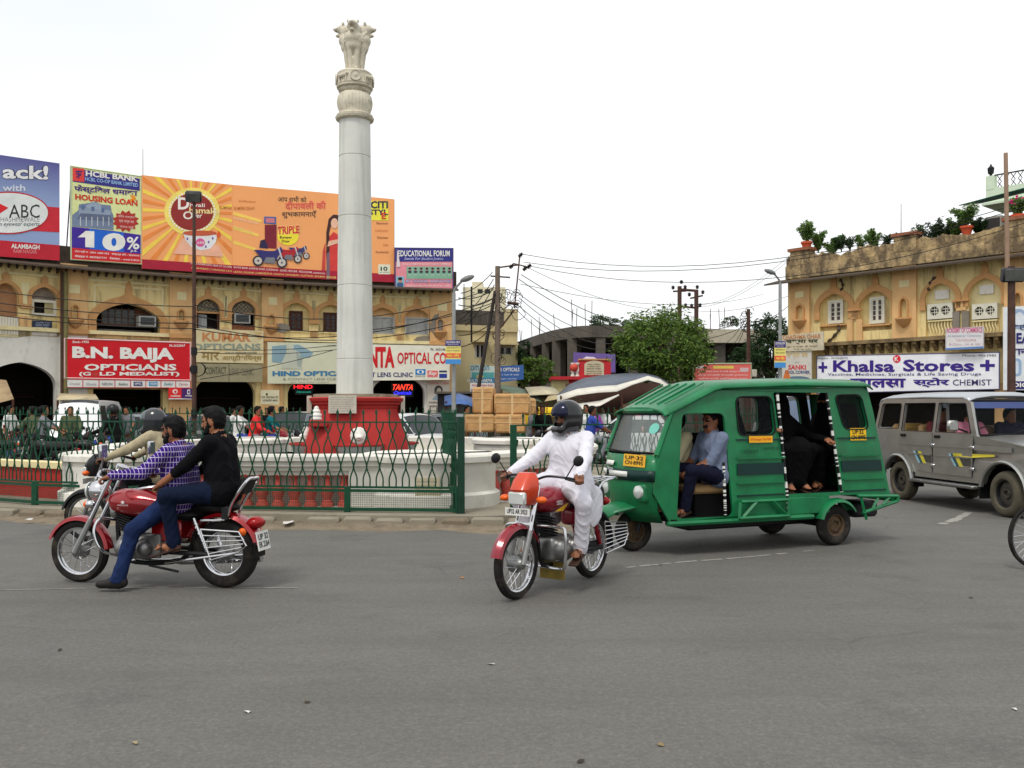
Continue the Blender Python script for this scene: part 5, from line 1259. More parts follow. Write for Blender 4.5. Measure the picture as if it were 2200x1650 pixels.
T(b,s0,'SAGAR NAGAR GATE, NEAR U.P. CO-OPER',407,563,498,568,(240,214,200),.01,d=.02,slant=9);T(b,s0,'ALLAHABAD | VARANASI | KO',408,573,498,578,(236,200,110),.015,d=.02,slant=8)
T(b,s1,'RATIVE BANK, KANPUR ROAD, LUCKNOW - 226005. HELPLINE - 0522-2453944, customercare',502,572,698,577,(240,214,200),.01,d=.02,slant=13);T(b,s1,'LKATA | SILIGURI | JAMSHEDPUR | RANCHI | DHANBAD | CUTTACK | BHUBAN',502,582,698,587,(236,200,110),.015,d=.02,slant=11);T(b,s2,'ESWAR',702,593,722,598,(236,200,110),.015,d=.02,slant=1)
s,b=hoarding('billboard','pink and blue tuition hoarding at the right end of the arcade roof',849,533,619,973,534,621,.45,(226,140,150),frame=(80,70,120))
rect(s,b,849,533,973,562,(52,50,130));T(b,s,'EDUCATIONAL FORUM',855,538,966,551,WHT,.02,d=.014);T(b,s,'Stands For Student Justice',868,553,952,560,(200,210,240),.0,shear=.35,d=.014)
T(b,s,'PHYSICS CHEMISTRY BIOLOGY ENGLISH COMMERCE',864,565,968,570,(240,214,214),.01);rect(s,b,873,573,971,599,(130,176,150),.012)
for i in range(8):x=880+i*12.2;patch(s,b,oval(x,584,4,3,10),(60,60,80),.019);patch(s,b,oval(x,579,2.8,3.4,10),(196,150,130),.017);patch(s,b,oval(x,577.2,3,2.4,10),(40,36,40),.021);T(b,s,'Tutor',x-4,589,x+4,592,(220,226,210),0,d=.018)
T(b,s,'BY GOPAL RASTOGI',872,602,968,607,(190,190,220),.02,outline=(110,70,120));T(b,s,'ADMISSION OPEN FOR NEW BATCH ALL CLASSES',874,612,968,616,(244,220,220),.005)
rect(s,b,851,594,868,617,(120,180,200),.012);patch(s,b,oval(859.5,612,7,6,14),(60,90,130),.016);patch(s,b,oval(859.5,602,4.4,5.4,14),(190,140,116),.018);patch(s,b,oval(859.5,599,4.8,3.4,12),(30,28,30),.021)
patch(s,b,[(852,574),(860,573),(856,548),(853,535)],(228,214,214),.03,'torn_flap')
w=RW
s=wall_sheet(w,1755,765,845,2147,757,836,.5)
b=board('shop_sign','long white chemist sign with violet lettering on the right building',s,(236,236,240),frame=(90,84,110),fw=.04)
VIO=(60,36,130)
T(b,s,'Helpline - 9415028773',1757,767,1830,773,(90,90,96),.0);T(b,s,'Phone:-4063985',2077,761,2142,766,(90,90,96),.0)
T(b,s,'+',1759,778,1781,800,VIO,.03);T(b,s,'+',2111,773,2139,797,VIO,.03);T(b,s,'Khalsa',1795,774,1937,799,VIO,.03);T(b,s,'Stores',1955,772,2100,798,VIO,.03)
patch(s,b,oval(1941.5,771,8.5,8.5,20),(220,36,60));T(b,s,'K',1937,766,1946,776,WHT,.02,d=.018);T(b,s,'Vaccines, Medicines, Surgicals & Life Saving Drugs',1782,801,2113,809,(60,50,110),.004,slant=-1)
T(b,s,'खालसा',1836,813,1961,833,VIO,.035,slant=0);T(b,s,'स्टोर',1977,811,2051,832,VIO,.035);T(b,s,'CHEMIST',2058,815,2133,828,(56,52,100),.004)
s=wall_sheet(w,1680,721,755,1769,712,752,.75)
b=board('shop_sign','tilted cream optician board with hand painted green letters at the corner',s,(196,186,160),material=mat('cream_board_old',(200,190,164),.85,grime=.2,gcol=(160,146,116)))
T(b,s,'CHASHMA GHAR',1682,720,1764,730,(190,130,84),.02,slant=-3);T(b,s,'चश्मा घर',1689,730,1758,740,(56,66,40),.03,slant=-1);T(b,s,'धूप व नज़र के चश्मे',1691,743,1757,748,(120,90,60),.005,slant=-2);T(b,s,'लेन्स की मशीन',1706,748.5,1745,752,(100,84,66),.0)
s=wall_sheet(w,1680,756,822,1743,753,818,.7)
b=board('shop_sign','cream cold drink corner board below the tilted optician board',s,(206,202,190))
T(b,s,'चश्मा घर',1690,758,1736,771,(206,180,120),.02);T(b,s,'HOT',1709,777,1718,780,(140,120,120),0);T(b,s,'SANKI',1694,784,1732,794,(206,66,76),.03);T(b,s,'COOL CORNER,',1687,796,1741,804,(56,76,130),.025)
patch(s,b,oval(1714,814,26,6,16),(96,120,140));patch(s,b,[(1681,819),(1700,818),(1694,795),(1688,795)],(214,120,60),.012)
s=wall_sheet(w,2032,708,752,2113,702,748,.75)
b=board('shop_sign','small white commerce academy board with pink letters over the chemist sign',s,(220,216,216),frame=(180,176,176),fw=.03)
T(b,s,'ACADEMY OF COMMERCE',2034,704,2111,715,(214,110,150),.02,slant=-1);T(b,s,'An Institute for Commerce',2036,719,2108,724,(150,160,180),0,slant=-1);T(b,s,'CA/CS/ICWA',2054,728,2098,733,(206,150,160),0);T(b,s,'B.Com., XI & XII',2040,737,2106,742,(196,160,170),0);patch(s,b,[(2032,752),(2113,748),(2113,744),(2032,748)],(90,130,190))
s=wall_sheet(w,2155,660,838,2290,652,838,.55)
b=board('shop_sign','tall white hearing centre board behind the rusty floodlight pole',s,(224,228,230))
for i,(t,y0,y1,c) in enumerate((('HEARING',715,738,NAVY),('कान मशीन',744,762,(60,50,120)),('DIGITAL',822,832,WHT))):
 if i==2:patch(s,b,rrect(2168,819,2262,836,6),(40,36,110),.01)
 T(b,s,t,2166 if i<2 else 2178,y0,2276 if i<2 else 2250,y1,c,.03,d=.02)
patch(s,b,oval(2190,685,20,22,20),(150,170,196));patch(s,b,oval(2192,686,12,15,18),(214,220,226),.014);patch(s,b,rrect(2168,770,2196,808,8),(150,176,206));patch(s,b,rrect(2172,775,2190,804,6),(206,216,226),.014);T(b,s,'श्रवण',2182,698,2240,710,(50,50,90),.02,d=.02)
# ================================================================ things between and behind the two arcades
def surf(rows,parent,name,material,th=.02):
 """cloth or sheet through surveyed rows of (x, y, depth)"""
 mb=MB();P=[[PX(*q) for q in r] for r in rows];mb.loft(P,closed=False)
 me=mb.mesh(name,material,60);o=obj(name,me,parent)
 md=o.modifiers.new('thickness','SOLIDIFY');md.thickness=th;return o
def fwall(x0,x1,Y0,Y1=None):a,b=PX(x0,880,Y0),PX(x1,880,Y1 or Y0);return Wall((a.x,a.y),(b.x,b.y))
cb=empty('cream_house','stained cream building with grey parapet behind the leaning poles','building')
w=fwall(940,1112,45.5,47)
M_CRM=mat('stained_cream_wall',(196,182,140),.95,var=.1,sc=.7,grime=.45,gcol=(150,134,98),gsc=(1,1,.4),gs=1.2,edge=.3)
def wz(y,x=1050):return w.uv(x,y)[1]
def wu(x):return w.uv(x,700)[0]
w1=[(wu(1021),wz(830)),(wu(1040),wz(830)),(wu(1040),wz(740)),(wu(1021),wz(740))]
w1=[(wu(1022),wz(768)),(wu(1040),wz(768)),(wu(1040),wz(742)),(wu(1022),wz(742))];w2=[(wu(1070),wz(760)),(wu(1099),wz(760)),(wu(1099),wz(746)),(wu(1070),wz(746))]
bay_wall(w,cb,[(0,0),(w.L,0),(w.L,wz(712)),(0,wz(712))],[w1,w2],-.3,0,M_CRM)
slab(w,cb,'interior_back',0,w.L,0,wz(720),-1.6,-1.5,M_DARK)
for q in(w1,w2):
 win=bpy.data.objects.new('window',None);COL.objects.link(win);win.parent=cb
 a0,a1,b0,b1=q[0][0],q[1][0],q[0][1],q[2][1]
 slab(w,win,'pane',a0,a1,b0,b1,-.2,-.17,M_PANE)
 for u_ in(a0,(a0+a1)/2,a1):slab(w,win,'frame',u_-.04,u_+.04,b0-.04,b1+.04,-.16,.03,M_GREYW)
 slab(w,win,'sunshade',a0-.2,a1+.2,b1+.12,b1+.2,0,.5,M_CRM)
slab(w,cb,'parapet_band',0,w.L,wz(712),wz(700),-.3,.1,M_CRM);slab(w,cb,'parapet',0,w.L,wz(700),wz(668),-.3,0,M_CONC)
slab(w,cb,'parapet_pier',w.L-.75,w.L,wz(700),wz(662),-.1,.06,M_CRM)
for i in range(14):slab(w,cb,'parapet_slat',.3+i*.28,.42+i*.28,wz(697),wz(671),0,.04,M_CONC)
mb=MB();mb.prism([(0,0),(w.L,0),(w.L,wz(712)),(0,wz(712))],[],-8,-1.7,wfn(w));mb.build('building_mass',M_CRM,cb,smooth=False)
ub=empty('cream_house','pale upper storey with two small square windows behind the stained cream building','building')
w=fwall(994,1086,62);M_UP=mat('pale_upper_wall',(214,206,176),.95,var=.06,grime=.15,gcol=(180,170,140))
q=[[(wu(x0),wz(631)),(wu(x0+11),wz(631)),(wu(x0+11),wz(621)),(wu(x0),wz(621))] for x0 in(1026,1042)]
bay_wall(w,ub,[(0,0),(w.L,0),(w.L,wz(617)),(0,wz(617))],q,-.3,0,M_UP);slab(w,ub,'water_tank_room',wu(1014),wu(1037),wz(617),wz(605),-2,-.1,M_UP)
slab(w,ub,'back_wall',0,w.L,0,wz(617),-3,-2.5,M_UP)
for k in q:slab(w,ub,'window_pane',k[0][0],k[1][0],k[0][1],k[2][1],-.2,-.15,M_PANE)
slab(w,ub,'roof_rail',wu(996),wu(998),wz(680),wz(610),0,.1,M_STEEL)
w=fwall(1000,1125,44)
s=wall_sheet(w,1010,783,823,1066,787,824,0)
b=board('shop_sign','teal pharmacy sign below the cream building left of the pole',s,(196,214,206));T(b,s,'omron',1011,785,1051,796,(40,110,140),.0,d=.014);rect(s,b,1014,800,1061,812,(90,170,170));patch(s,b,oval(1031,809,8,5,14),(206,190,120),.014);rect(s,b,1010,812,1066,824,(60,130,170),.012);T(b,s,'HEALTH PHARMA',1004,814,1058,821,WHT,.02,d=.018)
s=wall_sheet(w,1068,787,822,1125,784,815,.3)
b=board('shop_sign','blue opticals board leaning right of the wooden pole',s,(56,96,160));T(b,s,'STAR OPTICALS',1060,790,1116,798,WHT,.015);T(b,s,'धूप व नजर के चश्मे',1068,803,1115,808,(206,214,230),.005);T(b,s,'कम्प्यूटर आई टेस्ट',1068,812,1110,816,(206,214,230),.005)
s=wall_sheet(fwall(1000,1125,41),1010,822,842,1064,823,842,0)
b=board('shop_sign','whitish wall board with red line of writing behind the cartons',s,(206,200,192));T(b,s,'वैशाली मोबाइल सेन्टर',1014,825,1060,831,(190,90,100),.01);T(b,s,'airtel',1012,833,1032,840,(90,90,120),.01)
cf=empty('concrete_frame','curved unfinished grey concrete frame with bare columns in the centre background','building')
ZS=7.05
def cfp(x,y):Y=(ZS-CAMH)*FPX/(HZ-y);return V((x-CXP)/FPX*Y,Y,0)
top=[cfp(1112,738),cfp(1135,727),cfp(1165,716),cfp(1200,707),cfp(1250,700),cfp(1330,700),cfp(1420,702),cfp(1520,706),cfp(1640,713)]
cc=bez(top,6);inner=[p+V(-.2,1,0).normalized()*18 for p in cc]
mb=MB();mb.loft([[a+V(0,0,ZS-.75),a+V(0,0,ZS),b_+V(0,0,ZS),b_+V(0,0,ZS-.75)] for a,b_ in zip(cc,inner)]);mb.build('roof_slab',M_CONC,cf,angle=25)
mb=MB();mb.loft([[a+V(0,.1,0),a+V(0,.1,3.55),b_+V(0,0,3.55),b_] for a,b_ in zip(cc,inner)]);mb.build('lower_wall',M_CONC,cf,angle=25)
mb=MB();mb.loft([[a+V(0,0,3.5),a+V(0,0,ZS),a+V(0,.3,ZS),a+V(0,.3,3.5)] for a in[p+V(-.2,1,0).normalized()*17 for p in cc]]);mb.build('rear_wall',M_DARK,cf,angle=25)  # dark colour on rear and end walls deepens the shade inside the frame
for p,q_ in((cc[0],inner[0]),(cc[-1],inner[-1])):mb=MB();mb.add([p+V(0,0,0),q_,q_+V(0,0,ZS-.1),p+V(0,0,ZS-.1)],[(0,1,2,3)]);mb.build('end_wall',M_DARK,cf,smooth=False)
def at_x(x):
 k=(x-CXP)/FPX;return min(cc,key=lambda p:abs(p.x/p.y-k))
for x,wd in((1145,.42),(1172,.5),(1195,.55),(1229,.6),(1290,.6),(1360,.6),(1440,.6),(1545,.75),(1630,.6)):
 p=at_x(x);k=(x-CXP)/FPX;p=V(k*(p.y+.35),p.y+.35,0);mb=MB();mb.box((0,0,5.0),(wd,.5,3.2));o=mb.build('column',M_CONC,cf,smooth=False);o.location=p
for x in(1160,1212,1255,1325,1400,1480,1590):
 p=at_x(x)+V(0,4.2,0);mb=MB();mb.box((0,0,5.0),(.5,.5,3.2));o=mb.build('column',M_CONC,cf,smooth=False);o.location=p
q=random.Random(8)
for x in(1118,1121,1142,1157,1160,1196,1230,1234,1237,1262,1270,1300,1540,1544,1548,1562,1566):
 p=at_x(x)+V(0,q.uniform(.3,2),ZS-.05);mb=MB();mb.cyl(p,p+V(q.uniform(-.1,.1),0,q.uniform(.9,1.9)),.022,n=4);mb.build('rebar',M_IRON,cf,smooth=False)
mb=MB();p=at_x(1545);mb.box((0,0,0),(4.6,.4,.9));o=mb.build('pale_beam',mat('pale_concrete',(176,168,148),.95,grime=.3,gcol=(120,112,98)),cf,smooth=False);o.location=p+V(1.6,-.25,6.55)
gb=empty('gate_house','red and cream gate building with an arched name board','building')
w=fwall(1185,1320,42)
slab(w,gb,'cream_wall',wu(1187),wu(1222),0,wz(815,1200),-2,0,mat('gate_cream',(190,178,128),.9,grime=.2));slab(w,gb,'red_wall',wu(1222),wu(1320),0,wz(816,1200),-2.1,.02,mat('gate_red',(170,30,40),.8,grime=.15,gcol=(120,40,40)))
slab(w,gb,'roof_edge',wu(1184),wu(1322),wz(816,1200),wz(809,1200),-2.2,.25,mat('gate_red_edge',(190,44,52),.8))
slab(w,gb,'board_frame',wu(1243),wu(1312),wz(809,1200),wz(774,1200),-.6,.1,mat('gate_red_edge',(0,0,0)))
slab(w,gb,'board_cap',wu(1243),wu(1312),wz(774,1200),wz(771,1200),-.6,.15,M_SUR)
u0,u1=wu(1255),wu(1297);mb=MB();mb.prism(arch(u0,u1,wz(806,1200),wz(784,1200),wz(775,1200),8),[],.1,.14,wfn(w));mb.build('name_board',flat((200,190,160)),gb,smooth=False)
s=wall_sheet(w,1255,775,806,1297,775,806,.14)
for i,t in enumerate(('नगर निगम','पं गोविन्द वल्लभ','स्मारक पार्क','सौन्दर्यीकरण कार्य','उद्घाटन श्री महापौर')):T(gb,s,t,1262-i*.7,781+i*5,1290+i*.7,784.5+i*5,(90,70,60),.01)
for x in(1230,1240):
 mb=MB();mb.lathe([(.1,0),(.1,.05),(.05,.1),(.09,.3),(.05,.5),(.1,.55),(.1,.62)],10,w.pt(wu(x),wz(809,1200),.1));mb.build('baluster',M_WHITE,gb)
mb=MB();mb.ell(w.pt(wu(1233),wz(790,1200),.1),(.2,.2,.2));mb.build('globe',mat('globe_red',(206,80,64),.5),gb)
s=wall_sheet(fwall(1230,1325,44),1232,757,800,1322,761,800,0)
b=board('banner','violet banner with white emblem behind the red gate board',s,(106,92,160),cat='banner',th=.02);patch(s,b,[(1250,772),(1285,773),(1276,767),(1260,766)],(226,226,236))
s=wall_sheet(fwall(1480,1625,38),1490,782,838,1614,781,836,0)
b=board('banner','salmon pink banner with white hindi lines right of the tree',s,(220,104,96),cat='banner',th=.02,frame=(160,170,140),fw=.05);rect(s,b,1532,786,1576,792,(226,200,90));rect(s,b,1590,790,1608,798,(206,180,180));rect(s,b,1495,785,1512,792,(206,190,190))
for i in range(3):T(b,s,('विशाल जन सभा में भारी संख्या में पधारें','समस्त नगर वासियों को हार्दिक शुभकामनाएं','आयोजक नागरिक समिति लखनऊ महानगर')[i],1500,796+i*7.5,1606,801+i*7.5,(240,206,200),.012)
T(b,s,'निवेदक',1520,818,1535,822,(90,60,90),.01)
# ================================================================ poles and wires
def pole(name,label,x,y0,y1,Y,r0,r1,material,n=10,cat='pole',group=None):
 t=empty(name,label,cat,group,loc=PX(x,y0,Y));h=(y0-y1)/FPX*Y
 mb=MB();mb.cyl((0,0,0),(0,0,h),r0,r1,n);mb.build('shaft',material,t);return t,h
def gy(Y):return HZ+CAMH*FPX/Y
def floodlight(parent,p,yaw,s=1.,tilt=.5):
 mb=MB();rot=Matrix.Rotation(yaw,3,'Z')@Matrix.Rotation(tilt,3,'X')
 mb.box(p,(.62*s,.28*s,.42*s),.05*s,rot);o=mb.build('lamp_housing',mat('lamp_black',(40,40,42),.5),parent)
 mb=MB();mb.box(Vector(p)+rot@V(0,-.145*s,0),(.52*s,.02,.34*s),.004,rot);mb.build('lamp_glass',mat('lamp_glass',(86,88,84),.15,var=.3),o)
t,h=pole('floodlight_pole','rusty floodlight pole rising in front of the orange hoarding',417,gy(29.5),430,29.5,.075,.05,M_IRON,cat='street lamp')
floodlight(t,V(0,-.05,h+.1),.2,.8);
for z,r in((h*.35,.11),(h*.42,.10),(h*.18,.1)):mb=MB();mb.lathe([(r,-.12),(r,.12)],8,(0,0,z));mb.build('junction_box',M_BLACK,t)
for i in range(5):mb=MB();q=random.Random(i);mb.tube([V(.12+.22*math.cos(a)*(1+.2*q.random()),0,2.9+.22*math.sin(a)) for a in np.linspace(0,6.28,14)],.012,5,closed=False);mb.build('cable_coil',M_BLACK,t)
t,h=pole('floodlight_pole','dark rusty floodlight pole at the right edge with box lamp',2173,gy(20.5),572,20.5,.095,.075,M_IRON,cat='street lamp')
floodlight(t,V(0,-.05,h-.2),-.1,.75,.2);mb=MB();mb.cyl((-.06,.05,h-.2),(-.1,.05,h+2.52),.05,.045,8);mb.build('upper_mast',mat('weathered_wood',(150,124,104),.9,var=.2),t)
def street_lamp(label,x,ytop,Y,dirx,post='board'):
 t,h=pole('street_lamp',label,x,gy(Y),ytop+26,Y,.07,.05,M_STEEL,cat='street lamp')
 mb=MB();P=bez([(0,0,h),(dirx*.05,-.03,h+.12),(dirx*.22,-.1,h+.3)],6);mb.tube(P,.03,6);mb.build('arm',M_STEEL,t)
 mb=MB();rot=Matrix.Rotation(-dirx*.35,3,'Y');mb.ell(V(dirx*.36,-.12,h+.36),(.2,.1,.075),12,8,rot=rot);mb.build('lamp_head',mat('lamp_grey',(120,122,120),.5,var=.1),t);return t,h
t,h=street_lamp('grey street lamp at the right end of the left arcade',975,603,24.5,1)
def pole_board(x0,y0,x1,y1,Y,label):
 a,b_=PX(x0,y0,Y),PX(x1,y0,Y);c,d=PX(x0,y1,Y),PX(x1,y1,Y)
 s=Sheet(x0,y0,y1,x1,y0,y1,a,c,b_,d,(0,-1,0));b=board('pole_poster',label,s,(226,214,120),cat='poster',th=.03);H_=y1-y0
 rect(s,b,x0,y0,x1,y0+H_*.24,(54,46,120));T(b,s,'EDUCATIONAL FORUM',x0+2,y0+2,x1-2,y0+H_*.13,WHT,.01,d=.014);T(b,s,'Stands For Justice',x0+5,y0+H_*.16,x1-5,y0+H_*.21,WHT,0,d=.014)
 T(b,s,'प्रवेश प्रारम्भ XI XII',x0+2,y0+H_*.28,x1-2,y0+H_*.36,(90,80,60),.01,d=.014);T(b,s,'कक्षा 9 से स्नातक',x0+2,y0+H_*.40,x1-2,y0+H_*.48,(90,80,60),.01,d=.014);rect(s,b,x0,y0+H_*.55,x1,y0+H_*.73,(226,90,70));T(b,s,'नया गाँव',x0+3,y0+H_*.58,x1-3,y0+H_*.70,(246,220,90),.02,d=.014);rect(s,b,x0,y0+H_*.8,x1,y1,(70,140,206))
pole_board(957,731,990,782,24.3,'small yellow and violet tuition board tied to the left street lamp')
t,h=street_lamp('grey street lamp left of the right yellow building',1676,583,30.,-1)
pole_board(1664,733,1688,790,29.8,'small yellow and violet tuition board tied to the right street lamp')
up,h=pole('utility_pole','wooden utility pole with tangled cables beside the cream building',1069,gy(33),572,33,.13,.09,mat('old_pole_wood',(110,96,84),.9,var=.25,sc=6))
def arm(t,p0,p1,r,nm='cross_arm',m_=M_IRON):mb=MB();mb.cyl(p0,p1,r,n=6);return mb.build(nm,m_,t)
arm(up,(-.25,0,h-.35),(.45,0,h-.4),.03);arm(up,(0,0,h-.05),(.75,0,h+.05),.03);arm(up,(.02,0,h-2.3),(.6,0,h-1.55),.035);arm(up,(.6,0,h-1.5),(.8,0,h+.45),.03);arm(up,(.55,0,h+.1),(1.05,0,h-.02),.025);arm(up,(.35,0,h-1.3),(.75,0,h-1.35),.06)
for p in((.82,0,h+.40),(1.12,0,h),(.5,0,h),(.98,0,h-.08)):mb=MB();mb.lathe([(.02,-.1),(.08,-.07),(.04,-.03),(.09,.0),(.04,.04),(.07,.08),(.0,.1)],8,p,(.6,0,.6));mb.build('insulator',mat('insulator_brown',(50,42,40),.3),up)
q=random.Random(4)
for i in range(26):
 c=V(q.uniform(.0,.75),q.uniform(-.1,.1),h-q.uniform(.9,1.7) if i<17 else h-q.uniform(2.3,3.4));r=q.uniform(.08,.26)
 if i>=17:c.x=q.uniform(-.15,.2)
 mb=MB();mb.tube([c+V(r*math.cos(a)*q.uniform(.8,1.2),r*.3*math.sin(a*2),r*math.sin(a)) for a in np.linspace(0,6.2,12)],.012,4);mb.build('cable_coil',M_BLACK,up)
mb=MB();mb.cyl((0,0,.95),(0,0,1.3),.135,n=10);mb.build('yellow_band',flat((226,160,50)),up)
ls=empty('leaning_strut','dark leaning strut pole with a brown plate against the utility pole','pole',loc=PX(1003,gy(33),33))
mb=MB();e=PX(1064,625,33)-ls.location;mb.cyl((0,0,0),e,.08,.06,8);mb.build('shaft',mat('dark_pole',(52,46,44),.8),ls)
mb=MB();mb.box(e*.36+V(0,-.12,0),(.36,.02,.36),.003,Matrix.Rotation(.5,3,'Y'));mb.build('brown_plate',mat('brown_plate',(92,40,36),.8),ls)
mb=MB();rs=empty('antenna_post','short dark post standing on the cream building roof','pole',loc=PX(1013,735,45));mb.cyl((0,0,0),(0,0,2.7),.05,n=6);mb.build('shaft',M_BLACK,rs)
for i in range(6):arm(rs,(0,0,1.4+i*.2),(.15,0,1.4+i*.2),.02,'peg',M_BLACK)
hp=empty('transformer_frame','twin pole power frame with insulators rising behind the tree','power pole',loc=PX(1480,gy(58),58))
for x,yt in((1460,615),(1496,623)):p=PX(x,gy(58),58)-hp.location;arm(hp,p,p+V(0,0,(gy(58)-yt)/FPX*58),.14,'leg')
def hpp(x,y):return PX(x,y,58)-hp.location
arm(hp,hpp(1446,626),hpp(1474,625),.06);arm(hp,hpp(1460,622),hpp(1500,625),.09);arm(hp,hpp(1483,641),hpp(1510,635),.06);arm(hp,hpp(1460,658),hpp(1500,662),.07)
for x,y in((1446,622),(1472,621),(1464,610),(1498,621),(1510,632),(1481,637),(1473,660),(1486,661),(1498,664),(1504,660)):mb=MB();mb.lathe([(.03,0),(.12,.06),(.07,.1),(.13,.16),(.05,.24),(0,.26)],8,hpp(x,y));mb.build('insulator',mat('insulator_brown',(0,0,0)),hp)
sp_,h=pole('utility_pole','thin dark pole wrapped in cables left of the right lamp post',1608,gy(44),664,44,.12,.08,M_IRON)
for i in range(14):
 c=V(q.uniform(-.25,.25),0,h-q.uniform(.05,1.0));r=q.uniform(.1,.3);mb=MB();mb.tube([c+V(r*math.cos(a)*q.uniform(.8,1.2),0,r*math.sin(a)) for a in np.linspace(0,5.8,10)],.014,4);mb.build('cable_coil',M_BLACK,sp_)
mb=MB();mb.box((.25,-.1,h-3.05),(.22,.16,.34),.02);mb.build('meter_box',flat((196,196,186)),sp_)
def cable(a,b_,sag,r,label,group='overhead cables',n=14):
 a,b_=Vector(a),Vector(b_);mb=MB();mb.tube([a.lerp(b_,i/n)-V(0,0,sag*4*(i/n)*(1-i/n)) for i in range(n+1)],r,4,caps=False)
 return mb.build('overhead_cable',M_BLACK,label=label,cat='cable',group=group)
L1='thin black cable strung along the left arcade front'
P417=lambda y:PX(417,y,29.4)
for y0,y1,y2 in((618,659,700),(643,681,688),(660,695,676),(670,706,712)):
 cable(PX(-60,y0,30.5),P417(y1),.12,.015,L1,'cables along the arcade')
for ya,xb,yb in((655,1062,618),(678,1062,650),(697,1062,668),(707,1062,640)):
 cable(P417(ya),PX(xb,yb,33),.75,.015,L1,'cables along the arcade')
for(x0,y0,x1,y1) in((430,815,740,745),(430,750,720,742),(420,757,715,752)):cable(PX(x0,y0,30),PX(x1,y1,36),.1,.012,L1,'cables along the arcade')
L2='thin cable crossing the open sky above the tree'
for a,b_,sg in(((1122,546,33),(2230,424,24),1.0),((1125,563,33),(2230,436,24),.9),((1140,572,33),(2230,470,26),1.1),((1118,610,33),(1640,632,58),.7),((1128,572,33),(1470,662,58),.6),((1500,660,58),(1712,545,38),.5),((1500,668,58),(1716,628,38),.3),((1505,655,58),(1712,535,38),.5)):cable(PX(*a),PX(*b_),sg,.010,L2,'cables across the sky')
L3='black cable running from the wooden pole past the concrete frame'
for a,b_,sg in(((1110,628,33),(1345,712,60),.7),((1115,640,33),(1340,730,60),.8),((1112,655,33),(1330,742,60),.8),((1108,664,33),(1230,720,60),.5),((1120,590,33),(1600,690,44),1.2),((1115,600,33),(1602,700,44),1.4),((1612,690,44),(1712,640,38),.3),((1520,745,60),(1606,680,44),.6),((1522,760,60),(1606,688,44),.8),((1530,770,60),(1604,694,44),1.0)):cable(PX(*a),PX(*b_),sg,.015,L3,'cables from the wooden pole')
L4='black cable fanning from the wooden pole towards the left lamp'
for i,(x0,y0,x1,y1) in enumerate(((985,640,1060,622),(985,655,1062,640),(988,668,1062,652),(985,690,1060,600),(1000,700,1062,612),(990,630,1058,585),(985,720,1062,690),(990,745,1060,700))):cable(PX(x0,y0,36),PX(x1,y1,33),.15,.018,L4,'cables at the left lamp')
# ================================================================ trees and plants
def leaf_mat(name,col,col2):
 m=mat(name,col,.6,var=0,spec=.3);n,l=m.node_tree.nodes,m.node_tree.links;b=n['Principled BSDF']
 ri=n.new('ShaderNodeNewGeometry');mxn=n.new('ShaderNodeMix');mxn.data_type='RGBA';mxn.inputs[6].default_value=lin(col);mxn.inputs[7].default_value=lin(col2)
 l.new(ri.outputs['Random Per Island'],mxn.inputs[0]);l.new(mxn.outputs[2],b.inputs['Base Color'])
 b.inputs['Subsurface Weight'].default_value=0;tr=n.new('ShaderNodeBsdfTranslucent');ad=n.new('ShaderNodeMixShader');ad.inputs[0].default_value=.25
 l.new(mxn.outputs[2],tr.inputs[0]);l.new(b.outputs[0],ad.inputs[1]);l.new(tr.outputs[0],ad.inputs[2]);l.new(ad.outputs[0],n['Material Output'].inputs[0]);return m
def leaves(mb,c,r,n,size,q,droop=.4):
 for _ in range(n):
  d=V(q.gauss(0,1),q.gauss(0,1),q.gauss(0,1)).normalized();p=Vector(c)+V(d.x*r[0],d.y*r[1],d.z*r[2])*(q.random()**.45)
  a=V(d.x+q.gauss(0,.5),d.y+q.gauss(0,.5),d.z*.5-droop+q.gauss(0,.4)).normalized();s=a.cross(V(q.gauss(0,1),q.gauss(0,1),q.gauss(0,1))).normalized()
  L=size*q.uniform(.7,1.4);w_=L*.34
  mb.add([p-a*L*.5,p+s*w_*.5,p+a*L*.5,p-s*w_*.5],[(0,1,2,3)])
def tree(name,label,base,H,crown_c,crown_r,nclump,per,size,lm,seed,group=None,trunk_r=.16,cat='tree'):
 q=random.Random(seed);t=empty(name,label,cat,group,loc=base);cc=Vector(crown_c)-Vector(base);mb=MB()
 mb.tube(bez([(0,0,0),(q.uniform(-.1,.1),0,H*.3),(q.uniform(-.15,.15),0,H*.55),cc],5),[trunk_r*(1-.7*i/15) for i in range(16)],8);mb.build('trunk',mat('bark',(74,60,48),.95,var=.3,sc=9,bump=.5),t)
 mbc=MB();
 for i in range(nclump):
  d=V(q.gauss(0,1),q.gauss(0,1),q.gauss(0,1)).normalized();f=q.uniform(.35,1.0)**.6
  c=cc+V(d.x*crown_r[0],d.y*crown_r[1],d.z*crown_r[2]*(1 if d.z>0 else .85))*f;k=q.uniform(.16,.34)
  leaves(mbc,c,[crown_r[0]*k*1.2,crown_r[1]*k*1.2,crown_r[2]*k*.8],per,size,q)
  if i%6==0:
   mb=MB();mb.tube([cc*.55+V(0,0,0),cc.lerp(c,.5),c],[trunk_r*.5,trunk_r*.3,.02],5);mb.build('limb',mat('bark',(0,0,0)),t)
 mbc.build('crown',lm,t,smooth=False);return t
LF1=leaf_mat('neem_leaf',(52,84,30),(108,132,52));LF2=leaf_mat('dark_leaf',(22,44,20),(48,74,32));LF3=leaf_mat('far_leaf',(52,72,50),(88,108,74));LF4=leaf_mat('pot_leaf',(58,92,40),(120,146,72))
c=PX(1420,748,36);tree('shade_tree','bright green bushy tree between the tarpaulin stall and the pink banner',V(c.x,36,0),3.2,c,(1.75,1.7,1.62),120,95,.17,LF1,1)
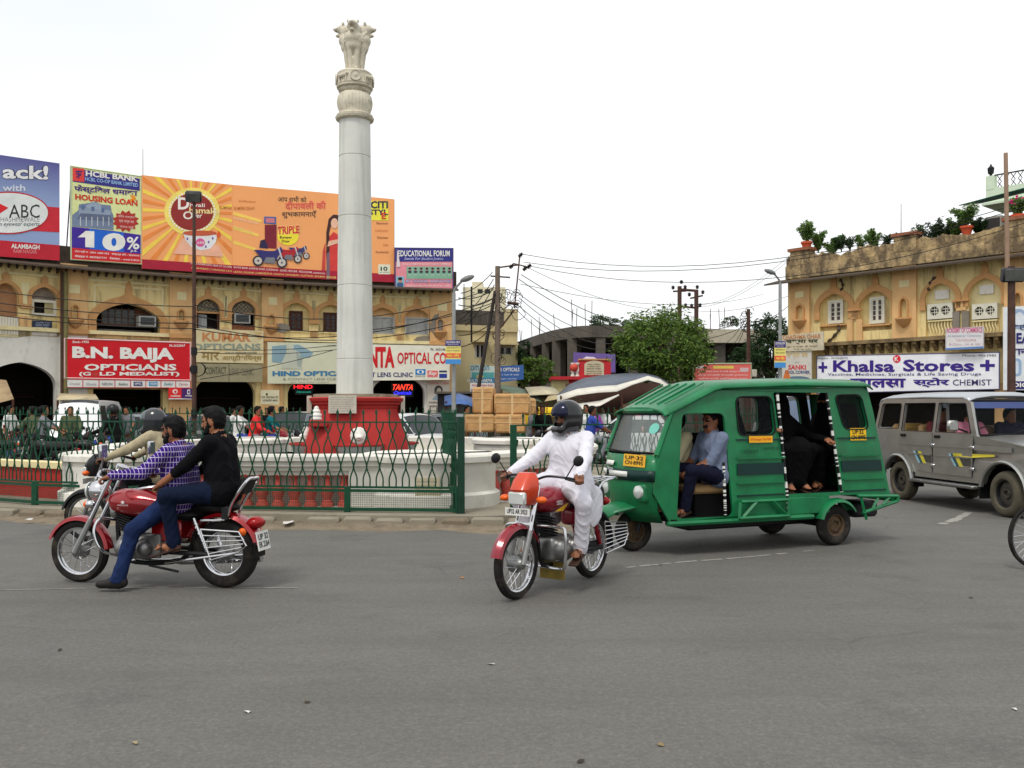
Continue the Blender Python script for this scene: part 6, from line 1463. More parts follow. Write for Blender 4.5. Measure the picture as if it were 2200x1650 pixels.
c=PX(1655,752,52);tree('shade_tree','dark dense tree behind the right lamp post',V(c.x,52,0),4,c,(1.6,1.6,2.1),80,90,.2,LF2,2)
c=PX(1600,775,50);tree('shade_tree','low dark bush like tree in front of the concrete frame',V(c.x,50,0),2,c,(1.0,1.0,.9),36,70,.18,LF2,3)
c=PX(1298,697,84);tree('shade_tree','small far tree peeping over the concrete roof',V(c.x,84,0),7,c,(1.5,1.2,.9),40,50,.25,LF3,4)
c=PX(1352,704,84);tree('shade_tree','far low tree crown beside the peeping one over the concrete roof',V(c.x,84,0),7,c,(1.3,1.2,.7),30,50,.25,LF3,5)
c=PX(1148,800,46);tree('green_bush','leafy bush growing beside the cream building',V(c.x,46,0),1.5,c,(1.05,.9,.75),50,70,.16,LF1,6,cat='bush')
c=PX(1124,765,47);tree('green_bush','narrow green bush against the right edge of the cream building',V(c.x,47,0),2.2,c,(.4,.5,.9),24,60,.15,LF2,7,cat='bush')
c=PX(1570,695,58);tree('thin_sapling','thin pale sapling on the concrete frame right of the power frame',V(c.x,58,ZS-.1),.8,c,(.7,.5,.55),22,22,.16,LF3,9,cat='tree',trunk_r=.05)
w=RW
def pot_plant(label,x,ybase,hpx,wpx,seed,lm=LF4,pot=True,d=.0,flowers=None,sparse=False):
 u_,z_=w.uv(x,ybase+7,d);p=w.pt(u_,z_,d);Y=p.y;H_=hpx/FPX*Y;W_=wpx/FPX*Y;q=random.Random(seed)
 t=empty('potted_plant' if pot else 'roof_shrub',label,'plant','roof garden plants',loc=p);z0=0
 if pot:
  mb=MB();mb.lathe([(.13,0),(.2,.27),(.23,.27),(.23,.35),(.19,.35),(.17,.3)],14);mb.build('pot',mat('terracotta',(196,84,52),.85,var=.12),t);z0=.33
 mbs=MB();mbl=MB()
 for i in range(7 if not sparse else 5):
  a=q.uniform(0,6.28);e=V(math.cos(a)*W_*.5*q.uniform(.3,1),math.sin(a)*.35,z0+H_*q.uniform(.6,1));P=bez([(0,0,z0-.05),V(e.x*.3,e.y*.3,(z0+e.z)*.5),e],5)
  mbs.tube(P,[.02,.018,.017,.016,.015,.014,.013,.012,.01,.008,.006],4)
  for k in range(3,11):
   leaves(mbl,P[k],(W_*.17,.16,H_*.12),40 if not sparse else 12,.11,q)
 mbs.build('stem',mat('bark',(0,0,0)),t);mbl.build('foliage',lm,t,smooth=False)
 if flowers:
  mbf=MB()
  for i in range(14):mbf.ell(V(q.uniform(-.5,.5)*W_,q.uniform(-.2,.2),z0+H_*q.uniform(.5,1)),(.05,.05,.04),6,4)
  mbf.build('flowers',mat('magenta_bloom',(206,40,120),.7),t,kind='stuff')
pot_plant('leafy plant in a terracotta pot at the left end of the right roof',1733,531,45,40,1)
pot_plant('low bushy roof plant beside the first terracotta pot',1785,540,42,50,2,pot=False,d=-.5)
pot_plant('tall pale leafed plant in the middle of the right roof',1878,530,46,36,3,pot=False,d=-.5)
pot_plant('sparse twiggy shrub left of the middle roof pier',1826,530,32,44,4,pot=False,d=-.5,lm=LF2,sparse=True)
pot_plant('sparse dark rose bush right of the middle roof pier',1990,522,45,70,5,pot=False,d=-.5,lm=LF2,sparse=True)
pot_plant('dark leaved rose bush behind the parapet near the second pot',2030,510,40,56,6,pot=False,d=-.5,lm=LF2)
pot_plant('terracotta pot with a wide leafy plant near the air cooler',2077,500,42,70,7,d=-.1)
pot_plant('terracotta pot with magenta flowers at the right edge of the roof',2187,476,42,50,8,d=-.1,flowers=True)
for i,(x,yb,hh,ww,sp) in enumerate(((1758,534,44,34,0),(1808,532,30,40,1),(1850,530,34,44,1),(1905,526,30,36,1),(1968,520,40,44,1),(2010,514,48,40,1),(2052,508,44,40,0),(2105,502,36,40,0))):
 pot_plant(('slim leafy shrub right of the first roof pot','thin twiggy shrub near the left roof plants','airy twig shrub left of the pale leafed plant','low twig shrub beside the middle roof pier','tall twig shrub just right of the middle roof pier','wiry rose stems between the dark bushes','leafy shrub left of the second roof pot','leafy shrub beside the air cooler')[i],x,yb,hh,ww,20+i,pot=False,d=-.45,lm=(LF4,LF2)[i%2],sparse=bool(sp))
for x,y0,y1,Y,lb in((307,380,320,37.5,'thin lightning rod above the left hoardings'),(1936,515,437,35.4,'thin iron rod above the middle pier of the right roof')):
 t=empty('roof_rod',lb,'rod',loc=PX(x,y0,Y));mb=MB();mb.cyl((0,0,-.6),(0,0,(y0-y1)/FPX*Y),.018,.01,5);mb.build('rod_shaft',M_IRON,t)
ac=empty('air_cooler','grey air cooler box standing on the right roof','air cooler');u0,z0=w.uv(2118,500,-.6);u1,_=w.uv(2152,500,-.6)
slab(w,ac,'housing',u0,u1,z0-.3,z0+.55,-1.1,-.6,mat('cooler_grey',(150,148,138),.7,grime=.3));
for i in range(9):uu=u0+.08+(u1-u0-.16)*i/8;slab(w,ac,'grille_slat',uu-.02,uu+.02,z0-.22,z0+.48,-.6,-.57,mat('cooler_dark',(58,56,56),.7))
pb=empty('pale_house','pale green balcony house with iron railing above the right roof','building')
w2=Wall(w.pt(U0:=w.uv(2118,420,-4)[0],0,-4.),w.pt(U0+6,0,-4.));
def z2(y,x=2160):return w2.uv(x,y)[1]
M_PG=mat('pale_green_wall',(206,220,196),.9,var=.05,grime=.15,gcol=(150,156,136))
slab(w2,pb,'balcony_front',0,6,z2(432),z2(400),-.2,0,M_PG);slab(w2,pb,'balcony_slab',-.1,6,z2(436),z2(431),-2,.15,M_PG);slab(w2,pb,'balcony_post',0,.32,z2(402),z2(372),-.25,.01,M_PG)
slab(w2,pb,'house_wall',.6,6,6,z2(330),-3,-2.4,M_PG)
mb=MB();mb.tube([w2.pt(.3,z2(372),-.05),w2.pt(6,z2(372)+.0,-.05)],.03,5);mb.build('handrail',M_BLACK,pb)
for i in range(22):
 u_=.4+i*.25;mb=MB();zz0,zz1=z2(401),z2(373);mb.tube([w2.pt(u_,zz0,-.05),w2.pt(u_+.16,(zz0+zz1)/2,-.05),w2.pt(u_,zz1,-.05)],.016,4);mb.build('railing_bar',M_BLACK,pb);mb=MB();mb.tube([w2.pt(u_+.2,zz0,-.05),w2.pt(u_+.02,(zz0+zz1)/2,-.05),w2.pt(u_+.2,zz1,-.05)],.016,4);mb.build('railing_bar',M_BLACK,pb)
mb=MB();mb.lathe([(.05,0),(.05,.05),(.11,.1),(.13,.3),(.05,.38),(.02,.46)],8,w2.pt(.15,z2(371),-.1));mb.build('post_lantern',M_BLACK,pb)
aw=empty('green_awning','dark green sloping shade sheet over the right roof','awning')
a=[w.uv(2075,458,-1),w.uv(2230,425,-1)]
mb=MB();mb.add([w.pt(w.uv(2060,466,-1)[0],z2(462),-1),w.pt(w.uv(2300,440,-1)[0],z2(440),-1),w.pt(w.uv(2300,425,-3.5)[0],z2(438)+.3,-3.4),w.pt(w.uv(2110,435,-3.5)[0],z2(436),-3.4)],[(0,1,2,3)]);o=mb.build('sheet',mat('green_shade_sheet',(16,92,70),.7,var=.15),aw,smooth=False);o.modifiers.new('thickness','SOLIDIFY').thickness=.03
mb=MB();mb.prism([(0,7.05),(5,7.05),(5,z2(470)),(0,z2(470))],[],-3.6,-3.5,lambda u,v,d:w.pt(U0+.2+u,v,d));mb.build('back_curtain',mat('green_shade_dark',(14,70,56),.8),aw,smooth=False)
# ================================================================ stalls with tarpaulins
st=empty('tarpaulin_stall','large grey and white tarpaulin stall canopy in front of the tree','stall')
r1=[(1200,846,34),(1225,826,34),(1255,813,34),(1300,806,34),(1345,803,34),(1385,803,34),(1412,809,34),(1432,820,34),(1449,840,34)]
r2=[(1197,850,30.8),(1240,836,30.8),(1285,830,30.8),(1325,828,30.8),(1360,818,30.8),(1392,808,30.8),(1418,815,30.8),(1438,828,30.8),(1449,845,30.8)]
mid=[((a[0]+c[0])/2,(a[1]+c[1])/2+3,32.5) for a,c in zip(r1,r2)]
surf([r1,mid,r2],st,'grey_canopy',mat('grey_tarpaulin',(92,98,110),.7,var=.2,sc=1.5,grime=.25,gcol=(60,62,70)))
surf([[(x,y+.5,30.75) for x,y,_ in r2],[(x,y+14-5*(i in(4,5,6)),30.45) for i,(x,y,_) in enumerate(r2)]],st,'white_valance',mat('dirty_white_sheet',(206,202,190),.85,var=.12,sc=3,grime=.25,gcol=(150,142,124)))
r3=[[(1205,862,30.3),(1245,868,30.3),(1290,862,30.3),(1330,848,30.3)],[(1215,870,29.6),(1250,880,29.5),(1290,872,29.6),(1330,850,29.9)]]
surf(r3,st,'hanging_sheet',mat('dirty_white_sheet',(0,0,0)))
for x in(1205,1336,1440):mb=MB();p=PX(x,850,30.5);mb.cyl(V(p.x,30.5,0),p,.035,n=6);mb.build('pole',M_BRWN,st)
mb=MB();p0,p1=PX(1215,900,34.5),PX(1450,900,34.5);mb.add([V(p0.x,34.5,0),V(p1.x,34.5,0),V(p1.x,34.5,2.6),V(p0.x,34.5,2.6)],[(0,1,2,3)]);mb.build('back_cloth',mat('brown_cloth',(96,70,62),.9,var=.3,sc=2),st,smooth=False)
q=random.Random(12)
for i in range(16):
 x=q.uniform(1330,1445);y=q.uniform(858,900);mb=MB();p=PX(x,y,33+q.random());c=[(206,90,60),(220,190,150),(180,60,60),(90,90,110),(226,140,60)][i%5];mb.box(p,(q.uniform(.2,.5),.2,q.uniform(.15,.35)),.02);mb.build('hanging_goods',flat(c),st)
def shed(label,rows,material,posts,name='market_stall',y2=None):
 t=empty(name,label,'stall','small market stalls');surf(rows,t,'roof_sheet',material)
 for x,y,Y in posts:p=PX(x,y,Y);mb=MB();mb.cyl(V(p.x,Y,0),p,.035,n=6);mb.build('pole',M_BRWN,t)
 return t
shed('small stall with blue plastic sheet behind the left street lamp',[[(955,852,31),(985,846,31),(1022,858,31)],[(955,872,29.8),(988,868,29.6),(1024,876,29.6)]],mat('blue_plastic',(64,96,150),.5,var=.25,sc=4),[(958,862,30),(1020,868,30)])
shed('green edged sloping stall roof left of the printed sheet roof',[[(1068,826,36),(1110,832,36),(1150,846,36)],[(1075,838,33),(1120,850,33),(1165,866,33)]],mat('greenish_sheet',(96,112,92),.8,var=.2),[(1078,838,33),(1160,866,33)])
t=shed('stall roof made from an old printed banner sheet',[[(1128,833,36),(1165,831,36),(1190,833,36)],[(1138,850,33.5),(1175,848,33.5),(1206,848,33.5)]],mat('old_banner_sheet',(186,176,148),.8,var=.2,sc=4,grime=.3,gcol=(90,86,80),gs=6),[(1140,850,33.5),(1203,848,33.5)])
shed('dark low stall roof between the auto rickshaw and the canopy',[[(1180,848,34),(1215,846,34),(1250,858,34)],[(1170,862,31.5),(1222,852,31.5),(1262,868,31.5)]],mat('dull_cream_sheet',(176,160,122),.85,var=.15),[(1175,862,31.5),(1258,868,31.5)])
for x0,x1,Y,c,lb in((1030,1120,37,(60,44,40),'dark timber booth front below the cream building'),(940,1030,34,(54,50,52),'dark booth behind the blue plastic stall'),(1150,1230,37.5,(96,88,60),'olive wall of the low booths beside the red gate')):
 b=empty('market_booth',lb,'booth','small market stalls');w=fwall(x0,x1,Y);slab(w,b,'front_wall',0,w.L,0,2.2,-.1,0,mat('booth_%d'%x0,c,.9,var=.3,sc=2));slab(w,b,'roof',-.1,w.L+.1,2.2,2.28,-1.6,.3,M_CONC)
 for i in range(6):slab(w,b,'plank',w.L*i/6+.03,w.L*(i+1)/6-.03,.1,2.1,0,.025,mat('booth_%d'%x0,c))
shed('tan cloth awning cut by the left edge in front of the white arch',[[(-60,812,31),(-20,814,31),(14,818,31)],[(-60,862,29),(-10,868,29),(30,858,29)]],mat('tan_awning',(170,146,112),.85,var=.15,sc=3,grime=.25),[(-50,862,29),(28,858,29)])
shed('cream scalloped awning above the white van',[[(128,846,33.5),(160,847,33.5),(205,848,33.5)],[(122,860,32),(140,856,32),(160,860,32),(180,856,32),(212,859,32)][::2]],mat('cream_awning',(196,182,148),.85,var=.15,sc=3,grime=.25),[(124,860,32),(210,859,32)])
# ================================================================ vehicles
M_TYRE=mat('tyre_rubber',(38,36,35),.85,var=.25,sc=9,grime=.35,gcol=(84,76,64),gs=7,spec=.12)
M_CHR=mat('chrome',(206,206,208),.14,1.,var=.04);M_ALU=mat('cast_alloy',(132,132,130),.38,.8,var=.15,sc=14);M_BLK=mat('black_paint',(20,20,22),.35,var=.2,sc=8);M_ENG=mat('engine_black',(34,34,36),.55,.3,var=.3,sc=12)
M_SEAT=mat('black_vinyl',(14,14,15),.5,var=.2,sc=10,spec=.25);M_BRED=mat('cherry_red_paint',(150,8,20),.22,.25,var=.06,coat=.8);M_CRED=mat('maroon_red_paint',(136,12,32),.25,.2,var=.08,coat=.7)
M_AMB=mat('amber_lens',(226,96,24),.2,var=.1);M_TAIL=mat('tail_lens',(150,16,18),.2,var=.1);M_LENS=mat('lamp_lens',(206,210,206),.1,.3,var=.1);M_GLASS=mat('window_glass',(24,30,32),.12,var=0,alpha=.2,spec=.2)
M_PLATE=flat((226,226,220));M_YPL=flat((232,178,40))
def sub(name,parent):o=bpy.data.objects.new(name,None);COL.objects.link(o);o.parent=parent;return o
def tubep(parent,name,pts,r,m_,n=8,sm=0,**k):mb=MB();mb.tube(bez(pts,sm) if sm else pts,r,n,**k);return mb.build(name,m_,parent)
def boxp(parent,name,c,e,m_,b=.01,rot=None):mb=MB();mb.box(c,e,b,rot);return mb.build(name,m_,parent)
def wheel(parent,c,R_,tw,rim_r,spokes=20,rimm=M_CHR,tyre=M_TYRE,hubw=.1,disc=None,name='wheel'):
 w=sub(name,parent);w.location=c;A=(0,1,0);h=tw/2
 mb=MB();mb.lathe([(rim_r,-h*.7),(rim_r+.02,-h*.95),((R_+rim_r)/2+.01,-h),(R_-.025,-h*.82),(R_-.006,-h*.5),(R_,0),(R_-.006,h*.5),(R_-.025,h*.82),((R_+rim_r)/2+.01,h),(rim_r+.02,h*.95),(rim_r,h*.7),(rim_r,-h*.7)],40,(0,0,0),A);mb.build('tyre',tyre,w)
 mb=MB();mb.lathe([(rim_r+.006,-h*.72),(rim_r-.012,-h*.6),(rim_r-.02,-h*.2),(rim_r-.02,h*.2),(rim_r-.012,h*.6),(rim_r+.006,h*.72),(rim_r+.006,-h*.72)],40,(0,0,0),A);mb.build('rim',rimm,w)
 if disc:
  mb=MB()
  for sg in(1,-1):mb.lathe([(0,sg*h*.15),(.05,sg*h*.2),(.055,sg*h*.5),(.075,sg*h*.5),(.085,sg*h*.25),(rim_r*.62,sg*h*.35),(rim_r-.01,sg*h*.1)],28,(0,0,0),A)
  mb.build('wheel_disc',disc,w)
  for i in range(5):t=i*1.2566;mb=MB();mb.cyl((.062*math.cos(t),-h*.56,.062*math.sin(t)),(.062*math.cos(t),h*.56,.062*math.sin(t)),.008,n=6);mb.build('wheel_nut',M_ENG,w)
 else:
  mb=MB();mb.lathe([(.02,-hubw*.8),(.045,-hubw*.7),(.075,-hubw*.45),(.08,hubw*.2),(.05,hubw*.5),(.045,hubw*.7),(.02,hubw*.8)],20,(0,0,0),A);mb.build('hub',M_ALU,w)
  mb=MB()
  for i in range(spokes):
   t=2*math.pi*i/spokes;t2=t+(.35 if i%2 else-.35);y=hubw*.45*(1 if i%4<2 else-1);mb.cyl((.07*math.cos(t2),y,.07*math.sin(t2)),((rim_r-.01)*math.cos(t),0,(rim_r-.01)*math.sin(t)),.0028,n=4,caps=False)
  mb.build('spokes',M_CHR,w,kind='stuff')
 return w
def fender(parent,c,R_,w_,a0,a1,m_,name='fender',th=.012):
 mb=MB();rings=[]
 for i in range(15):
  t=R(a0+(a1-a0)*i/14);e=V(math.cos(t),0,math.sin(t));rings.append([Vector(c)+e*r+V(0,y,0) for r,y in((R_-.035,-w_),(R_-.004,-w_*.8),(R_+.012,0),(R_-.004,w_*.8),(R_-.035,w_),(R_-.035,w_-.008),(R_-.008,w_*.75),(R_+.004,0),(R_-.008,-w_*.75),(R_-.035,-w_+.008))])
 mb.loft(rings);return mb.build(name,m_,parent)
def plate(parent,c,nrm_,up,w_,h_,lines,col=(226,226,220),name='number_plate',ink=(24,24,26)):
 n_=Vector(nrm_).normalized();u=Vector(up).normalized();t=u.cross(n_);c=Vector(c);s=Sheet(0,0,100,200,0,100,c-t*w_/2+u*h_/2,c-t*w_/2-u*h_/2,c+t*w_/2+u*h_/2,c+t*w_/2-u*h_/2,n_)
 mb=MB();q=((0,0),(1,0),(1,1),(0,1));mb.add([s.pt(a,b,0) for a,b in q]+[s.pt(a,b,-.008) for a,b in q],[(0,1,2,3),(7,6,5,4),(0,4,5,1),(1,5,6,2),(2,6,7,3),(3,7,4,0)]);o=mb.build(name,flat(col),parent,smooth=False)
 n=len(lines)
 for i,t_ in enumerate(lines):lettering(s,o,t_,16,12+i*80/n,184,12+(i+.8)*80/n,ink,.015,d=.004)
 return o
def ellp(parent,name,c,r,m_,rot=None,n=16,m=10):mb=MB();mb.ell(c,r,n,m,rot=rot);return mb.build(name,m_,parent)
def engine(t,x,z):
 s=SDF();s.box((x,0,z),(.36,.26,.22),.05,k=.02);s.cap((x-.12,-.15,z),(x-.12,.15,z),.085,.085,.02);s.cap((x+.08,-.14,z),(x+.08,.14,z),.095,.095,.02);e=s.mesh('engine',[M_ALU],.014,t)
 for i in range(7):mb=MB();mb.box((x+.10+i*.008,0,z+.13+i*.026),(.17,.17,.012),.003,Matrix.Rotation(-.3,3,'Y'));mb.build('cooling_fin',M_ENG,e)
 tubep(e,'cylinder',[(x+.09,0,z+.08),(x+.16,0,z+.34)],.062,M_ENG,12);return e
def cruiser():
 t=empty('motorcycle','cherry red cruiser motorcycle with chrome backrest carrying two men','motorcycle');F_,B_=.7375,-.7375
 fw=wheel(t,(F_,0,.295),.295,.09,.222);rw=wheel(t,(B_,0,.315),.315,.135,.20)
 for y in(.085,-.085):tubep(t,'fork_leg',[(F_+.0,y,.29),(F_-.17,y,.60)],.027,M_STEEL);tubep(t,'fork_tube',[(F_-.16,y,.58),(F_-.37,y,.98)],.021,M_CHR)
 fender(t,(F_,0,.295),.325,.058,20,175,M_BRED,'front_fender');fender(t,(B_,0,.315),.375,.095,25,165,M_BRED,'rear_fender')
 ellp(t,'headlight',(F_-.20,0,.86),(.11,.1,.1),M_CHR);mb=MB();mb.lathe([(.09,0),(.085,.02),(.0,.035)],20,(F_-.125,0,.86),(1,0,0));mb.build('headlight_lens',M_LENS,t)
 for y in(.17,-.17):ellp(t,'indicator',(F_-.22,y,.75),(.05,.038,.038),M_CHR);ellp(t,'indicator_lens',(F_-.19,y,.75),(.035,.032,.032),M_AMB)
 tubep(t,'handlebar',[(.20,.40,1.0),(.30,.36,1.03),(.36,.2,1.07),(.34,0,1.04),(.36,-.2,1.07),(.30,-.36,1.03),(.20,-.40,1.0)],.012,M_CHR,8,5)
 for y in(.37,-.37):tubep(t,'grip',[(.285,y*.95,1.025),(.19,y*1.1,.997)],.018,M_SEAT);tubep(t,'lever',[(.32,y*.95,1.02),(.27,y*1.18,1.0)],.006,M_CHR);tubep(t,'mirror_stalk',[(.29,y*.9,1.03),(.25,y*1.0,1.2)],.006,M_CHR);o=boxp(t,'mirror',(.24,y*1.02,1.25),(.03,.11,.13),M_CHR,.012)
 mb=MB();mb.lathe([(.055,0),(.06,.05),(.045,.06),(0,.065)],18,(.31,0,1.05),(-.4,0,1));mb.build('speedometer',M_CHR,t)
 s=SDF();s.ell((.16,0,.76),(.24,.15,.13),k=.05);s.ell((-.05,0,.73),(.24,.11,.10),k=.08);s.ell((.30,0,.77),(.12,.1,.1),k=.06);s.mesh('tank',[M_BRED],.012,t,None,2)
 sh=Sheet(0,0,100,200,0,100,V(.27,.155,.79),V(.27,.155,.73),V(.07,.153,.79),V(.07,.153,.73),(0,1,0));lettering(sh,t,'AVENGER',20,60,130,85,(230,220,220),.0,.3,d=.004);patch(sh,t,[(55,20),(75,5),(95,20),(85,28),(95,40),(75,52),(58,40),(68,30)],(236,226,226),.004,'emblem')
 boxp(t,'console',(.10,0,.885),(.34,.075,.03),M_CHR,.012,Matrix.Rotation(.16,3,'Y'))
 s=SDF();s.ell((-.28,0,.66),(.24,.15,.07),k=.05);s.cap((-.12,0,.70),(-.2,0,.66),.07,.08,.05);s.mesh('rider_seat',[M_SEAT],.014,t,None,2);s=SDF();s.ell((-.66,0,.735),(.22,.125,.06),k=.03);s.cap((-.5,0,.70),(-.4,0,.67),.08,.06,.05);s.mesh('pillion_seat',[M_SEAT],.014,t,None,2)
 engine(t,.10,.36);tubep(t,'frame_tube',[(.34,0,.90),(.34,0,.45),(.25,.0,.22),(-.3,0,.24),(-.45,0,.5)],.022,M_BLK,8,5);tubep(t,'frame_spine',[(.36,0,.88),(-.1,0,.64),(-.75,0,.66)],.025,M_BLK)
 boxp(t,'side_cover',(-.22,.115,.52),(.30,.03,.2),M_BRED,.02);boxp(t,'side_cover',(-.22,-.115,.52),(.30,.03,.2),M_BRED,.02);boxp(t,'chain_case',(-.10,.135,.38),(.16,.03,.22),M_ALU,.012)
 for y in(.13,-.13):tubep(t,'swing_arm',[(-.2,y,.33),(B_,y,.315)],.022,M_ENG);tubep(t,'shock_body',[(-.62,y,.36),(-.50,y,.64)],.018,M_CHR);tubep(t,'shock_spring',[(-.62+.12*i/40,y+.024*math.cos(i*1.4),.37+.24*i/40+.006*math.sin(i*1.4)) for i in range(41)],.005,M_CHR,5)
 tubep(t,'exhaust',[(.26,-.1,.5),(.34,-.14,.3),(.2,-.17,.2),(-.2,-.18,.2),(-1.0,-.19,.25)],[.02]*15+[.04]*6,M_CHR,10,5)
 tubep(t,'crash_guard',[(.34,.05,.60),(.40,.20,.62),(.42,.25,.5),(.36,.22,.34),(.28,.05,.26)],.013,M_CHR,8,5)
 tubep(t,'backrest_frame',[(-.56,.12,.62),(-.80,.12,.64),(-.86,.12,.78),(-1.0,.11,.98),(-1.02,.0,1.0),(-1.0,-.11,.98),(-.86,-.12,.78),(-.80,-.12,.64)],.014,M_CHR,8,4);boxp(t,'backrest_pad',(-.94,0,.93),(.06,.24,.17),M_SEAT,.03,Matrix.Rotation(-.35,3,'Y'));boxp(t,'grab_bracket',(-.80,.125,.69),(.07,.02,.12),M_ENG,.006)
 g=sub('side_guard',t);G=[(-.60,.2,.55),(-.98,.22,.54),(-1.05,.22,.42),(-.98,.22,.36),(-.70,.2,.28),(-.60,.2,.55)];tubep(g,'guard_loop',G,.009,M_CHR,6)
 for i in range(4):f=(i+1)/5;tubep(g,'guard_bar',[(-.60-.1*f,.2,.55-.27*f),(-.99-.04*(1-abs(2*f-1)),.22,.53-.16*f)],.006,M_CHR,6)
 tubep(g,'guard_stay',[(-.95,.21,.35),(-.25,.19,.24)],.011,M_CHR,6)
 ellp(t,'tail_light',(-1.04,0,.60),(.08,.09,.055),M_TAIL)
 for y in(.15,-.15):ellp(t,'rear_indicator',(-.98,y,.53),(.035,.03,.036),M_AMB)
 plate(t,(-1.11,.0,.44),(-.95,.0,.2),(.2,0,1),.23,.17,('UP 32','EK 2264'));boxp(t,'mud_flap',(-1.07,0,.36),(.02,.2,.14),M_SEAT,.004)
 for y in(.2,-.2):tubep(t,'foot_peg',[(-.28,y*.5,.33),(-.28,y*1.3,.33)],.014,M_SEAT)
 tubep(t,'gear_lever',[(.08,.14,.25),(.24,.17,.22)],.009,M_CHR);tubep(t,'side_stand',[(-.05,.12,.2),(-.36,.16,.16)],.012,M_ENG);return t
def commuter(label,paint=M_CRED,fairing=None,detail=True,name='motorcycle',group=None):
 t=empty(name,label,'motorcycle',group);F_,B_=.63,-.63;FA_=fairing or paint
 st_=.0
 wheel(t,(F_,0,.305),.305,.075,.238,rimm=M_CHR if detail else M_ALU,spokes=24 if detail else 12);wheel(t,(B_,0,.305),.305,.08,.238,spokes=24 if detail else 12)
 for y in(.075,-.075):tubep(t,'fork_leg',[(F_+.01,y,.30),(F_-.10,y,.58)],.026,M_ALU);tubep(t,'fork_tube',[(F_-.09,y,.56),(F_-.24,y,.98)],.018,M_CHR)
 fender(t,(F_,0,.305),.335,.055,15,150,paint,'front_fender');fender(t,(B_,0,.305),.36,.07,40,190,M_BLK,'rear_fender')
 mb=MB();mb.loft([[V(F_+x*(1-abs(y)**4)-.16*abs(y)**4,y*hw,z) for y in np.linspace(-1,1,11)]+[V(F_-.2,hw*.8,z),V(F_-.2,-hw*.8,z)] for z,x,hw in((.80,-.03,.085),(.82,.0,.105),(.91,.0,.118),(.935,.015,.125),(1.01,-.04,.12),(1.075,-.11,.085))]);mb.build('headlamp_fairing',FA_,t)
 boxp(t,'headlight',(F_-.012,0,.86),(.05,.17,.11),M_LENS,.012)
 for y in(.19,-.19):ellp(t,'indicator',(F_-.10,y,.85),(.04,.05,.03),M_AMB)
 plate(t,(F_-.01,0,.745),(1,0,0),(0,0,1),.25,.065,('UP32 AR 5923',) if detail else('UP32 BC',))
 tubep(t,'handlebar',[(.24,.37,1.0),(.32,.3,1.03),(.37,.14,1.04),(.38,0,1.0),(.37,-.14,1.04),(.32,-.3,1.03),(.24,-.37,1.0)],.011,M_BLK,8,4)
 for y in(.34,-.34):tubep(t,'grip',[(.30,y*.92,1.022),(.225,y*1.12,.996)],.018,M_SEAT);tubep(t,'lever',[(.34,y*.9,1.02),(.30,y*1.2,1.0)],.006,M_BLK);tubep(t,'mirror_stalk',[(.32,y*.9,1.03),(.33,y*1.15,1.15)],.006,M_BLK);ellp(t,'mirror',(.33,y*1.28,1.18),(.015,.055,.045),M_BLK,Matrix.Rotation(.5,3,'X'))
 s=SDF();s.ell((.12,0,.81),(.24,.135,.125),k=.06);s.ell((-.05,0,.79),(.16,.11,.1),k=.06);s.mesh('tank',[paint],.013,t,None,2)
 if detail:
  for sg in(1,-1):
   sh=Sheet(0,0,100,200,0,100,V(.27,.142*sg,.86),V(.27,.142*sg,.70),V(.0,.14*sg,.86),V(.0,.14*sg,.70),(0,sg,0));lettering(sh,t,'HERO' if sg>0 else 'HERO',40,28,120,40,(226,220,220),.02,d=.004) if sg>0 else None
   if sg>0:lettering(sh,t,'HONDA',44,42,120,54,(226,220,220),.02,d=.004)
   patch(sh,t,[(30,85),(120,90),(190,50),(100,68)],(226,176,40),.0045,'stripe')
 s=SDF();s.cap((-.08,0,.79),(-.72,0,.82),.10,.09,.05);s.box((-.4,0,.775),(.68,.22,.07),.03,k=.03);s.mesh('seat',[M_SEAT],.014,t,None,2)
 s=SDF();s.box((-.38,0,.63),(.34,.2,.18),.05,k=.04);s.cap((-.6,0,.70),(-.82,0,.74),.075,.05,.06);s.mesh('side_panel',[paint],.014,t,None,2)
 engine(t,.06,.38);tubep(t,'frame_tube',[(.40,0,.90),(.30,0,.45),(.2,0,.24),(-.25,0,.26),(-.4,0,.55)],.02,M_BLK,8,4)
 for y in(.12,-.12):tubep(t,'swing_arm',[(-.15,y,.33),(B_,y,.305)],.02,M_ENG);tubep(t,'shock_absorber',[(-.6,y,.34),(-.45,y,.68)],[.024,.03],paint if detail else M_ENG);tubep(t,'shock_spring',[(-.6+.09*i/30,y+.03*math.cos(i*1.4),.36+.18*i/30) for i in range(31)],.006,M_CHR,4)
 tubep(t,'exhaust',[(.22,-.08,.5),(.30,-.12,.32),(.1,-.15,.25),(-.3,-.16,.27),(-.9,-.17,.33)],[.018]*14+[.04]*7,M_CHR if detail else M_ENG,8,5)
 boxp(t,'chain_cover',(-.35,.10,.33),(.5,.03,.1),M_BLK,.012)
 if detail:
  tubep(t,'crash_guard',[(.33,.0,.60),(.33,.26,.60),(.34,.31,.55),(.34,.31,.30),(.32,.26,.24),(.28,.0,.24)],.014,M_CHR,8,3);tubep(t,'crash_guard',[(.33,.0,.60),(.33,-.26,.60),(.34,-.31,.55),(.34,-.31,.30),(.32,-.26,.24),(.28,.0,.24)],.014,M_CHR,8,3)
  g=sub('side_guard',t);G=[(-.55,.2,.56),(-.95,.22,.52),(-.98,.22,.40),(-.90,.22,.30),(-.58,.2,.26),(-.55,.2,.56)];tubep(g,'guard_loop',G,.008,M_CHR,6)
  for i in range(6):f=(i+1)/7;tubep(g,'guard_bar',[(-.55,.2,.56-.3*f),(-.96,.225,.52-.2*f)],.005,M_CHR,5)
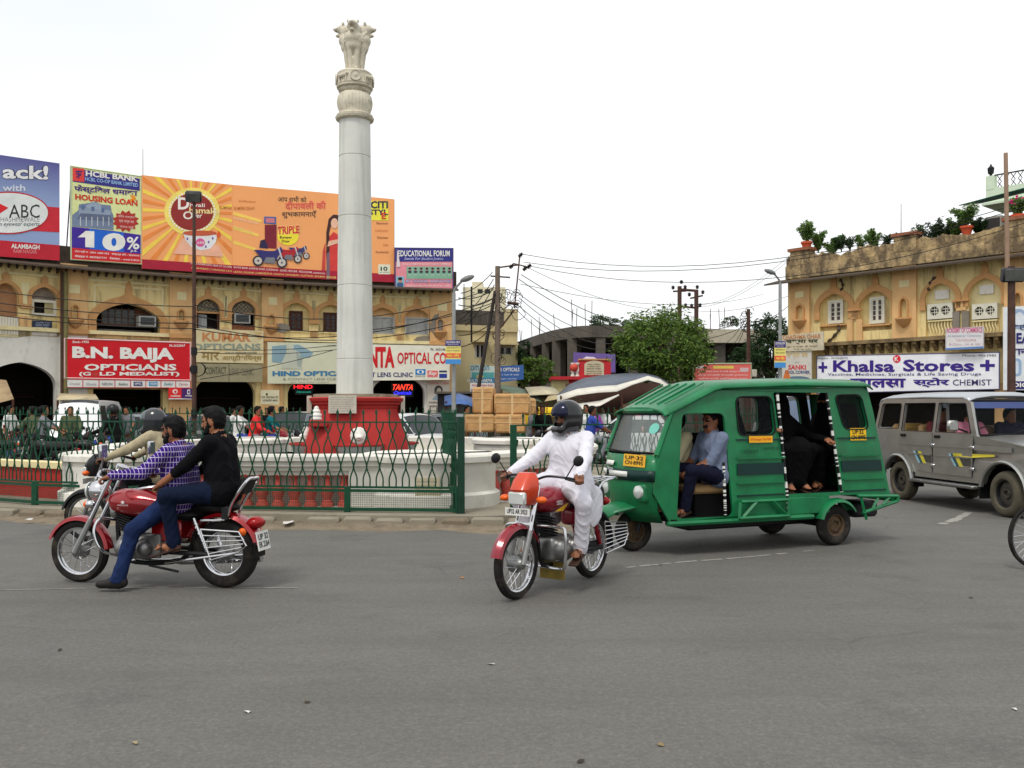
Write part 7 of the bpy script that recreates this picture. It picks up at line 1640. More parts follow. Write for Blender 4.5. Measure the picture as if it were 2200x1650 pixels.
  tubep(t,'rear_carrier',[(-.5,.13,.80),(-.62,.15,.93),(-.9,.14,.95),(-.97,0,.95),(-.9,-.14,.95),(-.62,-.15,.93),(-.5,-.13,.80)],.010,M_CHR,6,3)
  for y in(-.07,0,.07):tubep(t,'carrier_bar',[(-.62,y,.93),(-.95,y,.95)],.006,M_CHR,5)
  boxp(t,'mud_flap',(.06,.0,.17),(.02,.26,.16),mat('yellowed_flap',(130,110,50),.8,var=.3,sc=9),.004)
 ellp(t,'tail_light',(-.88,0,.72),(.05,.07,.045),M_TAIL)
 for y in(.16,-.16):tubep(t,'foot_peg',[(-.1,y*.5,.30),(-.1,y*1.4,.30)],.013,M_SEAT)
 return t
def place(t,rear,front,base=.63):
 r,f=Vector(rear),Vector(front);d=f-r;c=(r+f)/2;t.location=(c.x,c.y,0);t.rotation_euler[2]=math.atan2(d.y,d.x);return t.rotation_euler[2],c
cr=cruiser();CRA,CRC=place(cr,GR(485,1262),GR(172,1250))
cm=commuter('maroon commuter motorcycle with orange fairing ridden by the man in white',M_CRED,mat('orange_fairing',(196,62,30),.35,var=.12,sc=5,coat=.5));CMA,CMC=place(cm,GR(1270,1240),GR(1108,1288))
bk=commuter('black commuter motorcycle behind the red cruiser',M_BLK,detail=False);BKA,BKC=place(bk,V(-3.98,11.25,0),V(-5.24,11.42,0))
TG=mat('faded_green_paint',(12,110,64),.42,var=.25,sc=3.5,grime=.4,gcol=(50,82,58),gs=2.6,coat=.2,edge=.3);TGD=mat('dark_green_band',(6,44,40),.45,var=.15);M_IN=mat('dark_cabin',(20,20,20),.9,var=.2,spec=.1)
tp=empty('three_wheeler','green share taxi three wheeler with open doors full of passengers','auto rickshaw');tp.location=(3.615,11.58,0);TPA=math.atan2(-.40,-.917);tp.rotation_euler[2]=TPA
HWY=.62
def tside(sg):return lambda x,z,d:V(x,sg*((HWY-max(0,z-1.1)*.07-max(0,x-1.5)*.07)+d),z)
OUT=[(2.30,.38),(2.50,.7),(2.46,1.12),(2.24,1.60),(1.70,1.84),(-.52,1.90),(-.60,1.6),(-.84,.58),(-.3,.58),(-.3,.60),(.34,.60),(.40,.38)]
HOL=[rquad([Vector(p) for p in((1.50,.42),(2.22,.42),(2.13,1.58),(1.60,1.58))],.07),rquad([Vector(p) for p in((.90,1.34),(1.41,1.33),(1.43,1.76),(.94,1.77))],.09),rquad([Vector(p) for p in((-.06,.64),(.74,.64),(.90,1.82),(.10,1.82))],.03),rquad([Vector(p) for p in((-.51,1.39),(-.13,1.39),(-.01,1.79),(-.41,1.80))],.09)]
for sg in(1,-1):
 hl=HOL if sg>0 else[HOL[0],HOL[1],rquad([Vector(p) for p in((.2,1.34),(.72,1.34),(.80,1.77),(.25,1.77))],.09),HOL[3]]
 mb=MB();mb.prism(OUT,hl,-.03,0,tside(sg));mb.build('side_panel',TG,tp,smooth=False);mb=MB();mb.prism(OUT,hl,-.045,-.034,tside(sg));mb.build('cabin_shade_lining',M_IN,tp,smooth=False)  # near-black inner sheet added to paint the cabin's shade
 for q in(hl[1],hl[3])+((hl[2],) if sg<0 else()):
  mb=MB();c=sum((Vector(p) for p in q),Vector((0,0)))/len(q);o2=[tuple(c+(Vector(p)-c)*1.06) for p in q];mb.prism(o2,[q[::-1]],.0,.012,tside(sg));o=mb.build('window_gasket',M_SEAT,tp,smooth=False)
  mb=MB();mb.add([tside(sg)(u,v,-.018) for u,v in q],[tuple(range(len(q)))]);mb.build('window_pane',M_GLASS,o,smooth=False)
 for x0,x1 in((.76,1.47),(-.8,-.1)):
  for z,hh,m_,d in((1.27,.018,TGD,.01),(1.06,.018,TG,.02),(.88,.13,TGD,.006),(.78,.016,TG,.018),(.64,.014,TGD,.01)):
   a,b_=x0+.02,x1-.02;sk=.24 if x0<0 else .0
   mb=MB();mb.prism([(a+(z-.6)*sk,z),(b_+(z-.6)*(.14 if x0<0 else 0),z),(b_+(z+hh-.6)*(.14 if x0<0 else 0),z+hh),(a+(z+hh-.6)*sk,z+hh)],[],.0,d,tside(sg));mb.build('pressed_rib',m_,tp,smooth=False)
 tubep(tp,'sill',[tside(sg)(.38,.37,.02),tside(sg)(2.34,.37,.02)],.03,TG,6);tubep(tp,'drip_rail',[tside(sg)(2.30,1.585,.02),tside(sg)(1.70,1.86,.03),tside(sg)(-.54,1.91,.03)],.014,TG,6)
mb=MB();rg=[]
for x,z in((-.57,1.89),(-.5,1.93),(.6,1.93),(1.62,1.89),(1.74,1.86),(2.27,1.61),(2.36,1.58),(2.37,1.56)):
 hw=HWY+.0-max(0,x-1.5)*.07;rg.append([V(x,y*hw,z+.07*(1-abs(y)**3)-(.02 if abs(y)>.99 else 0)) for y in(-1.0,-.9,-.75,-.4,0,.4,.75,.9,1.0)])
mb.loft(rg,closed=False);o=mb.build('roof',TG,tp,angle=25);o.modifiers.new('thickness','SOLIDIFY').thickness=.02
for y in np.linspace(-.42,.42,6):tubep(tp,'roof_rib',[(1.76,y,1.925),(2.26,y*.95,1.685)],.009,TG,5)
mb=MB()
rg=[]
for z,x,hw in((.36,2.32,.44),(.5,2.42,.50),(.72,2.47,.55),(.95,2.47,.56),(1.12,2.44,.555)):rg.append([V(x+.17*(1-abs(y)**2.2),y*hw,z) for y in np.linspace(-1,1,13)])
mb.loft(rg,closed=False);o=mb.build('nose_panel',TG,tp);o.modifiers.new('thickness','SOLIDIFY').thickness=.015
def nose(y,z,d=.0):x=2.47 if z<1.0 else 2.45;return V(x+.17*(1-abs(y/.56)**2.2)+d,y,z)
mb=MB();mb.loft([[nose(y,.83,.012) for y in np.linspace(-.55,.55,13)],[nose(y,.95,.012) for y in np.linspace(-.55,.55,13)]],closed=False);o=mb.build('front_band',TGD,tp);o.modifiers.new('thickness','SOLIDIFY').thickness=.02
for y0,y1,z0,z1 in((-.46,-.26,.87,.94),(-.16,.22,.87,.93),(-.28,-.06,.99,1.04)):
 mb=MB();mb.loft([[nose(y,z0,.026) for y in np.linspace(y0,y1,6)],[nose(y,z1,.026) for y in np.linspace(y0,y1,6)]],closed=False);o=mb.build('white_strip',M_PLATE,tp);o.modifiers.new('thickness','SOLIDIFY').thickness=.006
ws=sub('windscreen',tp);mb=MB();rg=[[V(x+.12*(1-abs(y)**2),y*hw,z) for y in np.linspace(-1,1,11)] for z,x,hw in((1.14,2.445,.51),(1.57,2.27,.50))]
mb.loft(rg,closed=False);mb.build('glass',mat('sky_tint_windscreen',(150,156,154),.2,var=.15,sc=5,alpha=.42),ws)  # pale grey tint in the glass stands in for reflected sky
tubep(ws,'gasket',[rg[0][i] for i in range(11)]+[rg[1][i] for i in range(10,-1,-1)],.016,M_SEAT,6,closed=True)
for y in(.53,-.53):tubep(ws,'a_pillar',[(2.46,y*1.02,1.12),(2.26,y*1.0,1.60)],.032,TG,6)
tubep(ws,'header',[V(p.x,p.y,p.z+.035) for p in rg[1]],.03,TG,6);tubep(ws,'wiper',[(2.60,.0,1.15),(2.56,-.38,1.17)],.008,M_SEAT,5)
sh=Sheet(0,0,100,200,0,100,rg[1][8]+V(.01,0,0),rg[0][8]+V(.01,0,0),rg[1][10]+V(.01,0,0),rg[0][10]+V(.01,0,0),(1,0,.3));patch(sh,ws,oval(90,38,60,14),(120,196,180),.01,'sticker')
c=nose(.30,1.055,.02);plate(tp,c,(.93,.36,.12),(-.1,0,1),.30,.135,('UP·32','CN·8995'),(232,176,52));T(tp,Sheet(0,0,100,200,0,100,nose(-.30,.985,.03),nose(-.30,.93,.03),nose(.0,.985,.04),nose(.0,.93,.04),(1,0,0)),'Vikram',60,20,190,95,(206,206,206),.02,d=.01)
for y in(.36,-.36):
 s=SDF();s.box((2.50,y,.70),(.16,.19,.22),.05,k=.03);hlp=s.mesh('lamp_housing',[TG],.013,tp,None,1);mb=MB();mb.lathe([(.075,0),(.07,.03),(.04,.045),(0,.05)],18,(2.575,y+.01,.71),(1,.1,0));mb.build('headlight',M_LENS,hlp)
mb=MB();rg=[[V(x,y*hw,z-.05*abs(y)**2) for y in np.linspace(-1,1,9)] for x,z,hw in((2.40,.60,.30),(2.6,.575,.27),(2.78,.53,.22),(2.86,.47,.18))];mb.loft(rg,closed=False);o=mb.build('front_mudguard',TG,tp);o.modifiers.new('thickness','SOLIDIFY').thickness=.012
RUST=mat('dusty_wheel_disc',(92,74,52),.8,.2,var=.3,sc=9,grime=.5,gcol=(46,40,36),gs=8)
wheel(tp,(2.43,0,.235),.235,.11,.13,disc=RUST,rimm=RUST);wheel(tp,(0,.56,.245),.245,.13,.13,disc=RUST,rimm=RUST);wheel(tp,(0,-.56,.245),.245,.13,.13,disc=RUST,rimm=RUST)
tubep(tp,'fork_arm',[(2.43,.09,.235),(2.36,.09,.5)],.025,M_ENG);tubep(tp,'fork_spring',[(2.40-.03*i/40,.09+.04*math.cos(i),.3+.2*i/40) for i in range(41)],.007,M_ENG,4)
boxp(tp,'floor',(1.3,0,.40),(2.0,1.14,.04),M_IN);boxp(tp,'rear_floor',(.0,0,.61),(1.5,1.1,.04),M_IN);boxp(tp,'floor_riser',(.74,0,.5),(.03,1.1,.2),M_IN);boxp(tp,'chassis',(.7,0,.3),(2.3,.5,.14),M_ENG,.02);boxp(tp,'axle',(0,0,.24),(.08,1.0,.08),M_ENG,.02);boxp(tp,'exhaust_box',(-.72,.2,.38),(.4,.34,.2),M_ENG,.04)
mb=MB();mb.prism([(-.55,-.7),(.55,-.7),(.5,.58),(-.5,.58)],[rrect(-.32,.12,.32,.46,.06)],0,.02,lambda u,v,d:V(-.66+(v)*.17-d,u,1.24+v));mb.build('rear_wall',TG,tp,smooth=False)
boxp(tp,'cab_partition',(1.46,0,.78),(.03,1.12,.75),M_IN);boxp(tp,'driver_bench',(1.72,0,.72),(.46,1.0,.1),mat('tan_rexine',(150,120,80),.7,var=.2),.03);boxp(tp,'bench_box',(1.70,0,.54),(.4,.9,.26),M_IN);boxp(tp,'rear_bench',(-.36,0,.92),(.42,1.05,.1),M_SEAT,.03);boxp(tp,'front_bench',(1.2,0,.92),(.40,1.05,.1),M_SEAT,.03)
mb=MB();mb.lathe([(.17,-.01),(.18,0),(.17,.01),(.165,0),(.17,-.01)],24,(2.22,-.14,1.02),(-.6,0,.8));mb.build('steering_ring',M_SEAT,tp)
def striped(p0,p1,n,r=.017):
 g=sub('grab_pole',tp);p0,p1=Vector(p0),Vector(p1);q=random.Random(n);f=0;k=0
 while f<1:
  l_=q.choice((.012,.02,.035,.05)) if k%2 else q.choice((.02,.03,.07));e=min(1,f+l_);tubep(g,'tape_band',[p0.lerp(p1,f),p0.lerp(p1,e)],r if k%2 else r*.93,M_PLATE if k%2 else M_BLK,8);f=e;k+=1
striped((.87,.60,1.82),(.72,.625,.40),31);striped((.13,.585,1.82),(-.06,.63,.64),37);striped((1.62,.6,1.03),(1.60,.61,.43),17)
for pts in([(.76,.66,.58),(1.42,.66,.58)],[(.76,.68,.40),(1.46,.68,.40)],[(.76,.67,.58),(.76,.68,.40)],[(1.44,.67,.58),(1.46,.68,.40)],[(.80,.67,.41),(.98,.67,.57)],[(1.40,.67,.41),(1.22,.67,.57)]):tubep(tp,'side_frame',pts,.022,TG,4)
for y in(.66,-.66):
 for pts in([(-.28,y,.585),(-.92,y,.56)],[(-.92,y,.56),(-.92,y,.50)],[(-.92,y,.50),(-.36,y,.38)],[(-.34,y,.56),(-.42,y,.30)],[(-.6,y,.55),(-.52,y,.42)],[(-.78,y,.55),(-.68,y,.46)]):tubep(tp,'rear_guard',pts,.022,TG,4)
boxp(tp,'rear_bumper',(-.93,0,.53),(.05,1.34,.08),TG,.01);boxp(tp,'door_step',(.42,.60,.50),(.62,.05,.2),TG,.01);fender(tp,(0,.60,.26),.30,.09,15,150,TG,'wheel_arch')
s=Sheet(0,0,100,200,0,100,*[tside(1)(x,z,.012) for x,z in((1.33,1.345-.02),(1.33,1.21),(.86,1.325),(.86,1.21))],(0,1,0))
rect(s,tp,20,5,160,70,(232,168,30),.004,'notice_plate');lettering(s,tp,'2P Passenger Taxi 7200',28,25,150,55,(206,60,20),.01,d=.008);s=Sheet(0,0,100,200,0,100,*[tside(1)(x,z,.004) for x,z in((1.42,1.21),(1.42,1.09),(.80,1.21),(.80,1.09))],(0,1,0));lettering(s,tp,'किराया सूची',12,30,80,85,(10,40,30),.0,d=.024);lettering(s,tp,'आलमबाग 682',105,10,180,45,(10,40,30),.0,d=.024)
s=Sheet(0,0,100,200,0,100,*[tside(1)(x,z,.004) for x,z in((-.19,1.39),(-.19,1.25),(-.52,1.39),(-.52,1.25))],(0,1,0));rect(s,tp,15,-5,165,100,(232,184,20),.004,'painted_plate');lettering(s,tp,'UP·32',35,5,140,45,(20,20,20),.02,d=.008);lettering(s,tp,'CN·8995',22,55,158,92,(20,20,20),.02,d=.008)
SV=mat('dusty_silver_paint',(158,158,154),.32,.7,var=.08,sc=4,grime=.15,gcol=(124,114,98),gs=2.5,coat=.4,edge=.3);SVR=mat('silver_roof',(176,180,184),.35,.4,var=.06)
jp=empty('silver_jeep','dusty silver boxy jeep with yellow and black side stripes at the right','jeep');jh=V(.145,-.99,0).normalized();jc=V(7.0,16.7,0)+V(-jh.y,jh.x,0)*.72;jp.location=jc;JPA=math.atan2(jh.y,jh.x);jp.rotation_euler[2]=JPA
WB=2.8
def arcs(cx,r,a0,a1,n=10):return[(cx+r*math.cos(R(a0+(a1-a0)*i/n)),.34+r*math.sin(R(a0+(a1-a0)*i/n))) for i in range(n+1)]
JO=[(-.84,.52),(-.43,.52)]+arcs(0,.46,158,15)[1:]+[(.47,.46),(2.33,.46)]+arcs(WB,.48,165,8)+[(3.42,.5),(3.5,.62),(3.48,.98),(3.3,1.07),(2.18,1.20),(1.92,1.74),(1.80,1.80),(-.62,1.82),(-.76,1.74),(-.84,1.25)]
JH=[rquad([Vector(p) for p in((-.72,1.28),(-.04,1.28),(-.04,1.73),(-.66,1.73))],.06),rquad([Vector(p) for p in((.08,1.25),(.98,1.25),(.98,1.73),(.08,1.73))],.03),rquad([Vector(p) for p in((1.10,1.25),(2.02,1.25),(1.80,1.72),(1.10,1.73))],.03)]
def jside(sg):return lambda x,z,d:V(x,sg*(.74-max(0,z-1.22)*.14-max(0,x-2.2)*.05+d),z)
for sg in(-1,1):
 mb=MB();mb.prism(JO,JH,-.05,0,jside(sg));mb.build('body_side',SV,jp,smooth=False)
 for i,q in enumerate(JH):mb=MB();mb.add([jside(sg)(u,v,-.028) for u,v in q],[tuple(range(len(q)))]);mb.build('window_pane',M_GLASS,jp,smooth=False);mb=MB();c=sum((Vector(p) for p in q),Vector((0,0)))/len(q);mb.prism([tuple(c+(Vector(p)-c)*1.035) for p in q],[q[::-1]],0,.006,jside(sg));mb.build('window_seal',M_SEAT,jp,smooth=False)
 for x0,x1,nm in((.04,1.01,0),(1.05,2.06,1)):
  DO=[(x0+(.33 if nm==0 else 0),.56),(x1,.52 if nm else .56),(x1+(.03 if nm else 0),1.22),(x0,1.22)] if nm==0 else[(x0,.55),(x1,.55),(x1+.04,1.22),(x0,1.22)]
  if nm==0:DO=[(.50,.58),(1.01,.55),(1.01,1.22),(.04,1.22),(.04,.92),(.30,.86)]
  mb=MB();mb.prism(DO,[],0,.014,jside(sg));dr=mb.build('door',SV,jp,smooth=False)
  for z in(1.0,.84):mb=MB();mb.prism([(x0+.06,z),(x1-.04,z),(x1-.04,z+.02),(x0+.06,z+.02)],[],.012,.024,jside(sg));mb.build('door_crease',SV,dr,smooth=False)
  mb=MB();mb.prism([(x0+.05,1.14),(x0+.19,1.14),(x0+.19,1.19),(x0+.05,1.19)],[],.01,.035,jside(sg));mb.build('handle',M_SEAT,dr,smooth=False)
  for z in(.68,1.02):mb=MB();mb.box(jside(sg)(x1+.01,z,.02),(.13,.03,.05),.012);mb.build('hinge',M_CHR,dr)
  for a,wd,cl in((x0+.42,.05,(150,190,206)),(x0+.48,.07,(50,84,84)),(x0+.56,.09,(206,190,60))):mb=MB();mb.prism([(a+.16 if a<9 else a,.70),(a+wd+.16,.70),(a+wd,.90),(a,.90)],[],.014,.0175,jside(sg));mb.build('decal',flat(cl),dr,smooth=False)
  mb=MB();mb.prism([(x0+.80,.72),(x1-.01,.72),(x1-.01,.86),(x0+.70,.86)],[],.014,.0165,jside(sg));mb.build('decal',flat((70,68,62)),dr,smooth=False)
 mb=MB();mb.prism([(2.1,.86),(2.6,.90),(2.6,.93),(1.6,.91),(1.6,.87)],[],.0145,.0185,jside(sg));mb.build('decal',flat((206,190,60)),jp,smooth=False)
 mb=MB();mb.prism([(2.14,.98),(2.95,.97),(2.95,1.05),(2.14,1.07)],[],0,.02,jside(sg));mb.build('wing_panel',SV,jp,smooth=False)
 for cx,r in((0,.47),(WB,.49)):tubep(jp,'wheel_flare',[jside(sg)(x,z,.03) for x,z in arcs(cx,r,170,5,14)],.045,SV,6,flat=.6)
 boxp(jp,'side_step',(1.38,sg*.78,.40),(1.75,.2,.05),M_ALU,.012);boxp(jp,'mud_flap',(.47,sg*.66,.40),(.03,.2,.26),M_SEAT,.006);boxp(jp,'mud_flap',(2.27,sg*.66,.36),(.03,.2,.26),M_SEAT,.006)
 tubep(jp,'mirror_arm',[(1.95,sg*.74,1.26),(1.92,sg*.90,1.32)],.015,M_SEAT);boxp(jp,'mirror',(1.91,sg*.97,1.36),(.07,.2,.18),SV,.03)
 for x in(0,WB):wheel(jp,(x,sg*.64,.35),.35,.21,.21,disc=mat('jeep_wheel_disc',(84,80,72),.6,.5,var=.3,sc=8,grime=.4,gcol=(50,46,40)),rimm=M_ENG,tyre=mat('dusty_tyre',(86,80,66),.9,var=.25,sc=6))
mb=MB();mb.loft([[V(x,y*(.665+.0),z+.09*(1-abs(y)**4)) for y in(-1,-.93,-.8,-.4,0,.4,.8,.93,1)] for x,z in((-.82,1.70),(-.74,1.80),(-.55,1.83),(.6,1.84),(1.72,1.82),(1.88,1.76))],closed=False);o=mb.build('roof',SVR,jp);o.modifiers.new('thickness','SOLIDIFY').thickness=.02
mb=MB();mb.loft([[V(x,y*.70,z+.05*(1-abs(y)**3)) for y in np.linspace(-1,1,9)] for x,z in((2.12,1.18),(2.6,1.14),(3.2,1.07),(3.44,1.0),(3.5,.9))],closed=False);mb.build('bonnet',SV,jp)
mb=MB();rg=[[V(x+.05*(1-y*y),y*hw,z) for y in np.linspace(-1,1,9)] for z,x,hw in((1.22,2.16,.68),(1.76,1.88,.62))];mb.loft(rg,closed=False);wsj=mb.build('windscreen',M_GLASS,jp);tubep(wsj,'screen_seal',rg[0]+rg[1][::-1],.022,M_SEAT,6,closed=True)
mb=MB();mb.loft([[p+V(.012,0,.0) for p in(rg[1][i].lerp(rg[0][i],f) for i in range(9))] for f in(.03,.22)],closed=False);mb.build('sun_strip',flat((60,74,120)),wsj);tubep(wsj,'wiper',[(2.2,-.12,1.24),(2.12,.3,1.36)],.01,M_SEAT,5)
boxp(jp,'grille',(3.5,0,.78),(.05,1.1,.36),M_SEAT,.02);boxp(jp,'bumper',(3.58,0,.52),(.12,1.5,.18),SV,.04);boxp(jp,'rear_panel',(-.83,0,.9),(.05,1.4,.78),SV,.02);boxp(jp,'underbody',(1.3,0,.42),(3.9,1.1,.2),M_ENG,.03);boxp(jp,'cabin_floor',(.6,0,.6),(2.8,1.3,.05),M_IN)
for y in(.52,-.52):boxp(jp,'headlight',(3.5,y,.86),(.06,.26,.18),M_LENS,.03)
for x in(-.2,.62,1.45):boxp(jp,'seat_back',(x-.22,0,1.05),(.12,1.2,.62),mat('tan_rexine',(0,0,0)),.05,Matrix.Rotation(-.12,3,'Y'));boxp(jp,'seat_cushion',(x,0,.78),(.44,1.2,.16),mat('tan_rexine',(0,0,0)),.04)
boxp(jp,'dashboard',(1.98,0,1.12),(.2,1.3,.2),M_SEAT,.04);mb=MB();mb.lathe([(.18,-.012),(.192,0),(.18,.012),(.17,0),(.18,-.012)],22,(1.78,-.36,1.2),(-.8,0,.6));mb.build('steering_ring',M_SEAT,jp)
# ================================================================ people on the vehicles
def VM(o):return Rz(o.rotation_euler[2],o.location.x,o.location.y)
def check_cloth():
 m=cloth('purple_check',(54,26,112));n,l=m.node_tree.nodes,m.node_tree.links;b=n['Principled BSDF'];src=b.inputs['Base Color'].links[0].from_socket
 tc=n.new('ShaderNodeTexCoord');sp=n.new('ShaderNodeSeparateXYZ');l.new(tc.outputs['Object'],sp.inputs[0])
 def M_(op,a,c):
  q=n.new('ShaderNodeMath');q.operation=op
  for i,v in((0,a),(1,c)):
   if isinstance(v,(int,float)):q.inputs[i].default_value=v
   else:l.new(v,q.inputs[i])
  return q.outputs[0]
 h=M_('ADD',sp.outputs[0],M_('MULTIPLY',sp.outputs[1],1.3));a=M_('LESS_THAN',M_('FRACT',M_('MULTIPLY',h,24),0),.16);c=M_('LESS_THAN',M_('FRACT',M_('MULTIPLY',sp.outputs[2],21),0),.14)
 f=M_('MULTIPLY',M_('MAXIMUM',a,c),.75);mx_=n.new('ShaderNodeMix');mx_.data_type='RGBA';l.new(f,mx_.inputs[0]);l.new(src,mx_.inputs[6]);mx_.inputs[7].default_value=lin((206,196,220));l.new(mx_.outputs[2],b.inputs['Base Color']);return m
def jeans(nm,c):return mat('denim_'+nm,c,.9,var=.35,sc=6,bump=.2,bsc=60,spec=.1)
SHOE=mat('dark_shoe',(30,26,24),.6,var=.2);SAND=mat('brown_sandal',(58,36,26),.7)
def helmet(parent,c,hd,mcol,visor=None,full=True,r=1.):
 hf=nrm(hd);hs_=nrm(np.cross([0,0,1],hf));hu=np.cross(hf,hs_);c=np.array(c,float);AX=(hf,hs_,hu);s=SDF()
 s.ell(c+hu*.035-hf*.005,(.155*r,.13*r,.145*r),AX,.02,0)
 if full:s.cap(c+hf*.10-hu*.10+hs_*.05,c+hf*.10-hu*.10-hs_*.05,.05,.05,.03,0);s.ell(c-hu*.05,(.14,.122,.10),AX,.03,0)
 s.box(c+hf*.14-hu*.008,(.18,.175,.115),.03,AX,op='s');s.ell(c-hu*.05+hf*.0,(.105,.092,.14),AX,op='s')
 h=s.mesh('helmet',[mcol],.01,parent,None,2)
 if visor:
  s=SDF();s.ell(c+hu*.05+hf*.01,(.156*r,.134*r,.12),AX,.01,0,plane=(c+hf*.05,-hf));s.box(c+hf*.1+hu*.085,(.3,.3,.085),.01,AX,op='p');s.box(c-hu*.12,(.5,.5,.29),.01,AX,op='s');s.mesh('visor',[visor],.01,h,None,2)
 return h
Mc=VM(cr)
J=sit_pose((-.30,0,.70),.06,(.16,.36,1.03),(.16,-.36,1.03),(.10,.36,.12),(.34,-.2,.36),knee_out=.35,torso=.46,headf=.05,hup=.07)
person('person','bearded man in purple checked shirt steering the red cruiser motorcycle',J,(skin('b'),M_HAIR,check_cloth(),jeans('blue',(30,44,80)),SHOE),.0085,(1,.05,-.08),Mc,'riders',beard=2,build=1.08,grips={'l':((.75,.45,-.25),(0,0,-1)),'r':((.75,-.45,-.25),(0,0,-1))})
J=sit_pose((-.72,0,.775),.10,(-.24,.25,.95),(-.24,-.25,.95),(-.36,.23,.43),(-.36,-.23,.43),knee_out=.4,torso=.47,headf=.05,hup=.07)
person('person','bearded man in black shirt and jeans riding pillion in flip flops',J,(skin('a'),M_HAIR,cloth('black',(14,14,17)),jeans('dark',(20,29,50)),SAND),.0085,(1,.12,-.12),Mc,'riders',beard=2,shoe=False,sleeve='roll',grips={'l':((.8,-.1,-.5),(0,-.2,-1)),'r':((.8,.1,-.5),(0,.2,-1))})
o=MB().tube([V(.10,.34,1.035)+V(.25*.034*math.cos(a),.034*math.cos(a),.034*math.sin(a)) for a in np.linspace(0,6.28,13)[:-1]],.012,6,closed=True).build('wrist_band',flat((206,60,30)),bpy.data.objects['person'])
Mb=VM(bk);J=sit_pose((-.36,0,.76),.16,(.18,.36,1.04),(.18,-.36,1.04),(-.05,.22,.38),(-.05,-.22,.38),torso=.46,headf=.03,hup=.05)
p=person('person','helmeted man in beige shirt on the black motorcycle',J,(skin('c'),M_HAIR,cloth('beige',(168,156,128)),cloth('dark_trouser',(34,32,34)),SHOE),.011,(1,.05,0),Mb,'riders',hairy=False,grips={'l':((.75,.45,-.25),(0,0,-1)),'r':((.75,-.45,-.25),(0,0,-1))})
helmet(p,J['head'],(1,.05,0),mat('grey_helmet',(40,42,46),.2,var=.1,coat=.5),mat('grey_visor',(96,104,108),.12,.2))
Mw=VM(cm);J=sit_pose((-.26,0,.79),.04,(.19,.36,1.04),(.19,-.36,1.04),(-.02,.25,.38),(-.02,-.25,.38),knee_out=.4,torso=.48,headf=.03,hup=.07)
WH=cloth('white_cotton',(214,212,220),.9,.05)
def kurta(s,A):
 s.ell((-.32,.0,.84),(.22,.22,.10),k=.05,m=2)
 for sg in(1,-1):s.cap((-.20,.12*sg,.93),(-.02,.18*sg,.91),.14,.115,.06,2,.01);s.ell((-.36,.20*sg,.72),(.15,.035,.20),((1,0,.25),(0,1,0),(-.25,0,1)),.03,2)
 mid=(A['pel']+A['che'])/2;s.ell(mid+[.03,0,.02],(.125,.185,.24),k=.04,m=2);s.ell(A['che']+[.05,0,-.02],(.10,.17,.14),k=.05,m=2)
 nk=A['neck'];s.cap(nk+[.05,.03,-.03],nk+[.09,0,-.10],.02,.012,.01,0);s.box(nk+[.115,0,-.2],(.02,.03,.2),.006,k=.01,m=2)
hdw=(.86,-.5,-.06)
p=person('person','man in white kurta and black helmet riding the maroon motorcycle',J,(skin('b'),M_HAIR,WH,WH,SAND),.0085,hdw,Mw,'riders',beard=1,hairy=False,shoe=False,extra=kurta,build=1.04,fold=.0045,loose=.010,grips={'l':((.75,.45,-.25),(0,0,-1)),'r':((.75,-.45,-.25),(0,0,-1))})
helmet(p,J['head'],hdw,mat('black_helmet',(12,12,15),.22,var=.08,coat=.6),mat('blue_visor',(26,30,52),.08,.3),r=.95)
Mt=VM(tp);BLKC=cloth('black_veil',(9,9,11));G='passengers in the green three wheeler'
J=sit_pose((1.60,.40,.77),.05,(1.95,.42,.93),(1.95,.22,.93),(2.05,.48,.52),(2.07,.24,.52),torso=.45,hup=.07)
person('person','man in grey blue shirt sitting in the open front door of the green three wheeler',J,(skin('b'),M_HAIR,cloth('grey_blue',(108,118,140)),cloth('navy',(20,22,40)),SAND),.0095,(1,.1,-.1),Mt,G,beard=1,shoe=False,sleeve='short',grips={'l':((.8,-.2,-.4),(0,0,-1)),'r':((.8,.2,-.4),(0,0,-1))})
J=sit_pose((1.74,-.06,.77),.10,(2.18,.06,1.06),(2.18,-.2,1.06),(2.14,.06,.5),(2.14,-.2,.5),torso=.45,hup=.07)
person('person','driver in cream shirt at the wheel of the green three wheeler',J,(skin('c'),M_HAIR,cloth('cream',(196,186,150)),cloth('khaki',(110,100,80)),SHOE),.013,(1,0,0),Mt,G,hands='simple')
def veil(s,A):
 h=A['head'];n=A['neck'];s.ell(h+[-.015,0,.02],(.125,.11,.15),k=.03,m=2,bias=.03);s.cap(h+[0,0,-.06],n+[0,0,-.12],.12,.19,.08,2,.03)
 s.cap(A['pel']+[.05,0,.05],A['che'],.2,.17,.08,2,.02);s.cap(A['pel']+[0,.0,0],(A['kn_l']+A['kn_r'])/2,.19,.13,.08,2,.02);s.cap((A['kn_l']+A['kn_r'])/2,(A['an_l']+A['an_r'])/2+[0,0,.08],.14,.15,.06,2,.02)
def eyes(s,A):
 veil(s,A);h=A['head'];s.box(h+[.1,0,.012],(.12,.15,.035),.01,op='p',m=0)
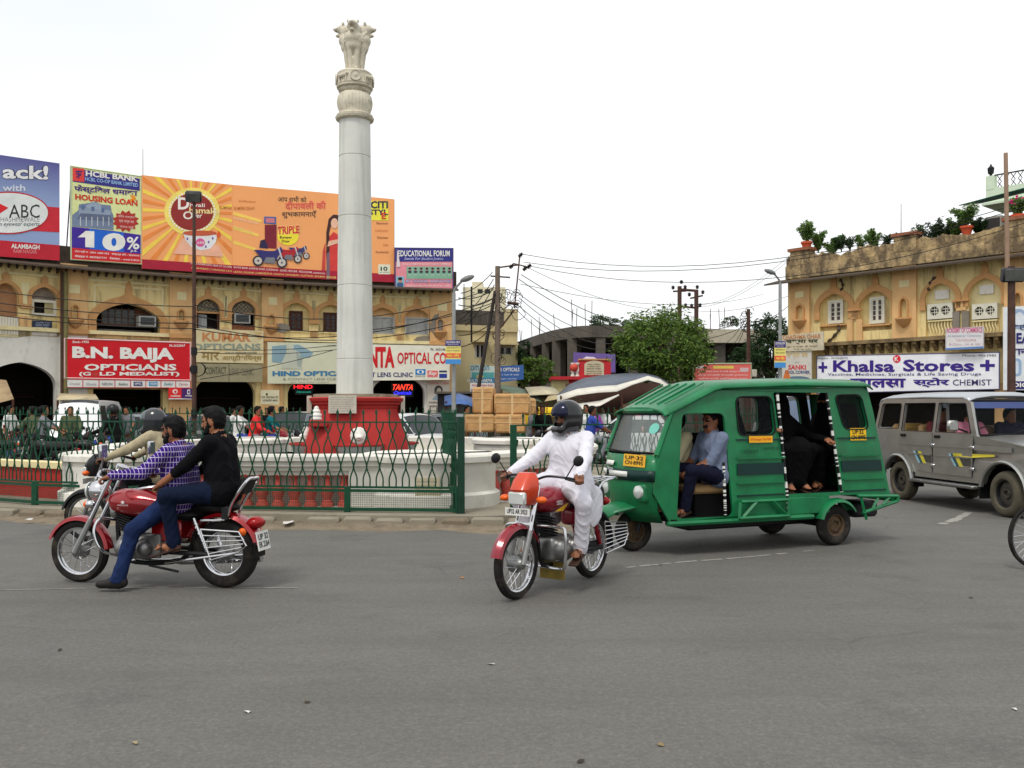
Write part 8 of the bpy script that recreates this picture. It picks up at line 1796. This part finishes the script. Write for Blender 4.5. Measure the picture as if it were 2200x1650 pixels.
for seat,a,lb,ex,hl_,hr in(((0.10,-.02,.94),R(-82),'woman in black veil leaning in the open side door holding the striped pole',veil,None,None),((.0,0,.95),R(180),'veiled woman in black behind the front side window of the green three wheeler',veil,None,None),((0,0,.95),R(0),'woman with covered face behind the rear side window of the green three wheeler',eyes,None,None)):
 i=('lean' in lb)*0+('front side' in lb)*1+('covered' in lb)*2
 base=((.42,.04),(1.22,.08),(-.34,.14))[i]
 J=sit_pose((0,0,(.92,.95,.95)[i]),.05,(.47,.36,1.26) if i==0 else(.3,.2,1.1),(.47,-.38,1.38) if i==0 else(.3,-.2,1.1),(.30,.1,.74),(.32,-.1,.74),torso=.47,hup=.09)
 rot=(R(88),R(180),R(8))[i]
 person('person',lb,J,(skin('a'),M_HAIR,BLKC,BLKC,SAND),.011,(1,0,-.05),Mt@Rz(rot,base[0],base[1]),G,extra=ex,shoe=False,hands='detail' if i==0 else 'simple',fold=.004)
Mj=VM(jp);G='people inside the silver jeep'
for sx,sy,lb,c in((1.42,-.36,'person in pink driving the silver jeep',(206,130,150)),(1.42,.36,'person in dark clothes beside the jeep driver',(40,40,56)),(.60,-.34,'person in maroon on the middle seat of the silver jeep',(96,40,44))):
 J=sit_pose((sx,sy,.83),.05,(sx+.36,sy+.14,1.18),(sx+.36,sy-.14,1.18),(sx+.45,sy+.1,.72),(sx+.45,sy-.1,.72),torso=.44,hup=.05);person('person',lb,J,(skin('b'),M_HAIR,cloth('j%d'%c[0],c),cloth('navy',(0,0,0)),SHOE),.016,(1,.1,0),Mj,G,hands='simple')
p_=boxp(None,'seat_bag',(0,0,0),(.3,.5,.26),flat((206,166,90)),.08);p_.matrix_world=Mj@Matrix.Translation((-.35,-.3,1.24));tag(p_,'yellow bag behind the rear side window of the silver jeep','bag')
# ================================================================ traffic and crowd beyond the railing
def small_car(label,paint,x,y,rz,L=3.4,Hh=1.45,van=False,group='cars beyond the railing'):
 t=empty('white_van' if van else 'parked_car',label,'van' if van else 'car',group,(x,y,0),rz);k=L/3.4;h=Hh
 def ar(cx,r=.33):return[(cx-r*math.cos(R(a)),.28+r*math.sin(R(a))) for a in range(0,181,20)]
 A,B_=-L/2,L/2
 top_=[(B_,.45),(B_,.72),(B_-.1,.9),(B_-.15,1.0),(B_-.55,h-.12),(B_-.75,h-.03),(A+.25,h-.03),(A+.05,h-.25),(A,.5)] if van else[(B_,.4),(B_,.65),(B_-.15,.78),(B_-.9,.9),(B_-1.5,h-.08),(B_-1.75,h-.03),(A+.7,h-.05),(A+.25,.95),(A,.85),(A,.42)]
 O=[(A+.05,.28)]+ar(A+.6)+ar(B_-.6)+[(B_-.05,.28)]+top_
 w1=[(B_-.95,.95),(B_-1.5,h-.14),(.0,h-.12),(.0,.93)][::-1] if not van else[(B_-.3,1.0),(B_-.68,h-.16),(.3,h-.16),(.3,.98)][::-1]
 w2=[(-.08,.93),(-.08,h-.12),(A+.78,h-.13),(A+.5,.95)][::-1] if not van else[(.2,.98),(.2,h-.16),(A+.35,h-.16),(A+.25,.98)][::-1]
 hw=.74
 def fn(sg):return lambda u,z,d:V(u,sg*(hw-max(0,z-.9)*.22+d),z)
 for sg in(1,-1):
  mb=MB();mb.prism(O,[w1,w2],-.05,0,fn(sg));mb.build('body_side',paint,t,smooth=False)
  for q in(w1,w2):mb=MB();mb.prism(q,[],-.03,-.02,fn(sg));mb.build('side_window',M_PANE,t,smooth=False)
  for cx in(A+.6,B_-.6):wheel(t,(cx,sg*.66,.28),.28,.16,.17,disc=M_ALU,rimm=M_ENG)
  boxp(t,'headlight',(B_-.03,sg*.55,.66),(.08,.28,.14),M_LENS,.03);boxp(t,'tail_lamp',(A+.01,sg*.6,.75),(.05,.16,.22),M_TAIL,.02)
 pts=top_
 names=['bumper']+['bonnet']*2+(['bonnet','windscreen','roof_edge','roof','rear_glass','tailgate'] if van else['windscreen','roof_edge','roof','rear_glass','tailgate','tailgate'])
 for i in range(len(pts)-1):
  nm=names[min(i,len(names)-1)];a,b_=pts[i],pts[i+1];wa,wb=[hw-max(0,q[1]-.9)*.22-.01 for q in(a,b_)]
  mb=MB();mb.loft([[V(a[0],y_*wa,a[1]+.05*(1-y_*y_)) for y_ in np.linspace(-1,1,7)],[V(b_[0],y_*wb,b_[1]+.05*(1-y_*y_)) for y_ in np.linspace(-1,1,7)]],closed=False);mb.build(nm,M_PANE if nm in('windscreen','rear_glass') else paint,t)
 boxp(t,'underbody',(0,0,.36),(L-.2,1.2,.2),M_ENG,.02);plate(t,(B_+.03,0,.45),(1,0,0),(0,0,1),.4,.1,('UP 32 AT 1420',));return t
CW_=mat('white_car_paint',(214,216,216),.3,var=.03,coat=.5);CS=mat('silver_car_paint',(150,156,160),.3,.5,var=.05,coat=.5)
def at(x,Y):return((x-CXP)/FPX*Y,Y)
small_car('white van facing the railing behind the left part of the fence',CW_,*at(192,28.5),R(-80),3.3,1.9,True)
small_car('silver car parked under the cream sign behind the riders',CS,*at(450,31),R(-70));small_car('pale grey car left of the red pedestal',CS,*at(660,29.5),R(70),3.3,1.55)
small_car('white car nose on right of the red pedestal',CW_,*at(885,26.5),R(-40),3.6,1.5);small_car('silver car behind the white car near the neon doorway',CS,*at(930,32),R(-150),3.5,1.5);small_car('grey car half hidden behind the left fence',CS,*at(300,32),R(170),3.5,1.5)
small_car('blue grey van seen through the green three wheeler doorway',mat('blue_grey_paint',(96,112,136),.4,var=.1),*at(1712,21),R(-95),3.4,1.9,True);small_car('white car behind the far railing by the tarpaulin stall',CW_,*at(1345,28),R(170),3.5,1.45)
COLS={'white':(214,214,210),'red':(206,50,50),'teal':(20,100,110),'blue':(50,70,150),'black':(20,20,22),'grey':(120,122,126),'yellow':(206,186,90),'violet':(140,70,150),'sky':(120,170,200),'olive':(90,96,70),'brown':(110,76,56),'pink':(206,130,140)}
def cl(c):return cloth('crowd_'+c,COLS[c])
SRC={}
def crowd_bike(x,Y,rz,lb,paint):
 if 'b' not in SRC:SRC['b']=commuter(lb,M_BLK,detail=False,group='motorcycles beyond the railing');t=SRC['b']
 else:t=copy_tree(SRC['b']);t['label']=lb
 if paint:swap_mat(t,{'black_paint':paint})
 a,b_=at(x,Y);t.location=(a,b_,0);t.rotation_euler[2]=rz;return t
q=random.Random(21)
def rider(x,Y,rz,top_,bike,lb,helm=False,paint=None,bk_=True):
 if bk_:crowd_bike(x,Y,rz,bike,paint)
 J=sit_pose((-.28,0,.80),q.uniform(.0,.2),(.2,.33,1.05),(.2,-.33,1.05),(-.05,.22,.4),(-.05,-.22,.4),torso=.49,hup=.1);a,b_=at(x,Y)
 p=person('person',lb,J,(skin(q.choice('abc')),M_HAIR,cl(top_),cl(q.choice(['black','blue','grey'])),SHOE),.02,(1,q.uniform(-.4,.4),0),Rz(rz,a,b_),'riders beyond the railing',hands='simple',sleeve=q.choice(['long','short']),hairy=not helm)
 if helm:helmet(p,J['head'],(1,0,0),M_BLK,full=False)
def stander(x,Y,rz,top_,lb,low='black'):
 a,b_=at(x,Y);h=q.uniform(.94,1.04);person('person',lb,stand_pose((.1+q.uniform(0,.2),.24,.85+q.uniform(0,.25)),step=q.uniform(-.15,.15),h=h),(skin(q.choice('abc')),M_HAIR,cl(top_),cl(low),SHOE),.02,(1,q.uniform(-.3,.3),0),Rz(rz,a,b_),'people walking beyond the railing',hands='simple',sleeve=q.choice(['long','short']))
for x,Y,rz,c,bl,lb,hm,pt in((535,25,0,'white','motorcycle under the rider in white left of the pedestal','rider in white shirt left of the rider in red',0,None),(568,24.2,0,'red','motorcycle under the rider in red','rider in red shirt beyond the railing',0,M_CRED),(598,24.6,.1,'teal','motorcycle under the rider in teal','rider in teal shirt next to the red pedestal',0,None),(120,23,.3,'grey','motorcycle behind the left fence in front of the white van','rider in grey behind the left fence',0,None),(230,22.5,3.0,'black','dark motorcycle behind the left fence beside the white van','rider in black behind the left fence',1,None),(60,24.5,2.8,'olive','motorcycle at the far left behind the fence','rider in olive at the far left behind the fence',0,M_CRED),(1195,25,3.3,'white','motorcycle behind the far railing near the yellow auto','rider in white near the yellow auto',0,None),(1290,24,.1,'blue','motorcycle behind the far railing by the tarpaulin stall','rider in blue by the tarpaulin stall',0,None)):rider(x,Y,rz,c,bl,lb,hm,pt)
for x,Y,rz,c,lb in((500,33,0,'white','man in white walking by the dark doorway'),(470,30,3,'brown','man in brown standing behind the pillion rider'),(575,33.5,-1.5,'black','man in black by the eye testing board'),(603,32,0,'white','man in white shirt beside the eye testing board'),(272,30,-1.5,'grey','man in grey walking right of the white van'),(20,27,0,'white','man in white at the left edge behind the fence'),(85,30,1,'black','man in black under the white arch'),(152,26,-1.2,'olive','man in olive in front of the white van'),(345,28,-1.5,'blue','man in blue behind the helmeted rider'),(1152,26.5,-2.2,'grey','man in grey shirt in front of the yellow auto'),(1166,26.2,-1.8,'black','bearded man in black in front of the yellow auto'),(1260,27,-2,'white','man in white behind the black helmet'),(1275,29.5,-1,'violet','woman in violet by the tarpaulin stall'),(1296,30,-2,'white','man in white vest by the tarpaulin stall'),(1362,27.5,-1.6,'pink','person in pink behind the green three wheeler front'),(1645,19.5,-1.7,'grey','man in grey seen through the window of the green three wheeler'),(1000,28,0,'olive','man in olive beside the carton pile')):stander(x,Y,rz,c,lb,q.choice(['black','blue','brown']))
for i,(x,Y,rz,lb) in enumerate(((30,22,.2,'parked motorcycle nearest the left edge behind the fence'),(95,20.8,2.9,'parked motorcycle behind the fence post at the left'),(170,21,.1,'parked motorcycle in front of the white van'),(265,24,3.2,'parked motorcycle right of the white van'),(330,23.5,.2,'parked motorcycle behind the beige rider'),(420,26,3.,'parked motorcycle behind the pillion rider'),(480,27,.1,'parked motorcycle left of the rider in white'))):crowd_bike(x,Y,rz,lb,None)
CT=mat('brown_cardboard',(190,148,98),.85,var=.16,sc=3,grime=.2,gcol=(140,104,66),gs=4,bump=.35,bsc=6);TAPE=flat((206,176,130))
hc=empty('hand_cart','flat wooden hand cart under the carton pile','cart',loc=(*at(1075,25.5),0));boxp(hc,'deck',(0,0,.62),(1.9,1.1,.07),M_BRWN)
for sx in(-.7,.7):
 for sy in(-.5,.5):wheel(hc,(sx,sy,.3),.3,.05,.25,12,M_IRON)
for x,y0,y1,wpx,dpt,lb in((1040,888,832,44,25.5,'tall carton standing on top of the carton pile'),(1098,890,846,76,25.5,'wide carton on top of the carton pile'),(1030,928,890,62,25.3,'lower left carton of the pile'),(1095,930,890,66,25.35,'lower right carton of the pile'),(1138,892,856,26,25.8,'half hidden carton at the right end of the pile')):
 p0,p1=PX(x,y0,dpt),PX(x,y1,dpt);W_=wpx/FPX*dpt;H_=p1.z-p0.z;t=empty('carton',lb,'carton','cartons on the hand cart',p0,q.uniform(-.22,.22));z0=max(0,.66-p0.z) if y0>900 else 0
 boxp(t,'box_body',(0,0,H_/2+z0/2),(W_,.6,H_-z0),CT,.05);boxp(t,'tape',(0,0,H_/2+z0/2),(.06,.612,H_-z0+.012),TAPE,.004);tubep(t,'string',[(-W_/2-.004,-.305,H_*.55),(W_/2+.004,-.305,H_*.55)],.008,TAPE,4);boxp(t,'flap_seam',(0,-.301,H_*.8),(W_*.96,.008,.012),mat('carton_edge',(120,86,54),.9),.002)
ar=empty('auto_rickshaw','yellow topped auto rickshaw behind the two men','auto rickshaw',None,(*at(1172,28.5),0),R(200));s=SDF();s.box((0,0,1.38),(1.3,1.0,.62),.16,k=.05);s.box((0,0,1.15),(1.1,1.3,.5),.05,op='s');s.mesh('canopy',[mat('yellow_hood',(226,186,20),.6,var=.08)],.03,ar,None,2)
boxp(ar,'body',(-.1,0,.55),(1.7,1.1,.5),mat('auto_green',(20,80,50),.5),.12);boxp(ar,'nose',(.9,0,.7),(.3,.7,.8),mat('auto_green',(0,0,0)),.12);wheel(ar,(.95,0,.22),.22,.1,.12,disc=M_ENG,rimm=M_ENG)
for y in(.5,-.5):wheel(ar,(-.6,y,.22),.22,.1,.12,disc=M_ENG,rimm=M_ENG)
by=empty('bicycle','bicycle wheel cut by the right edge of the picture','bicycle',None,GR(2228,1222),R(12));by.location.z=0
for x in(0,1.1):wheel(by,(x,0,.335),.335,.04,.30,28,M_ALU,hubw=.06)
for pts in([(0,.0,.335),(.2,0,.95)],[(.18,0,.88),(.75,0,.82)],[(.2,0,.78),(.62,0,.3)],[(.62,0,.3),(.78,0,.9)],[(.62,0,.3),(1.1,0,.335)],[(.75,0,.8),(1.1,0,.335)],[(.2,-.25,1.0),(.18,0,.96),(.2,.25,1.0)]):tubep(by,'frame_tube',pts,.014,M_BLK)
boxp(by,'saddle',(.82,0,.93),(.26,.14,.06),M_SEAT,.025)
for x,y,Y_,lb in((317,690,.25,'white framed air conditioner in the big arch'),(521,684,.25,'air conditioner in the arched window over the faded cream sign')):
 w=LW[1] if x<400 else LW[2];t=empty('air_conditioner',lb,'air conditioner','window air conditioners');u,z=w.uv(x,y,.1);hw=.32;slab(w,t,'casing',u-hw,u+hw,z-.2,z+.2,-.5,.10,M_GREYW);slab(w,t,'grille',u-hw+.06,u+hw-.06,z-.15,z+.15,.10,.11,flat((50,54,54)))
 for i in range(5):slab(w,t,'grille_slat',u-hw+.06,u+hw-.06,z-.14+i*.06,z-.12+i*.06,.11,.122,flat((96,98,96)))
lit=[(993,1242,'orange fallen leaf on the road near the pillar line',(206,130,50)),(532,1531,'white paper scrap at the bottom of the road',(206,206,200)),(1056,1428,'small grey paper scrap in the middle of the road',(160,160,154)),(1420,1602,'brown dry leaf near the bottom edge',(130,112,80)),(660,1510,'dark dry leaf left of centre on the road',(70,60,46)),(2085,1285,'dark flattened scrap on the right of the road',(40,38,36)),(128,1398,'dark leaf on the left of the road',(60,56,46)),(1420,1215,'pale paper scrap under the green three wheeler line',(176,176,168)),(2180,1525,'white scrap at the lower right edge',(206,204,198)),(290,1598,'tan leaf at the lower left',(150,136,104)),(1247,1638,'dark leaf at the bottom edge centre',(56,50,42)),(845,1112,'white wrapper against the kerb',(216,214,210)),(905,1126,'pink wrapper on the dirt by the kerb',(206,80,130)),(968,1120,'yellowish cloth rag on the dirt by the kerb',(176,164,100)),(730,1128,'crumpled grey paper on the dirt by the bricks',(170,166,158)),(620,1133,'crumpled white bag beside the loose bricks',(206,202,196)),(60,1125,'white scraps near the left kerb',(206,204,200))]
for i,(x,y,lb,c) in enumerate(lit):
 g=random.Random(i);k=.026 if y>1140 else(.11 if x in(968,620) else .07);p=GR(x,y);mb=MB();n=7
 if y<1140:p.z=.05
 P=[V(k*math.cos(6.28*j/n)*g.uniform(.6,1.3),k*.6*math.sin(6.28*j/n)*g.uniform(.6,1.3),.004+g.uniform(0,.3*k)) for j in range(n)]+[V(0,0,.004+g.uniform(.1,.4)*k)]
 mb.add(P,[(j,(j+1)%n,n) for j in range(n)]);o=mb.build('dry_leaf' if 'leaf' in lb else 'paper_scrap',flat(c,.9,.2),smooth=False,label=lb,cat='leaf' if 'leaf' in lb else 'litter',group='litter on the road');o.location=p;o.rotation_euler[2]=g.uniform(0,6)
